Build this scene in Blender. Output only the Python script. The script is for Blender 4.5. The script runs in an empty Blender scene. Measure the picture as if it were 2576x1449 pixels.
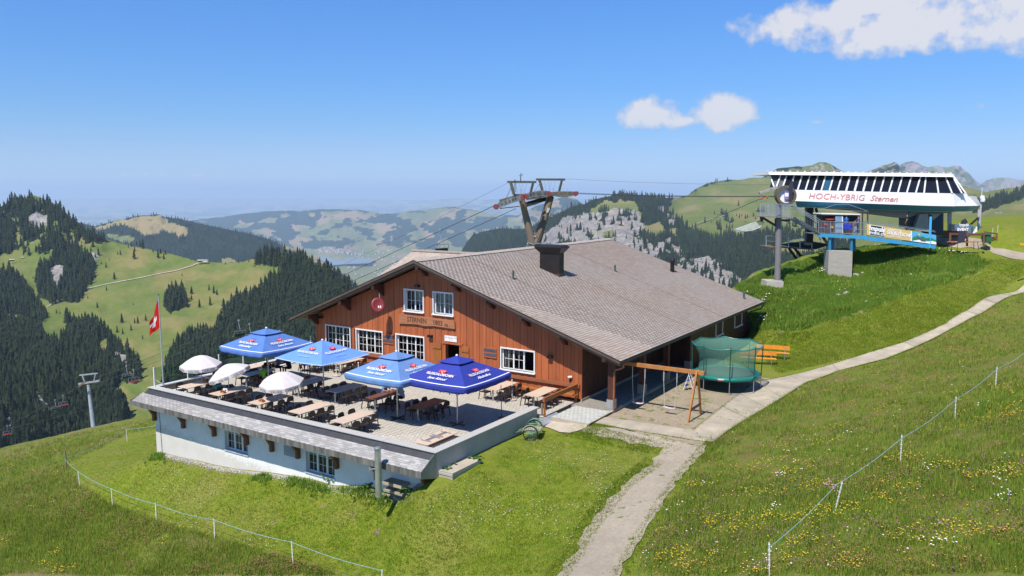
import bpy, math, random
import numpy as np
from mathutils import Vector, Matrix, noise as mnoise
random.seed(7); np.random.seed(7)
S = bpy.context.scene
COL = S.collection
R = math.radians
# ---------------------------------------------------------------- camera, sky, sun, exposure
CAM_H = 11.5
YAW, PITCH = R(32.98), R(6.903)
cd = bpy.data.cameras.new('webcam'); cam = bpy.data.objects.new('webcam', cd); COL.objects.link(cam)
cam.location = (0, 0, CAM_H); cam.rotation_euler = (R(90) - PITCH, 0, YAW)
cd.sensor_width = 36; cd.lens = 27.531; cd.clip_start = 0.5; cd.clip_end = 200000
S.camera = cam
S.view_settings.view_transform = 'Standard'; S.view_settings.look = 'None'
S.view_settings.gamma = 1; S.view_settings.use_curve_mapping = False
S.view_settings.exposure = 0.35
S.cycles.use_denoising = True
S.cycles.max_bounces = 6; S.cycles.diffuse_bounces = 3; S.cycles.glossy_bounces = 3
S.cycles.transparent_max_bounces = 24; S.cycles.volume_bounces = 2
S.cycles.caustics_reflective = False; S.cycles.caustics_refractive = False
S.cycles.sample_clamp_indirect = 4
SUN_EL = R(58.8)
SUN_DIR = Vector((0.0, -math.cos(SUN_EL), math.sin(SUN_EL)))      # towards the sun
sd = bpy.data.lights.new('sun', 'SUN'); sun = bpy.data.objects.new('sun', sd); COL.objects.link(sun)
sd.energy = 5.0; sd.angle = R(0.53); sd.color = (1.0, 0.955, 0.88)
sun.rotation_euler = SUN_DIR.to_track_quat('Z', 'Y').to_euler()
CX, CY, FPX = 1288.0, 724.5, 1970.0
ORG = np.array([0, 0, CAM_H])
_f = np.array([-math.sin(YAW), math.cos(YAW), 0.0]); _r = np.array([math.cos(YAW), math.sin(YAW), 0.0]); _z = np.array([0, 0, 1.0])
FWD = _f * math.cos(PITCH) - _z * math.sin(PITCH); UPV = _f * math.sin(PITCH) + _z * math.cos(PITCH)
def pixel_ray(x, y):
 """direction of the ray through an image pixel, unit component along the optical axis"""
 return FWD + _r * ((x - CX) / FPX) + UPV * (-(y - CY) / FPX)
def pt(x, y, d): return ORG + pixel_ray(x, y) * d
def on_z(x, y, z):
 b = pixel_ray(x, y); return ORG + b * ((z - CAM_H) / b[2])
def pts_np(x, y, d):
 x = np.asarray(x, float); y = np.asarray(y, float); d = np.asarray(d, float)
 b = FWD[None] + _r[None] * ((x - CX) / FPX)[:, None] + UPV[None] * (-(y - CY) / FPX)[:, None]
 return ORG[None] + b * d[:, None]
# ---- world
W = bpy.data.worlds.new('World'); S.world = W; W.use_nodes = True
nt = W.node_tree; nt.nodes.clear()
def wn(t, **k):
 n = nt.nodes.new(t)
 for a, b in k.items(): setattr(n, a, b)
 return n
def wmath(op, a, b=None, c=None, clamp=False):
 n = wn('ShaderNodeMath', operation=op); n.use_clamp = clamp
 for i, v in enumerate((a, b, c)):
  if v is None: continue
  if isinstance(v, (int, float)): n.inputs[i].default_value = v
  else: nt.links.new(v, n.inputs[i])
 return n.outputs[0]
sky = wn('ShaderNodeTexSky', sky_type='NISHITA'); sky.sun_disc = False
sky.sun_elevation = SUN_EL; sky.sun_rotation = R(180); sky.altitude = 1800; sky.air_density = 0.85; sky.dust_density = 0.0; sky.ozone_density = 1.8
bg = wn('ShaderNodeBackground'); bg.inputs[1].default_value = 0.145
hs = wn('ShaderNodeHueSaturation'); hs.inputs['Saturation'].default_value = 1.0; hs.inputs['Hue'].default_value = .5; nt.links.new(sky.outputs[0], hs.inputs['Color']); sz = wn('ShaderNodeSeparateXYZ'); tcc = wn('ShaderNodeTexCoord'); nt.links.new(tcc.outputs['Generated'], sz.inputs[0])
rp_ = wn('ShaderNodeValToRGB'); el = rp_.color_ramp.elements
for _ in range(3): el.new(.5)
for e_, (p_, c_) in zip(el, ((0.0, (.42, .47, .62, 1)), (.052, (.42, .505, .65, 1)), (.088, (.374, .55, .71, 1)), (.134, (.35, .60, .83, 1)), (.22, (.356, .677, 1.0, 1)))): e_.position = p_; e_.color = c_
nt.links.new(sz.outputs[2], rp_.inputs[0]); mm_ = wn('ShaderNodeMixRGB', blend_type='MULTIPLY'); mm_.inputs[0].default_value = 1; nt.links.new(hs.outputs[0], mm_.inputs[1]); nt.links.new(rp_.outputs[0], mm_.inputs[2]); nt.links.new(mm_.outputs[0], bg.inputs[0])
bc = wn('ShaderNodeBackground'); bc.inputs[1].default_value = 0.66
tc = wn('ShaderNodeTexCoord')
dirv = tc.outputs['Generated']
nz = wn('ShaderNodeTexNoise'); nz.inputs['Scale'].default_value = 26; nz.inputs['Detail'].default_value = 8; nz.inputs['Roughness'].default_value = 0.58
nt.links.new(dirv, nz.inputs['Vector'])
nz2 = wn('ShaderNodeTexNoise'); nz2.inputs['Scale'].default_value = 60; nz2.inputs['Detail'].default_value = 6
nt.links.new(dirv, nz2.inputs['Vector'])
def dotn(v):
 n = wn('ShaderNodeVectorMath', operation='DOT_PRODUCT'); nt.links.new(dirv, n.inputs[0]); n.inputs[1].default_value = tuple(v)
 return n.outputs['Value']
mask = None
CL = [(2085, 55, 165, 46, 1.25), (2290, 55, 220, 50, 1.35), (2430, 15, 260, 62, 1.25), (2560, 50, 120, 52, 1.2), (2220, 18, 190, 34, 1.3),
  (1645, 284, 66, 30, 1.4), (1675, 258, 30, 14, 1.1), (1730, 303, 55, 14, 1.1), (1815, 285, 66, 31, 1.45), (1905, 297, 26, 8, .6),
  (2420, 272, 75, 13, .6), (2060, 308, 32, 7, .45), (2500, 272, 24, 7, .5),
  (311, 439, 22, 5, .9), (412, 440, 20, 4, .75), (487, 441, 24, 6, .9), (365, 439, 16, 3, .6), (243, 441, 14, 3, .5)]
for (x, y, w_, h_, st) in CL:
 b = Vector(pixel_ray(x, y)).normalized()
 rt = b.cross(Vector((0, 0, 1))).normalized(); up = rt.cross(b)
 a = wmath('DIVIDE', dotn(rt), w_ / FPX); c = wmath('DIVIDE', dotn(up), h_ / FPX)
 r2 = wmath('ADD', wmath('MULTIPLY', a, a), wmath('MULTIPLY', c, c))
 front = wmath('GREATER_THAN', dotn(b), 0.0)
 g = wmath('MULTIPLY', wmath('SUBTRACT', st, wmath('MULTIPLY', wmath('POWER', r2, .75), .62)), front)
 mask = g if mask is None else wmath('MAXIMUM', mask, g)
mask = wmath('MAXIMUM', mask, -1.0)
nsum = wmath('ADD', wmath('MULTIPLY', wmath('SUBTRACT', nz.outputs[0], .5), 2.6), wmath('MULTIPLY', wmath('SUBTRACT', nz2.outputs[0], .5), .9))
dens = wmath('MULTIPLY', wmath('SUBTRACT', wmath('ADD', mask, nsum), 0.42), 1.7, clamp=True)
dens = wmath('MULTIPLY', wmath('POWER', dens, 0.8), 0.9, clamp=True)
cr = wn('ShaderNodeMixRGB'); cr.inputs[1].default_value = (.62, .66, .78, 1); cr.inputs[2].default_value = (1.0, .97, .98, 1)
nt.links.new(wmath('MULTIPLY', dens, 1.1, clamp=True), cr.inputs[0]); nt.links.new(cr.outputs[0], bc.inputs[0])
mx = wn('ShaderNodeMixShader'); nt.links.new(dens, mx.inputs[0]); nt.links.new(bg.outputs[0], mx.inputs[1]); nt.links.new(bc.outputs[0], mx.inputs[2])
out = wn('ShaderNodeOutputWorld'); nt.links.new(mx.outputs[0], out.inputs[0])
# ---------------------------------------------------------------- helpers
def tag(o, label=None, cat=None, group=None, kind=None):
 if label: o['label'] = label
 if cat: o['category'] = cat
 if group: o['group'] = group
 if kind: o['kind'] = kind
 return o
def thing(name, label, cat, loc=(0, 0, 0), rz=0, group=None):
 o = bpy.data.objects.new(name, None); COL.objects.link(o)
 o.location = tuple(float(v) for v in loc); o.rotation_euler = (0, 0, rz); o.empty_display_size = .2
 return tag(o, label, cat, group)
def root_matrix(o):
 m = Matrix.LocRotScale(o.location, o.rotation_euler, o.scale)
 return (root_matrix(o.parent) @ o.matrix_parent_inverse @ m) if o.parent else m
def hold(o, parent, world=True):
 o.parent = parent
 if world and parent is not None: o.matrix_parent_inverse = root_matrix(parent).inverted()
 return o
def copy_tree(o, parent=None):
 c = o.copy(); COL.objects.link(c)
 if parent is not None: c.parent = parent
 for ch in KIDS.get(o.name, []): copy_tree_child(ch, c)
 return c
def copy_tree_child(o, parent):
 c = o.copy(); COL.objects.link(c); c.parent = parent
 for ch in KIDS.get(o.name, []): copy_tree_child(ch, c)
KIDS = {}
class MB:
 def __init__(s): s.v = []; s.f = []
 def add(s, v, f):
  n = len(s.v); s.v += [tuple(float(q) for q in p) for p in v]; s.f += [tuple(i + n for i in g) for g in f]; return s
 def box(s, x0, x1, y0, y1, z0, z1, M=None):
  v = [(x0, y0, z0), (x1, y0, z0), (x1, y1, z0), (x0, y1, z0), (x0, y0, z1), (x1, y0, z1), (x1, y1, z1), (x0, y1, z1)]
  if M is not None: v = [tuple(M @ Vector(p)) for p in v]
  return s.add(v, [(0, 3, 2, 1), (4, 5, 6, 7), (0, 1, 5, 4), (1, 2, 6, 5), (2, 3, 7, 6), (3, 0, 4, 7)])
 def beam(s, a, b, w, h, up=(0, 0, 1)):
  a = Vector(a); b = Vector(b); d = (b - a); L = d.length
  if L < 1e-6: return s
  x = d / L; u = Vector(up)
  if abs(x.dot(u)) > .98: u = Vector((1, 0, 0))
  y = u.cross(x).normalized(); z = x.cross(y)
  M = Matrix(((x.x, y.x, z.x, a.x), (x.y, y.y, z.y, a.y), (x.z, y.z, z.z, a.z), (0, 0, 0, 1)))
  return s.box(0, L, -w / 2, w / 2, -h / 2, h / 2, M)
 def tube(s, P, r, n=8, caps=True, r1=None):
  P = [Vector(p) for p in P]; rings = []
  m = len(P)
  for i, p in enumerate(P):
   t = (P[min(i + 1, m - 1)] - P[max(i - 1, 0)]).normalized()
   u = Vector((0, 0, 1)) if abs(t.z) < .9 else Vector((1, 0, 0))
   a = t.cross(u).normalized(); b = t.cross(a)
   rr = r if r1 is None else r + (r1 - r) * i / max(1, m - 1)
   rings.append([p + a * (rr * math.cos(2 * math.pi * k / n)) + b * (rr * math.sin(2 * math.pi * k / n)) for k in range(n)])
  v = [q for ring in rings for q in ring]; f = []
  for i in range(m - 1):
   for k in range(n):
    f.append((i * n + k, i * n + (k + 1) % n, (i + 1) * n + (k + 1) % n, (i + 1) * n + k))
  if caps: f.append(tuple(range(n))); f.append(tuple((m - 1) * n + k for k in range(n))[::-1])
  return s.add(v, f)
 def prism(s, poly, vec):
  """extrude a planar polygon (list of 3-D points) along vec"""
  n = len(poly); P = [Vector(p) for p in poly]; vec = Vector(vec)
  v = P + [p + vec for p in P]
  return s.add(v, [tuple(range(n))[::-1], tuple(range(n, 2 * n))] + [(i, (i + 1) % n, n + (i + 1) % n, n + i) for i in range(n)])
 def lathe(s, prof, c=(0, 0, 0), n=16, axis='z'):
  v = []; f = []; m = len(prof); c = Vector(c)
  for (r, h) in prof:
   for k in range(n):
    a = 2 * math.pi * k / n
    p = Vector((r * math.cos(a), r * math.sin(a), h))
    if axis == 'y': p = Vector((p.x, p.z, p.y))
    if axis == 'x': p = Vector((p.z, p.x, p.y))
    v.append(c + p)
  for i in range(m - 1):
   for k in range(n): f.append((i * n + k, i * n + (k + 1) % n, (i + 1) * n + (k + 1) % n, (i + 1) * n + k))
  f.append(tuple(range(n))[::-1]); f.append(tuple((m - 1) * n + k for k in range(n)))
  return s.add(v, f)
 def mesh(s, name, m, smooth=False):
  me = bpy.data.meshes.new(name); me.from_pydata(s.v, [], s.f); me.update()
  if m is not None: me.materials.append(m)
  if smooth: me.polygons.foreach_set('use_smooth', [True] * len(me.polygons))
  return me
 def build(s, name, m, parent=None, world=True, smooth=False, loc=None):
  me = s.mesh(name, m, smooth)
  import bmesh
  if len(s.f) < 3000:
   b = bmesh.new(); b.from_mesh(me); bmesh.ops.recalc_face_normals(b, faces=b.faces); b.to_mesh(me); b.free()
  o = bpy.data.objects.new(name, me); COL.objects.link(o)
  if loc is not None: o.location = loc
  if parent is not None:
   hold(o, parent, world); KIDS.setdefault(parent.name, []).append(o)
  return o
def shared(name, me, parent=None, world=True, M=None):
 o = bpy.data.objects.new(name, me); COL.objects.link(o)
 if M is not None: o.matrix_basis = M
 if parent is not None:
  hold(o, parent, world); KIDS.setdefault(parent.name, []).append(o)
 return o
def big_mesh(name, v, f, mat_, parent=None, smooth=False, attrs=None):
 """v (n,3) and f (m,3|4) numpy arrays -> mesh object"""
 me = bpy.data.meshes.new(name); v = np.asarray(v, np.float32); f = np.asarray(f, np.int32); k = f.shape[1]
 me.vertices.add(len(v)); me.vertices.foreach_set('co', v.ravel())
 me.loops.add(f.size); me.loops.foreach_set('vertex_index', f.ravel())
 me.polygons.add(len(f)); me.polygons.foreach_set('loop_start', np.arange(0, f.size, k, dtype=np.int32))
 me.update(calc_edges=True)
 if smooth: me.polygons.foreach_set('use_smooth', np.ones(len(f), bool))
 for an, arr in (attrs or {}).items():
  arr = np.asarray(arr, np.float32)
  if arr.ndim == 1:
   a = me.attributes.new(an, 'FLOAT', 'POINT'); a.data.foreach_set('value', arr)
  else:
   a = me.attributes.new(an, 'FLOAT_COLOR', 'POINT'); a.data.foreach_set('color', arr.ravel())
 me.materials.append(mat_); me.validate()
 o = bpy.data.objects.new(name, me); COL.objects.link(o)
 if parent is not None: hold(o, parent); KIDS.setdefault(parent.name, []).append(o)
 return o
# ---- materials
class NT:
 def __init__(s, name):
  s.m = bpy.data.materials.new(name); s.m.use_nodes = True; s.t = s.m.node_tree; s.t.nodes.clear()
 def n(s, typ, ins=None, **k):
  n = s.t.nodes.new(typ)
  for a, b in k.items(): setattr(n, a, b)
  for a, b in (ins or {}).items(): s.set(n.inputs[a], b)
  return n
 def set(s, sock, v):
  if hasattr(v, 'is_output') or isinstance(v, bpy.types.NodeSocket): s.t.links.new(v, sock)
  elif isinstance(v, (tuple, list)) and len(v) == 3 and sock.type == 'RGBA': sock.default_value = (*v, 1)
  else: sock.default_value = v
 def math(s, op, a, b=0.0, clamp=False):
  n = s.n('ShaderNodeMath', {0: a, 1: b}, operation=op); n.use_clamp = clamp; return n.outputs[0]
 def mix(s, f, a, b, mode='MIX'):
  return s.n('ShaderNodeMixRGB', {0: f, 1: a, 2: b}, blend_type=mode).outputs[0]
 def ramp(s, f, stops):
  n = s.n('ShaderNodeValToRGB', {0: f}); e = n.color_ramp.elements
  while len(e) < len(stops): e.new(.5)
  for i, (p, c) in enumerate(stops): e[i].position = p; e[i].color = (*c, 1) if len(c) == 3 else c
  return n.outputs[0]
 def pos(s, local=False):
  return s.n('ShaderNodeTexCoord').outputs['Object'] if local else s.n('ShaderNodeNewGeometry').outputs['Position']
 def noise(s, v, sc, det=4, ro=.55, out=0, dist=0):
  return s.n('ShaderNodeTexNoise', {'Vector': v, 'Scale': sc, 'Detail': det, 'Roughness': ro, 'Distortion': dist}).outputs[out]
 def scale(s, v, k):
  return s.n('ShaderNodeMapping', {'Vector': v, 'Scale': k}).outputs[0]
 def bump(s, h, st=.3, d=.02):
  return s.n('ShaderNodeBump', {'Height': h, 'Strength': st, 'Distance': d}).outputs[0]
 def rnd(s): return s.n('ShaderNodeObjectInfo').outputs['Random']
 def attr(s, name, fac=True):
  n = s.n('ShaderNodeAttribute', attribute_name=name); return n.outputs['Fac' if fac else 'Color']
 def done(s, col, rough=.7, normal=None, metal=0, spec=.5, **k):
  b = s.n('ShaderNodeBsdfPrincipled'); s.set(b.inputs['Base Color'], col); s.set(b.inputs['Roughness'], rough)
  s.set(b.inputs['Metallic'], metal); s.set(b.inputs['Specular IOR Level'], spec)
  for a, v in k.items(): s.set(b.inputs[a], v)
  if normal is not None: s.set(b.inputs['Normal'], normal)
  o = s.n('ShaderNodeOutputMaterial'); s.t.links.new(b.outputs[0], o.inputs[0]); s.b = b
  return s.m
_mc = {}
def M(name, col, rough=.6, var=.18, sc=4., bump=.12, bsc=40., metal=0., spec=.45, col2=None, rnd=.12, stretch=None, local=True, **k):
 """a painted / plain surface with mottling, per-object variation and fine relief"""
 if name in _mc: return _mc[name]
 t = NT(name); p = t.pos(local)
 if stretch: p = t.scale(p, stretch)
 c2 = col2 or tuple(c * (1 - var * 1.6) for c in col)
 c = t.mix(t.ramp(t.noise(p, sc, 5, .6), [(.3, (0, 0, 0)), (.72, (1, 1, 1))]), tuple(min(1, c * (1 + var * .4)) for c in col), c2)
 c = t.mix(1.0, c, t.ramp(t.rnd(), [(0, (1 - rnd,) * 3), (1, (1 + rnd * .3,) * 3)]), 'MULTIPLY')
 h = t.noise(p, bsc, 3, .6)
 r = t.math('ADD', t.math('MULTIPLY', t.math('SUBTRACT', t.noise(p, sc * 3, 3), .5), .25), rough, True)
 m = t.done(c, r, t.bump(h, bump, .01) if bump else None, metal, spec, **k)
 _mc[name] = m; return m
def flat(name, col, rough=.5, metal=0, spec=.5, **k):
 if name in _mc: return _mc[name]
 t = NT(name); m = t.done(col, rough, None, metal, spec, **k); _mc[name] = m; return m
def text(body, M4, size, m, parent, name='lettering', bold=0.0, shear=0.0, sx=1.0, extrude=.004):
 cu = bpy.data.curves.new(name, 'FONT'); cu.body = body; cu.size = size; cu.align_x = 'CENTER'; cu.align_y = 'CENTER'
 cu.extrude = extrude; cu.offset = bold; cu.shear = shear; cu.resolution_u = 3
 cu.materials.append(m)
 tmp = bpy.data.objects.new(name, cu); me = bpy.data.meshes.new_from_object(tmp); bpy.data.objects.remove(tmp); bpy.data.curves.remove(cu)
 me.name = name
 if not me.materials: me.materials.append(m)
 o = bpy.data.objects.new(name, me); COL.objects.link(o)
 o.matrix_basis = M4 @ Matrix.Diagonal((sx, 1, 1, 1))
 if parent is not None: hold(o, parent); KIDS.setdefault(parent.name, []).append(o)
 return o
def frame4(o, x, y):
 x = Vector(x).normalized(); y = Vector(y); z = x.cross(y).normalized(); y = z.cross(x)
 return Matrix(((x.x, y.x, z.x, o[0]), (x.y, y.y, z.y, o[1]), (x.z, y.z, z.z, o[2]), (0, 0, 0, 1)))
def tps(X, Y, lam=1e-6):
 X = np.asarray(X, float); Y = np.asarray(Y, float); n, d = X.shape
 def U(r2): return np.where(r2 > 0, r2 * np.log(np.maximum(r2, 1e-12)), 0.0)
 r2 = ((X[:, None] - X[None]) ** 2).sum(-1); K = U(r2) + lam * np.eye(n) * r2.mean()
 P = np.hstack([np.ones((n, 1)), X]); A = np.zeros((n + d + 1, n + d + 1)); A[:n, :n] = K; A[:n, n:] = P; A[n:, :n] = P.T
 w = np.linalg.solve(A, np.concatenate([Y, np.zeros(d + 1)]))
 def f(Q):
  Q = np.atleast_2d(np.asarray(Q, float)); out = np.empty(len(Q))
  for i in range(0, len(Q), 20000):
   q = Q[i:i + 20000]; r2 = ((q[:, None] - X[None]) ** 2).sum(-1)
   out[i:i + 20000] = U(r2) @ w[:n] + w[n] + q @ w[n + 1:]
  return out
 return f
def vnoise(x, y, seed=0, octaves=4, ro=.5):
 """value noise, numpy"""
 x = np.asarray(x, float); y = np.asarray(y, float); tot = np.zeros_like(x); amp = 1.0; s = 0.0
 rs = np.random.RandomState(seed); G = rs.rand(256, 256)
 for o in range(octaves):
  xi = np.floor(x).astype(int); yi = np.floor(y).astype(int); fx = x - xi; fy = y - yi
  fx = fx * fx * (3 - 2 * fx); fy = fy * fy * (3 - 2 * fy)
  a = G[xi % 256, yi % 256]; b = G[(xi + 1) % 256, yi % 256]; c = G[xi % 256, (yi + 1) % 256]; d = G[(xi + 1) % 256, (yi + 1) % 256]
  tot += amp * ((a * (1 - fx) + b * fx) * (1 - fy) + (c * (1 - fx) + d * fx) * fy); s += amp
  amp *= ro; x = x * 2.03 + 17.1; y = y * 2.03 + 9.7
 return tot / s
def inpoly(px, py, poly):
 px = np.asarray(px, float); py = np.asarray(py, float); r = np.zeros(px.shape, bool); n = len(poly)
 for i in range(n):
  x0, y0 = poly[i]; x1, y1 = poly[(i + 1) % n]
  if y0 == y1: continue
  c = ((y0 > py) != (y1 > py)) & (px < (x1 - x0) * (py - y0) / (y1 - y0) + x0); r ^= c
 return r
# ================================================================ THE LAND
NEAR = [  # image x, image y, height
 (1550,1330,-.9),(1400,1449,-1.3),(1700,1160,-.5),(1850,1050,-.22),(1960,945,-.12),(2150,900,.55),(2330,840,1.6),(2450,780,2.6),(2576,715,3.7),
 (2265,1160,1.9),(2101,1284,1.4),(2402,1055,2.2),(2504,975,2.7),(2576,1449,2.8),(2000,1449,1.2),(2300,1400,2.0),(2576,1200,3.0),(2000,1150,.6),(1800,1300,.1),
 (1750,1449,-.2),(1200,1330,-1.9),(1000,1300,-2.5),(1000,1449,-3.2),(800,1270,-3.0),(737,1419,-3.9),(540,1358,-4.1),(393,1313,-4.9),(283,1272,-5.3),(201,1226,-5.8),
 (320,1111,-7.4),(167,1178,-6.6),(0,1300,-6.6),(0,1449,-5.6),(0,1190,-8.8),(200,1449,-5.2),(0,1128,-12.5),(100,1106,-11.4),(200,1082,-10.3),(300,1062,-9.6),(390,1045,-9.2),
 (2400,628,6.0),(2300,625,6.1),(2576,640,5.7),
 (1905,850,.5),(1920,790,1.7),(1990,790,1.9),(2100,800,2.0),(2300,705,4.3),(2400,650,5.4),(2576,680,4.8),(2200,760,3.2),(2480,590,7.4),(2576,570,7.9),(2450,625,6.0)]
def _ctrl():
 P = [];
 for x, y, z in NEAR:
  q = on_z(x, y, z); P.append((q[0], q[1], z))
 for x, y, d in [(1950, 727, 69.6), (1950, 712, 71.5), (2100, 699, 73.8), (2060, 694, 74.5), (2165, 692, 75), (2250, 700, 73), (1855, 716, 70), (1900, 690, 75), (1995, 664, 78), (2080, 640, 79), (2130, 650, 77.5), (2190, 624, 80), (2300, 700, 70), (2200, 720, 70.5)]:
  q = pt(x, y, d); P.append((q[0], q[1], q[2]))
 P += [(-41.0, 25.3, -3.45), (-41.6, 30, -4.6), (-42.5, 37, -6.0), (-37, 25.4, -3.2), (-33, 25.4, -2.92), (-28, 25.4, -2.45), (-24.6, 25.3, -2.1), (-21.6, 25.0, -1.65),
   (-20.2, 24.7, -1.05), (-20.2, 26.6, -.62), (-20.1, 29.2, -.52), (-20.1, 32.8, -.52), (-19.9, 34.2, -.35), (-18.5, 33.5, -.33), (-17.2, 34.2, -.16), (-16.0, 38, -.17), (-13.4, 38, -.15),
   (-16.8, 46, -.17), (-13, 45, -.13), (-12.3, 48, -.08), (-13.4, 54.5, .15), (-17, 60, .1), (-18.5, 62, .1), (-19, 31, -.5), (-16, 32.5, -.45), (-15, 40, -.16), (-17.2, 52, -.1)]
 for x, y, d in [(-150, 1200, 105), (60, 1160, 108), (250, 1140, 110), (450, 1120, 112), (650, 1060, 112), (850, 980, 115), (1050, 930, 115), (1250, 900, 118), (1450, 870, 120), (1650, 850, 120), (1850, 850, 115), (2000, 800, 120), (2150, 760, 125)]:
  q = pt(x, y, d); P.append((q[0], q[1], q[2]))
 P += [(-45, 62, -7), (-40, 70, -8), (-30, 72, -6), (-22, 72, 1.5)]
 for x, d, z in [(2250, 108, 5.0), (2400, 112, 6.0), (2576, 112, 8.0), (2800, 95, 8), (2800, 60, 5), (2800, 35, 4), (2800, 20, 3.4)]:
  q = pt(x, 486, d); P.append((q[0], q[1], z))
 return np.array(P)
_P = _ctrl()
_ht = tps(_P[:, :2] / 50, _P[:, 2], 2e-5)
_gu = np.arange(-190, 175.1, .5); _gv = np.arange(-20, 190.1, .5); _GA, _GB = np.meshgrid(_gu, _gv, indexing='ij')
_HG = _ht(np.stack([_GA.ravel(), _GB.ravel()], 1) / 50).reshape(_GA.shape)
def _h(uv):
 a = np.clip((uv[:, 0] * 50 + 190) / .5, 0, len(_gu) - 1.01); b = np.clip((uv[:, 1] * 50 + 20) / .5, 0, len(_gv) - 1.01); i = a.astype(int); j = b.astype(int); fa = a - i; fb = b - j
 return (_HG[i, j] * (1 - fa) + _HG[i + 1, j] * fa) * (1 - fb) + (_HG[i, j + 1] * (1 - fa) + _HG[i + 1, j + 1] * fa) * fb
def ground(u, v):
 u = np.atleast_1d(np.asarray(u, float)); v = np.atleast_1d(np.asarray(v, float))
 z = _h(np.stack([u, v], 1) / 50)
 yard = (u > -20.6) & (u < -12.0) & (v > 34.5) & (v < 60)
 w = np.clip(np.minimum(np.minimum(u + 20.6, -12.0 - u), np.minimum(v - 34.0, 60 - v)) / 1.2, 0, 1) * yard
 z = z * (1 - w) + (-.16 + .012 * np.maximum(v - 46, 0)) * w
 inside = (u > -40.9) & (u < -20.75) & (v > 25.8) & (v < 64)
 z = np.where(inside, np.minimum(z, -1.2), z)
 walk = (u >= -20.75) & (u < -17.75) & (v > 34.6) & (v < 63)
 z = np.where(walk, np.minimum(z, -.3), z)
 return z
def gz(u, v): return float(ground(u, v)[0])
def on_ground(x, y, dz=0.0):
 """where a line of sight meets the near ground"""
 b = pixel_ray(x, y); lo, hi = 12.0, 130.0; t = lo
 ts = np.arange(lo, hi, .25); Q = ORG[None] + b[None] * ts[:, None]
 below = Q[:, 2] < ground(Q[:, 0], Q[:, 1]) + dz
 i = int(np.argmax(below)) if below.any() else len(ts) - 1
 a, c = ts[max(i - 1, 0)], ts[i]
 for _ in range(14):
  m = (a + c) / 2; q = ORG + b * m
  if q[2] < gz(q[0], q[1]) + dz: c = m
  else: a = m
 return ORG + b * c
_ax = np.arange(-260, 2860, 6.0); _ds = np.exp(np.linspace(math.log(13.5), math.log(150), 300))
_AX, _DS = np.meshgrid(_ax, _ds, indexing='ij')
_dirx = _f[None, None, :2] + _r[None, None, :2] * ((_AX - CX) / FPX)[..., None]
_U = (_dirx[..., 0] * _DS).ravel(); _V = (_dirx[..., 1] * _DS).ravel()
_Z = ground(_U, _V)
def to_px(u, v, z):
 d = np.stack([u, v, z - CAM_H], -1); dep = d @ FWD
 return CX + FPX * (d @ _r) / dep, CY - FPX * (d @ UPV) / dep
_PX, _PY = to_px(_U, _V, _Z)
jx = (vnoise(_U * .8, _V * .8, 3) - .5) * 40; jy = (vnoise(_U * .8, _V * .8, 4) - .5) * 24
def area(poly, j=1.0): return inpoly(_PX + jx * j, _PY + jy * j, poly).astype(float)
MEADOW = [(1588, 1449), (1640, 1330), (1790, 1115), (1900, 1030), (2060, 950), (2300, 880), (2440, 800), (2700, 690), (2900, 700), (2900, 1500), (1588, 1500)]
PASTURE = [(-300, 1100), (0, 1120), (395, 1020), (392, 1075), (330, 1090), (165, 1168), (201, 1222), (283, 1268), (393, 1310), (540, 1352), (737, 1412), (1000, 1460), (1000, 1700), (-300, 1700)]
BANK = [(1840, 720), (1940, 640), (2080, 615), (2200, 605), (2360, 628), (2450, 640), (2490, 662), (2455, 690), (2300, 735), (2150, 790), (2000, 835), (1900, 832), (1800, 800)]
meadow = area(MEADOW); past = area(PASTURE); bank = area(BANK)
amp = .03 + .10 * meadow + .07 * past + .16 * bank
bumpz = (vnoise(_U * 1.3, _V * 1.3, 11, 4) - .5) * 2 * amp + (vnoise(_U * .25, _V * .25, 12, 2) - .5) * .25 * (meadow + past + bank)
yardm = (_U > -20.8) & (_U < -12) & (_V > 33.5) & (_V < 60)
bumpz = np.where(yardm, bumpz * .1, bumpz)
cov = np.stack([meadow, past, bank, np.ones_like(meadow)], 1)
nu, nv = len(_ax), len(_ds)
ii, jj = np.meshgrid(np.arange(nu - 1), np.arange(nv - 1), indexing='ij'); a0 = (ii * nv + jj).ravel()
_F = np.stack([a0, a0 + nv, a0 + nv + 1, a0 + 1], 1)
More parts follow.
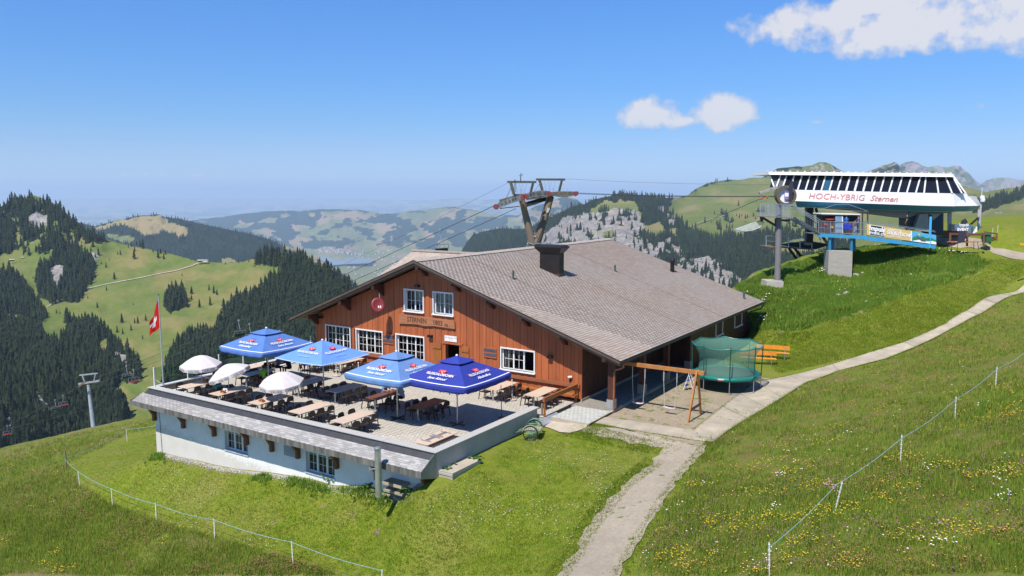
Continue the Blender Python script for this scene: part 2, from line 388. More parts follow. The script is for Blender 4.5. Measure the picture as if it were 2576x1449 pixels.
def m_ground():
 t = NT('mountain_turf'); p = t.pos(); c = t.attr('cov', False)
 sp = t.n('ShaderNodeSeparateColor', {0: c}).outputs
 big = t.noise(p, .35, 5, .6); mid = t.noise(p, 2.2, 5, .65); fine = t.noise(p, 17, 4, .7)
 lawn = t.mix(t.ramp(mid, [(.32, (0, 0, 0)), (.68, (1, 1, 1))]), (.108, .165, .012), (.185, .203, .026))
 lawn = t.mix(t.ramp(big, [(.45, (0, 0, 0)), (.7, (.75,) * 3)]), lawn, (.195, .19, .045))
 mead = t.mix(t.ramp(mid, [(.35, (0, 0, 0)), (.66, (1, 1, 1))]), (.09, .145, .016), (.165, .17, .035))
 mead = t.mix(t.ramp(t.noise(p, .8, 4, .6, dist=.6), [(.46, (0, 0, 0)), (.62, (.8,) * 3)]), mead, (.18, .13, .05))
 pas = t.mix(t.ramp(mid, [(.35, (0, 0, 0)), (.7, (1, 1, 1))]), (.095, .145, .016), (.19, .19, .04))
 pas = t.mix(t.ramp(big, [(.5, (0, 0, 0)), (.64, (.8,) * 3)]), pas, (.2, .155, .075))
 bk = t.mix(t.ramp(mid, [(.35, (0, 0, 0)), (.6, (1, 1, 1))]), (.085, .155, .018), (.17, .195, .035))
 bk = t.mix(t.ramp(t.noise(p, .55, 5, .7), [(.55, (0, 0, 0)), (.64, (1,) * 3)]), bk, (.26, .20, .14))
 col = t.mix(sp[0], lawn, mead); col = t.mix(sp[1], col, pas); col = t.mix(sp[2], col, bk)
 soil = t.math('MULTIPLY', t.ramp(t.noise(p, .9, 5, .62, dist=.4), [(.66, (0, 0, 0)), (.70, (1,) * 3)]), .9)
 col = t.mix(soil, col, (.235, .17, .115))
 col = t.mix(.85, col, t.ramp(fine, [(.25, (.55,) * 3), (.75, (1.35,) * 3)]), 'MULTIPLY')
 h = t.math('ADD', t.math('MULTIPLY', fine, .5), mid)
 return t.done(col, .95, t.bump(h, .55, .06), 0, .1)
MAT_TURF = m_ground()
near = big_mesh('ground', np.stack([_U, _V, _Z + bumpz], 1), _F, MAT_TURF, smooth=True, attrs={'cov': cov})
tag(near, kind='structure')
def ribbon(name, poly, mat_, lift, step=.35, jag=.0, kind='structure', thick=0.0, seed=1):
 """fill a polygon (u,v points) draped over the near ground, as a sheet with a small edge"""
 import bmesh
 P = []
 n = len(poly)
 for i in range(n):
  a = Vector(poly[i][:2]); b = Vector(poly[(i + 1) % n][:2]); L = (b - a).length; k = max(1, int(L / step))
  for j in range(k):
   q = a + (b - a) * (j / k)
   nrm = Vector((-(b - a).y, (b - a).x)).normalized() if L > 0 else Vector((0, 0))
   q = q + nrm * (mnoise.noise(Vector((q.x * 1.7, q.y * 1.7, seed))) * jag + mnoise.noise(Vector((q.x * 6, q.y * 6, seed))) * jag * .5)
   P.append((q.x, q.y))
 from mathutils.geometry import delaunay_2d_cdt
 xs = [p[0] for p in P]; ys = [p[1] for p in P]; pts = [Vector(p) for p in P]; nb = len(P)
 gx = np.arange(min(xs) + step / 2, max(xs), step); gy = np.arange(min(ys) + step / 2, max(ys), step)
 GX, GY = np.meshgrid(gx, gy); inn = inpoly(GX.ravel(), GY.ravel(), P)
 pts += [Vector((a, b)) for a, b, k in zip(GX.ravel(), GY.ravel(), inn) if k]
 vs, es, fs, *_ = delaunay_2d_cdt(pts, [], [list(range(nb))], 1, 1e-4)
 v = np.array([(q.x, q.y) for q in vs]); z = ground(v[:, 0], v[:, 1]) + lift
 V3 = [(a, b, c) for (a, b), c in zip(v, z)]
 me = bpy.data.meshes.new(name); me.from_pydata(V3, [], [tuple(f) for f in fs]); me.update(); me.materials.append(mat_)
 if me.polygons and sum(p.normal.z for p in me.polygons) < 0: me.flip_normals()
 o = bpy.data.objects.new(name, me); COL.objects.link(o)
 if kind: o['kind'] = kind
 return o
def m_gravel(name, a, b, c3, green=.0, sc=26):
 t = NT(name); p = t.pos()
 vo = t.n('ShaderNodeTexVoronoi', {'Vector': p, 'Scale': sc}); col = t.mix(vo.outputs['Color'], a, b)
 col = t.mix(t.ramp(t.noise(p, 60, 3), [(.35, (0, 0, 0)), (.7, (1, 1, 1))]), col, c3)
 col = t.mix(t.ramp(t.noise(p, .7, 6, .7), [(.4, (0, 0, 0)), (.7, (.7,) * 3)]), col, tuple(x * .72 for x in a)); col = t.mix(.6, col, t.ramp(t.noise(p, 7, 5, .8), [(.3, (.72,) * 3), (.7, (1.2,) * 3)]), 'MULTIPLY')
 if green: col = t.mix(t.ramp(t.noise(p, 1.6, 6, .7), [(1 - green - .04, (0, 0, 0)), (1 - green + .03, (1,) * 3)]), col, (.12, .16, .035))
 return t.done(col, .95, t.bump(vo.outputs['Distance'], .5, .015), 0, .2)
G_YARD = m_gravel('yard_gravel', (.33, .265, .185), (.21, .165, .115), (.40, .33, .24), .40)
G_PATH = m_gravel('path_gravel', (.35, .295, .225), (.22, .185, .14), (.43, .37, .29), .36)
CONC = M('pale_concrete', (.44, .375, .28), .9, .2, .9, .5, 30, col2=(.29, .25, .19), rnd=.12)
def gp(L): return [tuple(on_ground(x, y)[:2]) for x, y in L]
YARD = [(-17.55, 34.8), (-11.9, 34.6), (-11.4, 40), (-10.9, 46), (-10.9, 49.2), (-17.4, 49.6)]
ribbon('gravel_yard', YARD, G_YARD, .03, .5, .12, seed=2)
def zz(x, y): return (( 2600 + x / 2.0702) / 1.49068, (1000 + y / 2.0702) / 1.49068)
east = gp([zz(40, 1190), zz(300, 1010), zz(560, 850), zz(800, 770), zz(1060, 745), zz(1300, 690), zz(1600, 600), zz(1900, 470), zz(2200, 290), zz(2567, 85)])
E_in = gp([zz(-10, 1285), zz(230, 1090), zz(480, 900), zz(745, 850), zz(1080, 760), zz(1400, 660), zz(1640, 588), zz(1960, 445), zz(2260, 250), zz(2610, 55)])
E_out = gp([zz(175, 1350), zz(420, 1180), zz(690, 1020), zz(880, 900), zz(1130, 810), zz(1500, 715), zz(1720, 625), zz(2060, 455), zz(2350, 290), zz(2640, 125)])
wk = thing('concrete_footpath', None, None, (E_in[0][0], E_in[0][1], gz(*E_in[0])))
wk['kind'] = 'structure'
def slab(p4, lift=.045, parent=wk):
 o = ribbon('slab', p4, CONC, lift, .5, .02, kind=None, seed=5); hold(o, parent); KIDS.setdefault(parent.name, []).append(o); return o
for i in range(len(E_in) - 1):
 a, b, c, d = [np.array(q) for q in (E_in[i], E_in[i + 1], E_out[i + 1], E_out[i])]
 L = np.linalg.norm(b - a); k = max(1, int(round(L / 4.2)))
 for j in range(k):
  s0, s1 = j / k + .004, (j + 1) / k - .004
  slab([tuple(a + (b - a) * s0), tuple(d + (c - d) * s0), tuple(d + (c - d) * s1), tuple(a + (b - a) * s1)])
G1 = [(-17.55, 34.2), (-11.6, 32.3), (-10.9, 33.7), (-17.4, 34.75)]
_j0 = np.array(E_in[0]); _j1 = np.array(E_out[0])
def P8g(x, y): return ((1900 + x / 3.22) / 1.49068, (1380 + y / 3.22) / 1.49068)
w1 = gp([P8g(1060, 675), P8g(1300, 718), P8g(1700, 790), P8g(2100, 850), P8g(2510, 900)])
w2 = gp([P8g(1180, 600), P8g(1400, 632), P8g(1800, 690), P8g(2150, 745), P8g(2320, 760)])
for i in range(4):
 a, b, c, d = [np.array(q) for q in (w1[i], w1[i + 1], w2[i + 1], w2[i])]
 slab([tuple(a + (b - a) * .004), tuple(b), tuple(c), tuple(d + (c - d) * .004)])
slab([w1[4], E_out[0], E_in[0], w2[4]], .042)
gpl = gp([P8g(2480, 915), (1790, 1112), (1740, 1165), (1685, 1240), (1628, 1330), (1560, 1449), (1530, 1520), (1350, 1520), (1400, 1449), (1478, 1330), (1560, 1225), (1640, 1165), P8g(1900, 960), P8g(1500, 905), P8g(1130, 820), P8g(900, 770), P8g(1000, 700), P8g(1300, 730), P8g(1800, 810), P8g(2200, 868)])
ribbon('gravel_path', gpl, G_PATH, .02, .4, .30, seed=3)
trk = gp([(2395, 622), (2360, 612), (2330, 600), (2440, 596), (2500, 625), (2576, 636), (2640, 640), (2640, 662), (2576, 655), (2500, 637), (2440, 622)])
ribbon('gravel_track', trk, G_PATH, .03, .8, .2, seed=4)
_co = np.empty(len(near.data.vertices) * 3, np.float32); near.data.vertices.foreach_get('co', _co); _co = _co.reshape(-1, 3)
for _p in (E_in + E_out[::-1], [w1[0], w1[-1], w2[-1], w2[0]], gpl, trk, YARD): _k = inpoly(_U, _V, _p); _co[_k, 2] = np.minimum(_co[_k, 2], _Z[_k] - .03)
near.data.vertices.foreach_set('co', _co.ravel()); near.data.update()
# ---------------------------------------------------------------- mountains: surfaces through image points at estimated distances
LAYERS = {}
def layer(name, crest, ctrl, ybot, mat_, coverf, dx=5.0, rows=90, relief=.02, rsc=60, back=.35, seed=1):
 """crest: silhouette points (x, y, depth); ctrl: further points on the slope; a grid from ybot up to the crest, then down the back"""
 cr_ = np.array(crest, float); C = np.array([(c[0], c[1], c[2]) for c in list(crest) + list(ctrl)], float)
 f = tps(C[:, :2] / 400, np.log(C[:, 2]), 3e-4)
 xs = np.arange(cr_[0, 0], cr_[-1, 0] + .1, dx); yc = np.interp(xs, cr_[:, 0], cr_[:, 1])
 yc = yc + (vnoise(xs / 9, xs * 0 + seed, seed, 4) - .5) * 2.5
 tt = np.linspace(0, 1, rows) ** .8
 X = np.repeat(xs[:, None], rows, 1); Y = ybot + (yc[:, None] - ybot) * tt[None]
 lo, hi = C[:, 2].min() * .8, C[:, 2].max() * 1.15
 D = np.exp(f(np.stack([X.ravel(), Y.ravel()], 1) / 400)).reshape(X.shape).clip(lo, hi)
 n = (vnoise(X / rsc, Y / rsc * 1.6, seed + 5, 5, .55) - .5)
 fade = np.clip((yc[:, None] - Y) / -30, 0, 1)
 D = D * (1 + relief * n * 2)
 V = pts_np(X.ravel(), Y.ravel(), D.ravel()); cov_ = coverf(X.ravel(), Y.ravel())
 nr = rows
 if back:      # the far side
  top = V.reshape(len(xs), rows, 3)[:, -1]
  away = np.stack([(top - ORG)[:, 0], (top - ORG)[:, 1], np.zeros(len(top))], 1); away /= np.linalg.norm(away, axis=1)[:, None]
  dd = D[:, -1] * back
  b1 = top + away * (dd * .25)[:, None] - np.array([0, 0, 1.])[None] * (dd * .12)[:, None]
  b2 = top + away * dd[:, None] - np.array([0, 0, 1.])[None] * (dd * .6)[:, None]
  V = np.concatenate([V.reshape(len(xs), rows, 3), b1[:, None], b2[:, None]], 1).reshape(-1, 3); nr = rows + 2
  cc = cov_.reshape(len(xs), rows, -1); cov_ = np.concatenate([cc, cc[:, -1:], cc[:, -1:]], 1).reshape(-1, cc.shape[-1])
 i_, j_ = np.meshgrid(np.arange(len(xs) - 1), np.arange(nr - 1), indexing='ij'); a = (i_ * nr + j_).ravel()
 F4 = np.stack([a, a + nr, a + nr + 1, a + 1], 1)
 o = big_mesh(name, V, F4, mat_, smooth=True, attrs={'cov': cov_}); tag(o, kind='structure')
 def depth(x, y):
  x = np.asarray(x, float); y = np.asarray(y, float)
  d = np.exp(f(np.stack([x, y], 1) / 400)).clip(lo, hi)
  return d * (1 + relief * (vnoise(x / rsc, y / rsc * 1.6, seed + 5, 5, .55) - .5) * 2)
 LAYERS[name] = (o, depth, lambda x: np.interp(x, cr_[:, 0], cr_[:, 1]))
 return o
def m_slope(name, sc, green, dry, forest, rock, rockb, detail=1.0, haze_soft=0.0):
 """cov.r forest, cov.g rock, cov.b dry/earth"""
 t = NT(name); p = t.scale(t.pos(), (sc, sc, sc)); c = t.attr('cov', False); sp = t.n('ShaderNodeSeparateColor', {0: c}).outputs
 n1 = t.noise(p, 3, 6, .62); n2 = t.noise(p, 14, 6, .7); n3 = t.noise(p, 55, 5, .7)
 g = t.mix(t.ramp(n1, [(.35, (0, 0, 0)), (.68, (1, 1, 1))]), green, tuple(a * .5 + b * .5 for a, b in zip(green, dry)))
 g = t.mix(sp[2], g, dry)
 g = t.mix(.5, g, t.ramp(n2, [(.2, (.7,) * 3), (.8, (1.25,) * 3)]), 'MULTIPLY')
 fo = t.mix(t.ramp(n3, [(.4, (0, 0, 0)), (.7, (1, 1, 1))]), forest, tuple(x * 2.1 for x in forest))
 v = t.n('ShaderNodeMapping', {'Vector': p, 'Scale': (1, 1, .35)}).outputs[0]
 rk = t.mix(t.ramp(t.noise(v, 38, 8, .75, dist=1.6), [(.40, (0, 0, 0)), (.58, (1, 1, 1))]), rockb, rock)
 rk = t.mix(.75, rk, t.ramp(t.noise(v, 7, 6, .65, dist=.8), [(.3, (.45,) * 3), (.65, (1.15,) * 3)]), 'MULTIPLY'); rk = t.mix(t.ramp(t.noise(p, 9, 4), [(.58, (0, 0, 0)), (.72, (.7,) * 3)]), rk, (.42, .31, .19))
 fm = t.ramp(t.math('ADD', sp[0], t.math('MULTIPLY', t.math('SUBTRACT', n2, .5), .7)), [(.44, (0, 0, 0)), (.56, (1,) * 3)])
 rm = t.ramp(t.math('ADD', sp[1], t.math('MULTIPLY', t.math('SUBTRACT', n2, .5), 1.1)), [(.46, (0, 0, 0)), (.54, (1,) * 3)])
 col = t.mix(rm, g, rk); col = t.mix(fm, col, fo)
 h = t.math('ADD', n2, t.math('MULTIPLY', n3, .4))
 return t.done(col, 1.0, t.bump(h, .8, 6.0 * detail), 0, 0.0)
def soft(x, y, poly, s=14, seed=0):
 """fuzzy region 0..1 (edge broken by noise)"""
 ax = (vnoise(x / s, y / s, 30 + seed) - .5) * s * 1.6; ay = (vnoise(x / s, y / s, 60 + seed) - .5) * s * 1.6
 return inpoly(x + ax, y + ay, poly).astype(float)
def scurve(a, b, x): return np.clip((x - a) / (b - a), 0, 1)
# --- meadow ridge with the wooded knolls
A_FOR = [[(-200, 500), (20, 498), (60, 500), (40, 540), (35, 620), (15, 640), (-200, 650)], [(60, 505), (80, 502), (112, 560), (110, 580), (80, 610), (50, 570), (45, 520)],
   [(115, 505), (145, 515), (190, 560), (205, 575), (165, 575), (140, 545), (125, 560), (150, 600), (140, 625), (118, 622), (122, 560)],
   [(212, 570), (262, 598), (268, 612), (245, 612), (222, 596), (205, 590)],
   [(92, 720), (100, 670), (125, 665), (148, 620), (190, 618), (210, 640), (240, 650), (235, 690), (225, 725), (200, 760), (130, 765), (100, 745)],
   [(-200, 690), (30, 688), (55, 705), (75, 735), (100, 770), (118, 800), (100, 830), (60, 800), (20, 790), (-200, 800)],
   [(-200, 800), (10, 800), (60, 815), (100, 820), (130, 850), (165, 800), (200, 810), (250, 820), (290, 860), (330, 900), (360, 930), (350, 960), (300, 960), (280, 985), (320, 1040), (300, 1100), (-200, 1160)],
   [(640, 668), (655, 645), (700, 632), (740, 640), (767, 656), (817, 679), (870, 705), (910, 730), (960, 900), (700, 1100), (430, 1100), (410, 960), (430, 900), (440, 870), (470, 850), (540, 840), (560, 800), (590, 760), (640, 740), (690, 700), (710, 675), (680, 665)],
   [(425, 730), (460, 730), (470, 770), (430, 790), (415, 770)]]
A_CLEAR = [[(690, 640), (715, 642), (718, 658), (700, 660)], [(735, 905), (800, 880), (800, 905), (750, 915)], [(680, 840), (720, 815), (740, 830), (700, 860)], [(780, 840), (830, 825), (840, 850), (800, 870)],
   [(880, 900), (930, 890), (940, 1000), (890, 990)], [(340, 955), (370, 940), (390, 970), (420, 1010), (430, 1060), (330, 1060), (345, 1000)],
   [(95, 822), (165, 800), (170, 830), (150, 870), (110, 850)], [(245, 860), (275, 855), (270, 900), (250, 905)]]
A_ROCK = [[(70, 545), (90, 530), (120, 545), (112, 572), (95, 580), (72, 575)], [(125, 680), (140, 662), (160, 668), (160, 700), (150, 722), (138, 725), (128, 700)], [(220, 635), (248, 640), (240, 660), (225, 655)],
   [(290, 885), (318, 890), (325, 915), (320, 935), (296, 925), (286, 905)], [(312, 935), (335, 942), (335, 958), (318, 955)], [(145, 925), (158, 930), (165, 970), (155, 985), (148, 950)], [(70, 975), (100, 985), (130, 1040), (115, 1060), (85, 1010)], [(10, 1045), (35, 1040), (40, 1110), (15, 1115)], [(-10, 960), (15, 965), (10, 990), (-10, 985)],
   [(168, 940), (182, 945), (185, 955), (170, 955)], [(115, 1020), (135, 1030), (140, 1060), (120, 1050)]]
def covA(x, y):
 f = soft(x, y, [(-200, 500), (60, 495), (130, 510), (190, 560), (265, 605), (240, 625), (150, 610), (120, 640), (-200, 650)], 12, 90) * np.clip((vnoise(x / 9, y / 8, 44, 4) - .49) * 9, 0, 1)
 for k, p in enumerate(A_FOR): f = np.maximum(f, soft(x, y, p, 11, k))
 for k, p in enumerate(A_CLEAR): f = f * (1 - soft(x, y, p, 10, 40 + k))
 r = np.zeros_like(x)
 for k, p in enumerate(A_ROCK): r = np.maximum(r, soft(x, y, p, 8, 70 + k))
 dry = np.clip((vnoise(x / 70, y / 30, 5) - .52) * 4, 0, .9); steep = soft(x, y, [(0, 500), (130, 500), (230, 640), (150, 620), (0, 640)], 20, 3)
 r = np.maximum(r, steep * np.clip((vnoise(x / 9, y / 7, 8) - .62) * 6, 0, 1) * .8)
 return np.stack([f * (1 - r), r, dry, np.ones_like(x)], 1)
crestA = [(-220, 560, 1500), (-100, 535, 1480), (0, 521, 1480), (30, 504, 1500), (57, 497, 1500), (83, 491, 1500), (103, 497, 1500), (133, 516, 1480), (160, 532, 1450), (190, 562, 1430), (213, 576, 1420), (233, 582, 1410), (263, 602, 1400), (320, 616, 1400),
   (383, 629, 1380), (433, 639, 1350), (500, 657, 1300), (567, 662, 1280), (617, 657, 1230), (650, 648, 1200), (683, 638, 1180), (710, 640, 1160), (767, 655, 1110), (817, 678, 1070), (859, 704, 1040), (882, 722, 1010), (900, 752, 990), (930, 830, 960), (980, 930, 930), (1050, 1000, 900)]
MAT_A = m_slope('alpine_pasture', .006, (.105, .15, .034), (.215, .185, .07), (.014, .024, .011), (.36, .34, .33), (.15, .14, .14), .35)
layer('pasture_ridge_hill', crestA, [(0, 1130, 640), (200, 1110, 690), (400, 1080, 720), (700, 950, 800), (850, 830, 900), (200, 850, 1000), (100, 780, 1150), (400, 800, 1050), (300, 720, 1220), (500, 900, 860), (100, 1000, 720), (-200, 1000, 700), (-200, 750, 1150), (150, 650, 1330), (600, 760, 1080), (900, 1100, 640), (550, 710, 1200), (0, 900, 860), (300, 1000, 780)],
  1180, MAT_A, covA, 5, 130, .02, 70, .35, 1)
# --- wooded hill with the bald top
B_MEAD = [[(235, 575), (293, 555), (345, 545), (400, 540), (416, 546), (425, 560), (470, 570), (474, 590), (452, 598), (440, 588), (410, 583), (385, 592), (355, 590), (330, 572), (290, 568), (250, 580)],
   [(262, 588), (330, 593), (336, 606), (322, 612), (268, 596)], [(698, 610), (730, 618), (800, 648), (858, 685), (850, 690), (790, 660), (720, 628)], [(555, 650), (590, 650), (595, 662), (560, 664)]]
def covB(x, y):
 m = np.zeros_like(x)
 for k, p in enumerate(B_MEAD): m = np.maximum(m, soft(x, y, p, 8, k))
 return np.stack([1 - m, 0 * x, soft(x, y, B_MEAD[0], 6, 1) * .8 + soft(x, y, B_MEAD[2], 6, 1) * .8, np.ones_like(x)], 1)
crestB = [(120, 590, 4600), (187, 557, 4600), (240, 569, 4600), (293, 554, 4550), (345, 543, 4500), (400, 539, 4500), (413, 545, 4500), (450, 550, 4500), (500, 562, 4450), (567, 576, 4400), (633, 589, 4350), (667, 599, 4300), (707, 615, 4300), (750, 629, 4300), (800, 651, 4200), (833, 670, 4150), (859, 687, 4100), (900, 720, 4050), (960, 760, 4000)]
MAT_B = m_slope('wooded_hill', .002, (.12, .16, .05), (.29, .22, .11), (.014, .024, .012), (.4, .36, .33), (.2, .18, .17), 1.)
layer('wooded_hill', crestB, [(300, 720, 3500), (600, 720, 3400), (800, 760, 3400), (450, 640, 4000), (120, 720, 3600), (960, 840, 3500)], 800, MAT_B, covB, 5, 60, .03, 45, .4, 4)
# --- hills round the lake
lake_poly = [(804, 645), (811, 658), (822, 668), (880, 664), (931, 662), (944, 652), (897, 648), (837, 644)]
MAT_C = m_slope('lake_hills', .0006, (.12, .16, .05), (.28, .21, .12), (.014, .026, .014), (.4, .36, .33), (.2, .18, .17), 3.)
def covC(x, y):
 n = vnoise(x / 34, y / 15, 21, 5, .6); up = scurve(700, 540, y)
 f = np.clip((n - .44 - .07 * (1 - up)) * 14, 0, 1)
 f = np.where((y > 625) & (x > 760) & (x < 1000), f * .35, f)
 dk = soft(x, y, [(560, 560), (690, 600), (745, 620), (690, 628), (600, 600)], 14, 2)
 dry = np.clip((vnoise(x / 40, y / 16, 33, 4) - .47) * 6, 0, 1) * scurve(690, 600, y)
 return np.stack([np.maximum(f, dk), 0 * x, dry, np.ones_like(x)], 1)
crestC = [(440, 560, 14500), (490, 553, 14500), (560, 545, 14500), (604, 539, 14500), (671, 532, 14500), (720, 529, 14000), (754, 531, 14000), (811, 526, 13500), (857, 527, 13500), (904, 528, 13500), (954, 536, 13500), (987, 538, 13500), (1037, 531, 13500), (1097, 524, 14000), (1144, 520, 14000), (1171, 526, 14000), (1204, 530, 14000), (1254, 541, 13500), (1304, 541, 13000), (1344, 520, 12000), (1370, 512, 11500), (1404, 499, 11500), (1427, 491, 11500), (1440, 497, 11500), (1454, 503, 11500), (1480, 530, 11500), (1560, 545, 11500)]
layer('lake_hill', crestC, [(700, 640, 11000), (800, 642, 11000), (900, 646, 10700), (950, 648, 10600), (1050, 640, 10500), (1200, 620, 10500), (600, 600, 12500), (850, 590, 12000), (1000, 580, 12200), (1300, 600, 10500), (1450, 600, 10000),
  (870, 670, 9400), (950, 690, 8600), (1000, 720, 7600), (900, 730, 7400), (850, 720, 7800), (1100, 690, 8500), (1200, 690, 8200), (1300, 680, 8000), (640, 680, 10000), (500, 680, 10500)], 790, MAT_C, covC, 5, 90, .02, 40, .3, 9)
lk = thing
wt = NT('lake_water'); lakem = wt.done((.20, .25, .29), .25, None, 0, .5)
_lf = LAYERS['lake_hill'][1]
lz = float(np.mean([pt(x, y, _lf([x], [y])[0])[2] for x, y in lake_poly])) + 25
me = bpy.data.meshes.new('lake'); me.from_pydata([tuple(on_z(x, y, lz)) for x, y in lake_poly], [], [tuple(range(len(lake_poly)))]); me.materials.append(lakem)
o = bpy.data.objects.new('lake', me); COL.objects.link(o); o['kind'] = 'structure'
# --- foreland to the horizon
MAT_D = m_slope('foreland', .00025, (.14, .17, .06), (.34, .28, .16), (.03, .05, .03), (.4, .36, .33), (.2, .18, .17), 4.)
def covD(x, y):
 return np.stack([np.clip((vnoise(x / 26, y / 4, 77, 5, .6) - .47) * 9, 0, 1), 0 * x, np.clip((vnoise(x / 20, y / 3, 79, 4) - .5) * 9, 0, 1), np.ones_like(x)], 1)
layer('foreland_plain', [(-300, 500, 60000), (400, 499, 62000), (900, 500, 60000), (1000, 502, 52000), (1060, 505, 44000), (1120, 500, 42000), (1170, 497, 42000), (1215, 503, 42000), (1260, 499, 42000), (1320, 500, 44000), (1700, 500, 60000), (2900, 500, 60000)],
  [(0, 560, 27000), (400, 560, 26000), (900, 560, 25000), (1300, 560, 25000), (0, 520, 42000), (900, 525, 38000), (2500, 560, 26000), (-300, 560, 27000), (1700, 560, 26000)], 600, MAT_D, covD, 12, 46, .006, 50, .2, 15)
# --- cliff mountain and the grass mountain behind the station
E_ROCK = [[(1262, 655), (1330, 612), (1395, 568), (1430, 543), (1470, 536), (1545, 525), (1598, 527), (1616, 548), (1608, 590), (1632, 625), (1625, 665), (1560, 640), (1490, 612), (1400, 640), (1330, 660)], [(1625, 600), (1700, 640), (1800, 655), (1850, 690), (1870, 730), (1780, 715), (1690, 680), (1620, 650)], [(1404, 572), (1437, 545), (1470, 540), (1500, 533), (1545, 527), (1590, 529), (1608, 545), (1600, 575), (1570, 573), (1540, 572), (1500, 578), (1470, 585), (1475, 600), (1440, 612), (1404, 612), (1395, 610)],
   [(1598, 545), (1618, 560), (1622, 590), (1600, 600), (1590, 580)], [(1648, 510), (1668, 518), (1670, 535), (1652, 525)], [(1650, 600), (1690, 590), (1692, 605), (1670, 625), (1650, 640), (1630, 640)], [(1620, 650), (1680, 640), (1700, 660), (1690, 680), (1640, 670)],
   [(1745, 655), (1770, 645), (1790, 650), (1800, 670), (1815, 660), (1830, 690), (1820, 720), (1790, 708), (1750, 690)], [(1690, 610), (1720, 630), (1745, 640), (1740, 665), (1700, 650)], [(1560, 600), (1590, 600), (1600, 620), (1575, 615)], [(1680, 535), (1700, 540), (1695, 565), (1672, 560)], [(1830, 690), (1870, 700), (1860, 725), (1830, 725)],
   [(1345, 640), (1400, 610), (1440, 612), (1420, 640)], [(1520, 615), (1580, 620), (1640, 640), (1700, 680), (1700, 700), (1560, 660)]]
E_MEAD = [[(1485, 540), (1500, 515), (1520, 505), (1550, 510), (1580, 500), (1610, 520), (1615, 550), (1590, 530), (1540, 525)], [(1480, 585), (1520, 575), (1560, 573), (1590, 585), (1580, 595), (1520, 598)], [(1690, 500), (1731, 492), (1750, 475), (1787, 459), (1834, 452), (1932, 441), (2065, 405), (2130, 432), (2300, 430), (2900, 430), (2900, 640), (2200, 640), (2080, 600), (1960, 590), (1880, 590), (1850, 600), (1830, 590), (1780, 600), (1760, 580), (1735, 575), (1700, 545), (1680, 520)],
   [(1610, 570), (1660, 560), (1680, 580), (1640, 600)], [(1665, 585), (1700, 575), (1720, 585), (1700, 595)], [(1920, 645), (2000, 600), (2100, 605), (2070, 640), (1990, 650)], [(1330, 600), (1345, 585), (1360, 590), (1340, 620)], [(1130, 655), (1165, 640), (1170, 650), (1140, 668)]]
def covE(x, y):
 m = np.zeros_like(x); r = np.zeros_like(x)
 for k, p in enumerate(E_MEAD): m = np.maximum(m, soft(x, y, p, 12, k))
 for k, p in enumerate(E_ROCK): r = np.maximum(r, soft(x, y, p, 10, 50 + k))
 r = np.maximum(r, soft(x, y, [(1560, 560), (1700, 600), (1850, 660), (1850, 740), (1700, 720), (1560, 640)], 20, 5) * np.clip((vnoise(x / 11, y / 14, 91) - .56) * 6, 0, 1))
 r = r * (1 - np.clip((vnoise(x / 7, y / 12, 71, 4) - .60) * 9, 0, 1)) * (1 - .9 * np.clip((vnoise(x / 26, y / 9, 73, 3) - .62) * 9, 0, 1)); f = (1 - m) * (1 - r)
 patch = soft(x, y, [(1760, 560), (1860, 520), (2120, 560), (2100, 600), (1850, 600)], 15, 8) * np.clip((vnoise(x / 16, y / 9, 95, 3) - .64) * 9, 0, 1)
 right = soft(x, y, [(2440, 517), (2500, 500), (2576, 480), (2640, 472), (2640, 490), (2576, 499), (2520, 518), (2450, 538)], 9, 6)
 dry = np.clip((vnoise(x / 60, y / 25, 99) - .5) * 5, 0, 1) * .8 * m
 r2 = np.clip((vnoise(x / 7, y / 5, 12) - .68) * 7, 0, 1) * m * soft(x, y, [(1880, 520), (2700, 500), (2700, 600), (1880, 560)], 10, 1)
 pk = soft(x, y, [(2035, 425), (2052, 412), (2065, 407), (2102, 421), (2121, 436), (2090, 445), (2050, 440)], 6, 2) * np.clip((vnoise(x / 5, y / 4, 17) - .45) * 7, 0, 1)
 return np.stack([np.maximum(np.maximum(f, patch * m), right), np.maximum(np.maximum(r, r2 * .9), pk), dry, np.ones_like(x)], 1)
crestE = [(1080, 690, 3300), (1130, 655, 3400), (1161, 632, 3500), (1187, 592, 3700), (1221, 581, 3700), (1257, 574, 3600), (1317, 577, 3300), (1354, 563, 3000), (1404, 538, 2800), (1437, 521, 2700), (1473, 513, 2650), (1494, 501, 2600), (1541, 492, 2600), (1557, 486, 2600), (1576, 486, 2600), (1600, 490, 2600), (1623, 492, 2600), (1658, 497, 2700), (1686, 498, 2900),
   (1707, 496, 3100), (1731, 491, 3200), (1750, 475, 3200), (1787, 459, 3200), (1834, 452, 3250), (1857, 453, 3300), (1893, 446, 3300), (1916, 447, 3300), (1932, 439, 3300), (1946, 430, 3350), (1956, 424, 3400), (1992, 420, 3450), (2040, 417, 3500), (2052, 411, 3500), (2065, 407, 3500), (2080, 409, 3500), (2102, 420, 3450), (2121, 432, 3400), (2180, 452, 3300), (2300, 470, 3000), (2417, 466, 2600), (2433, 470, 2500), (2454, 477, 2400), (2479, 483, 2300), (2509, 477, 2300), (2576, 468, 2300), (2800, 455, 2300)]
MAT_E = m_slope('cliff_mountain', .003, (.105, .145, .035), (.225, .19, .08), (.014, .024, .012), (.36, .335, .315), (.13, .12, .12), .8)
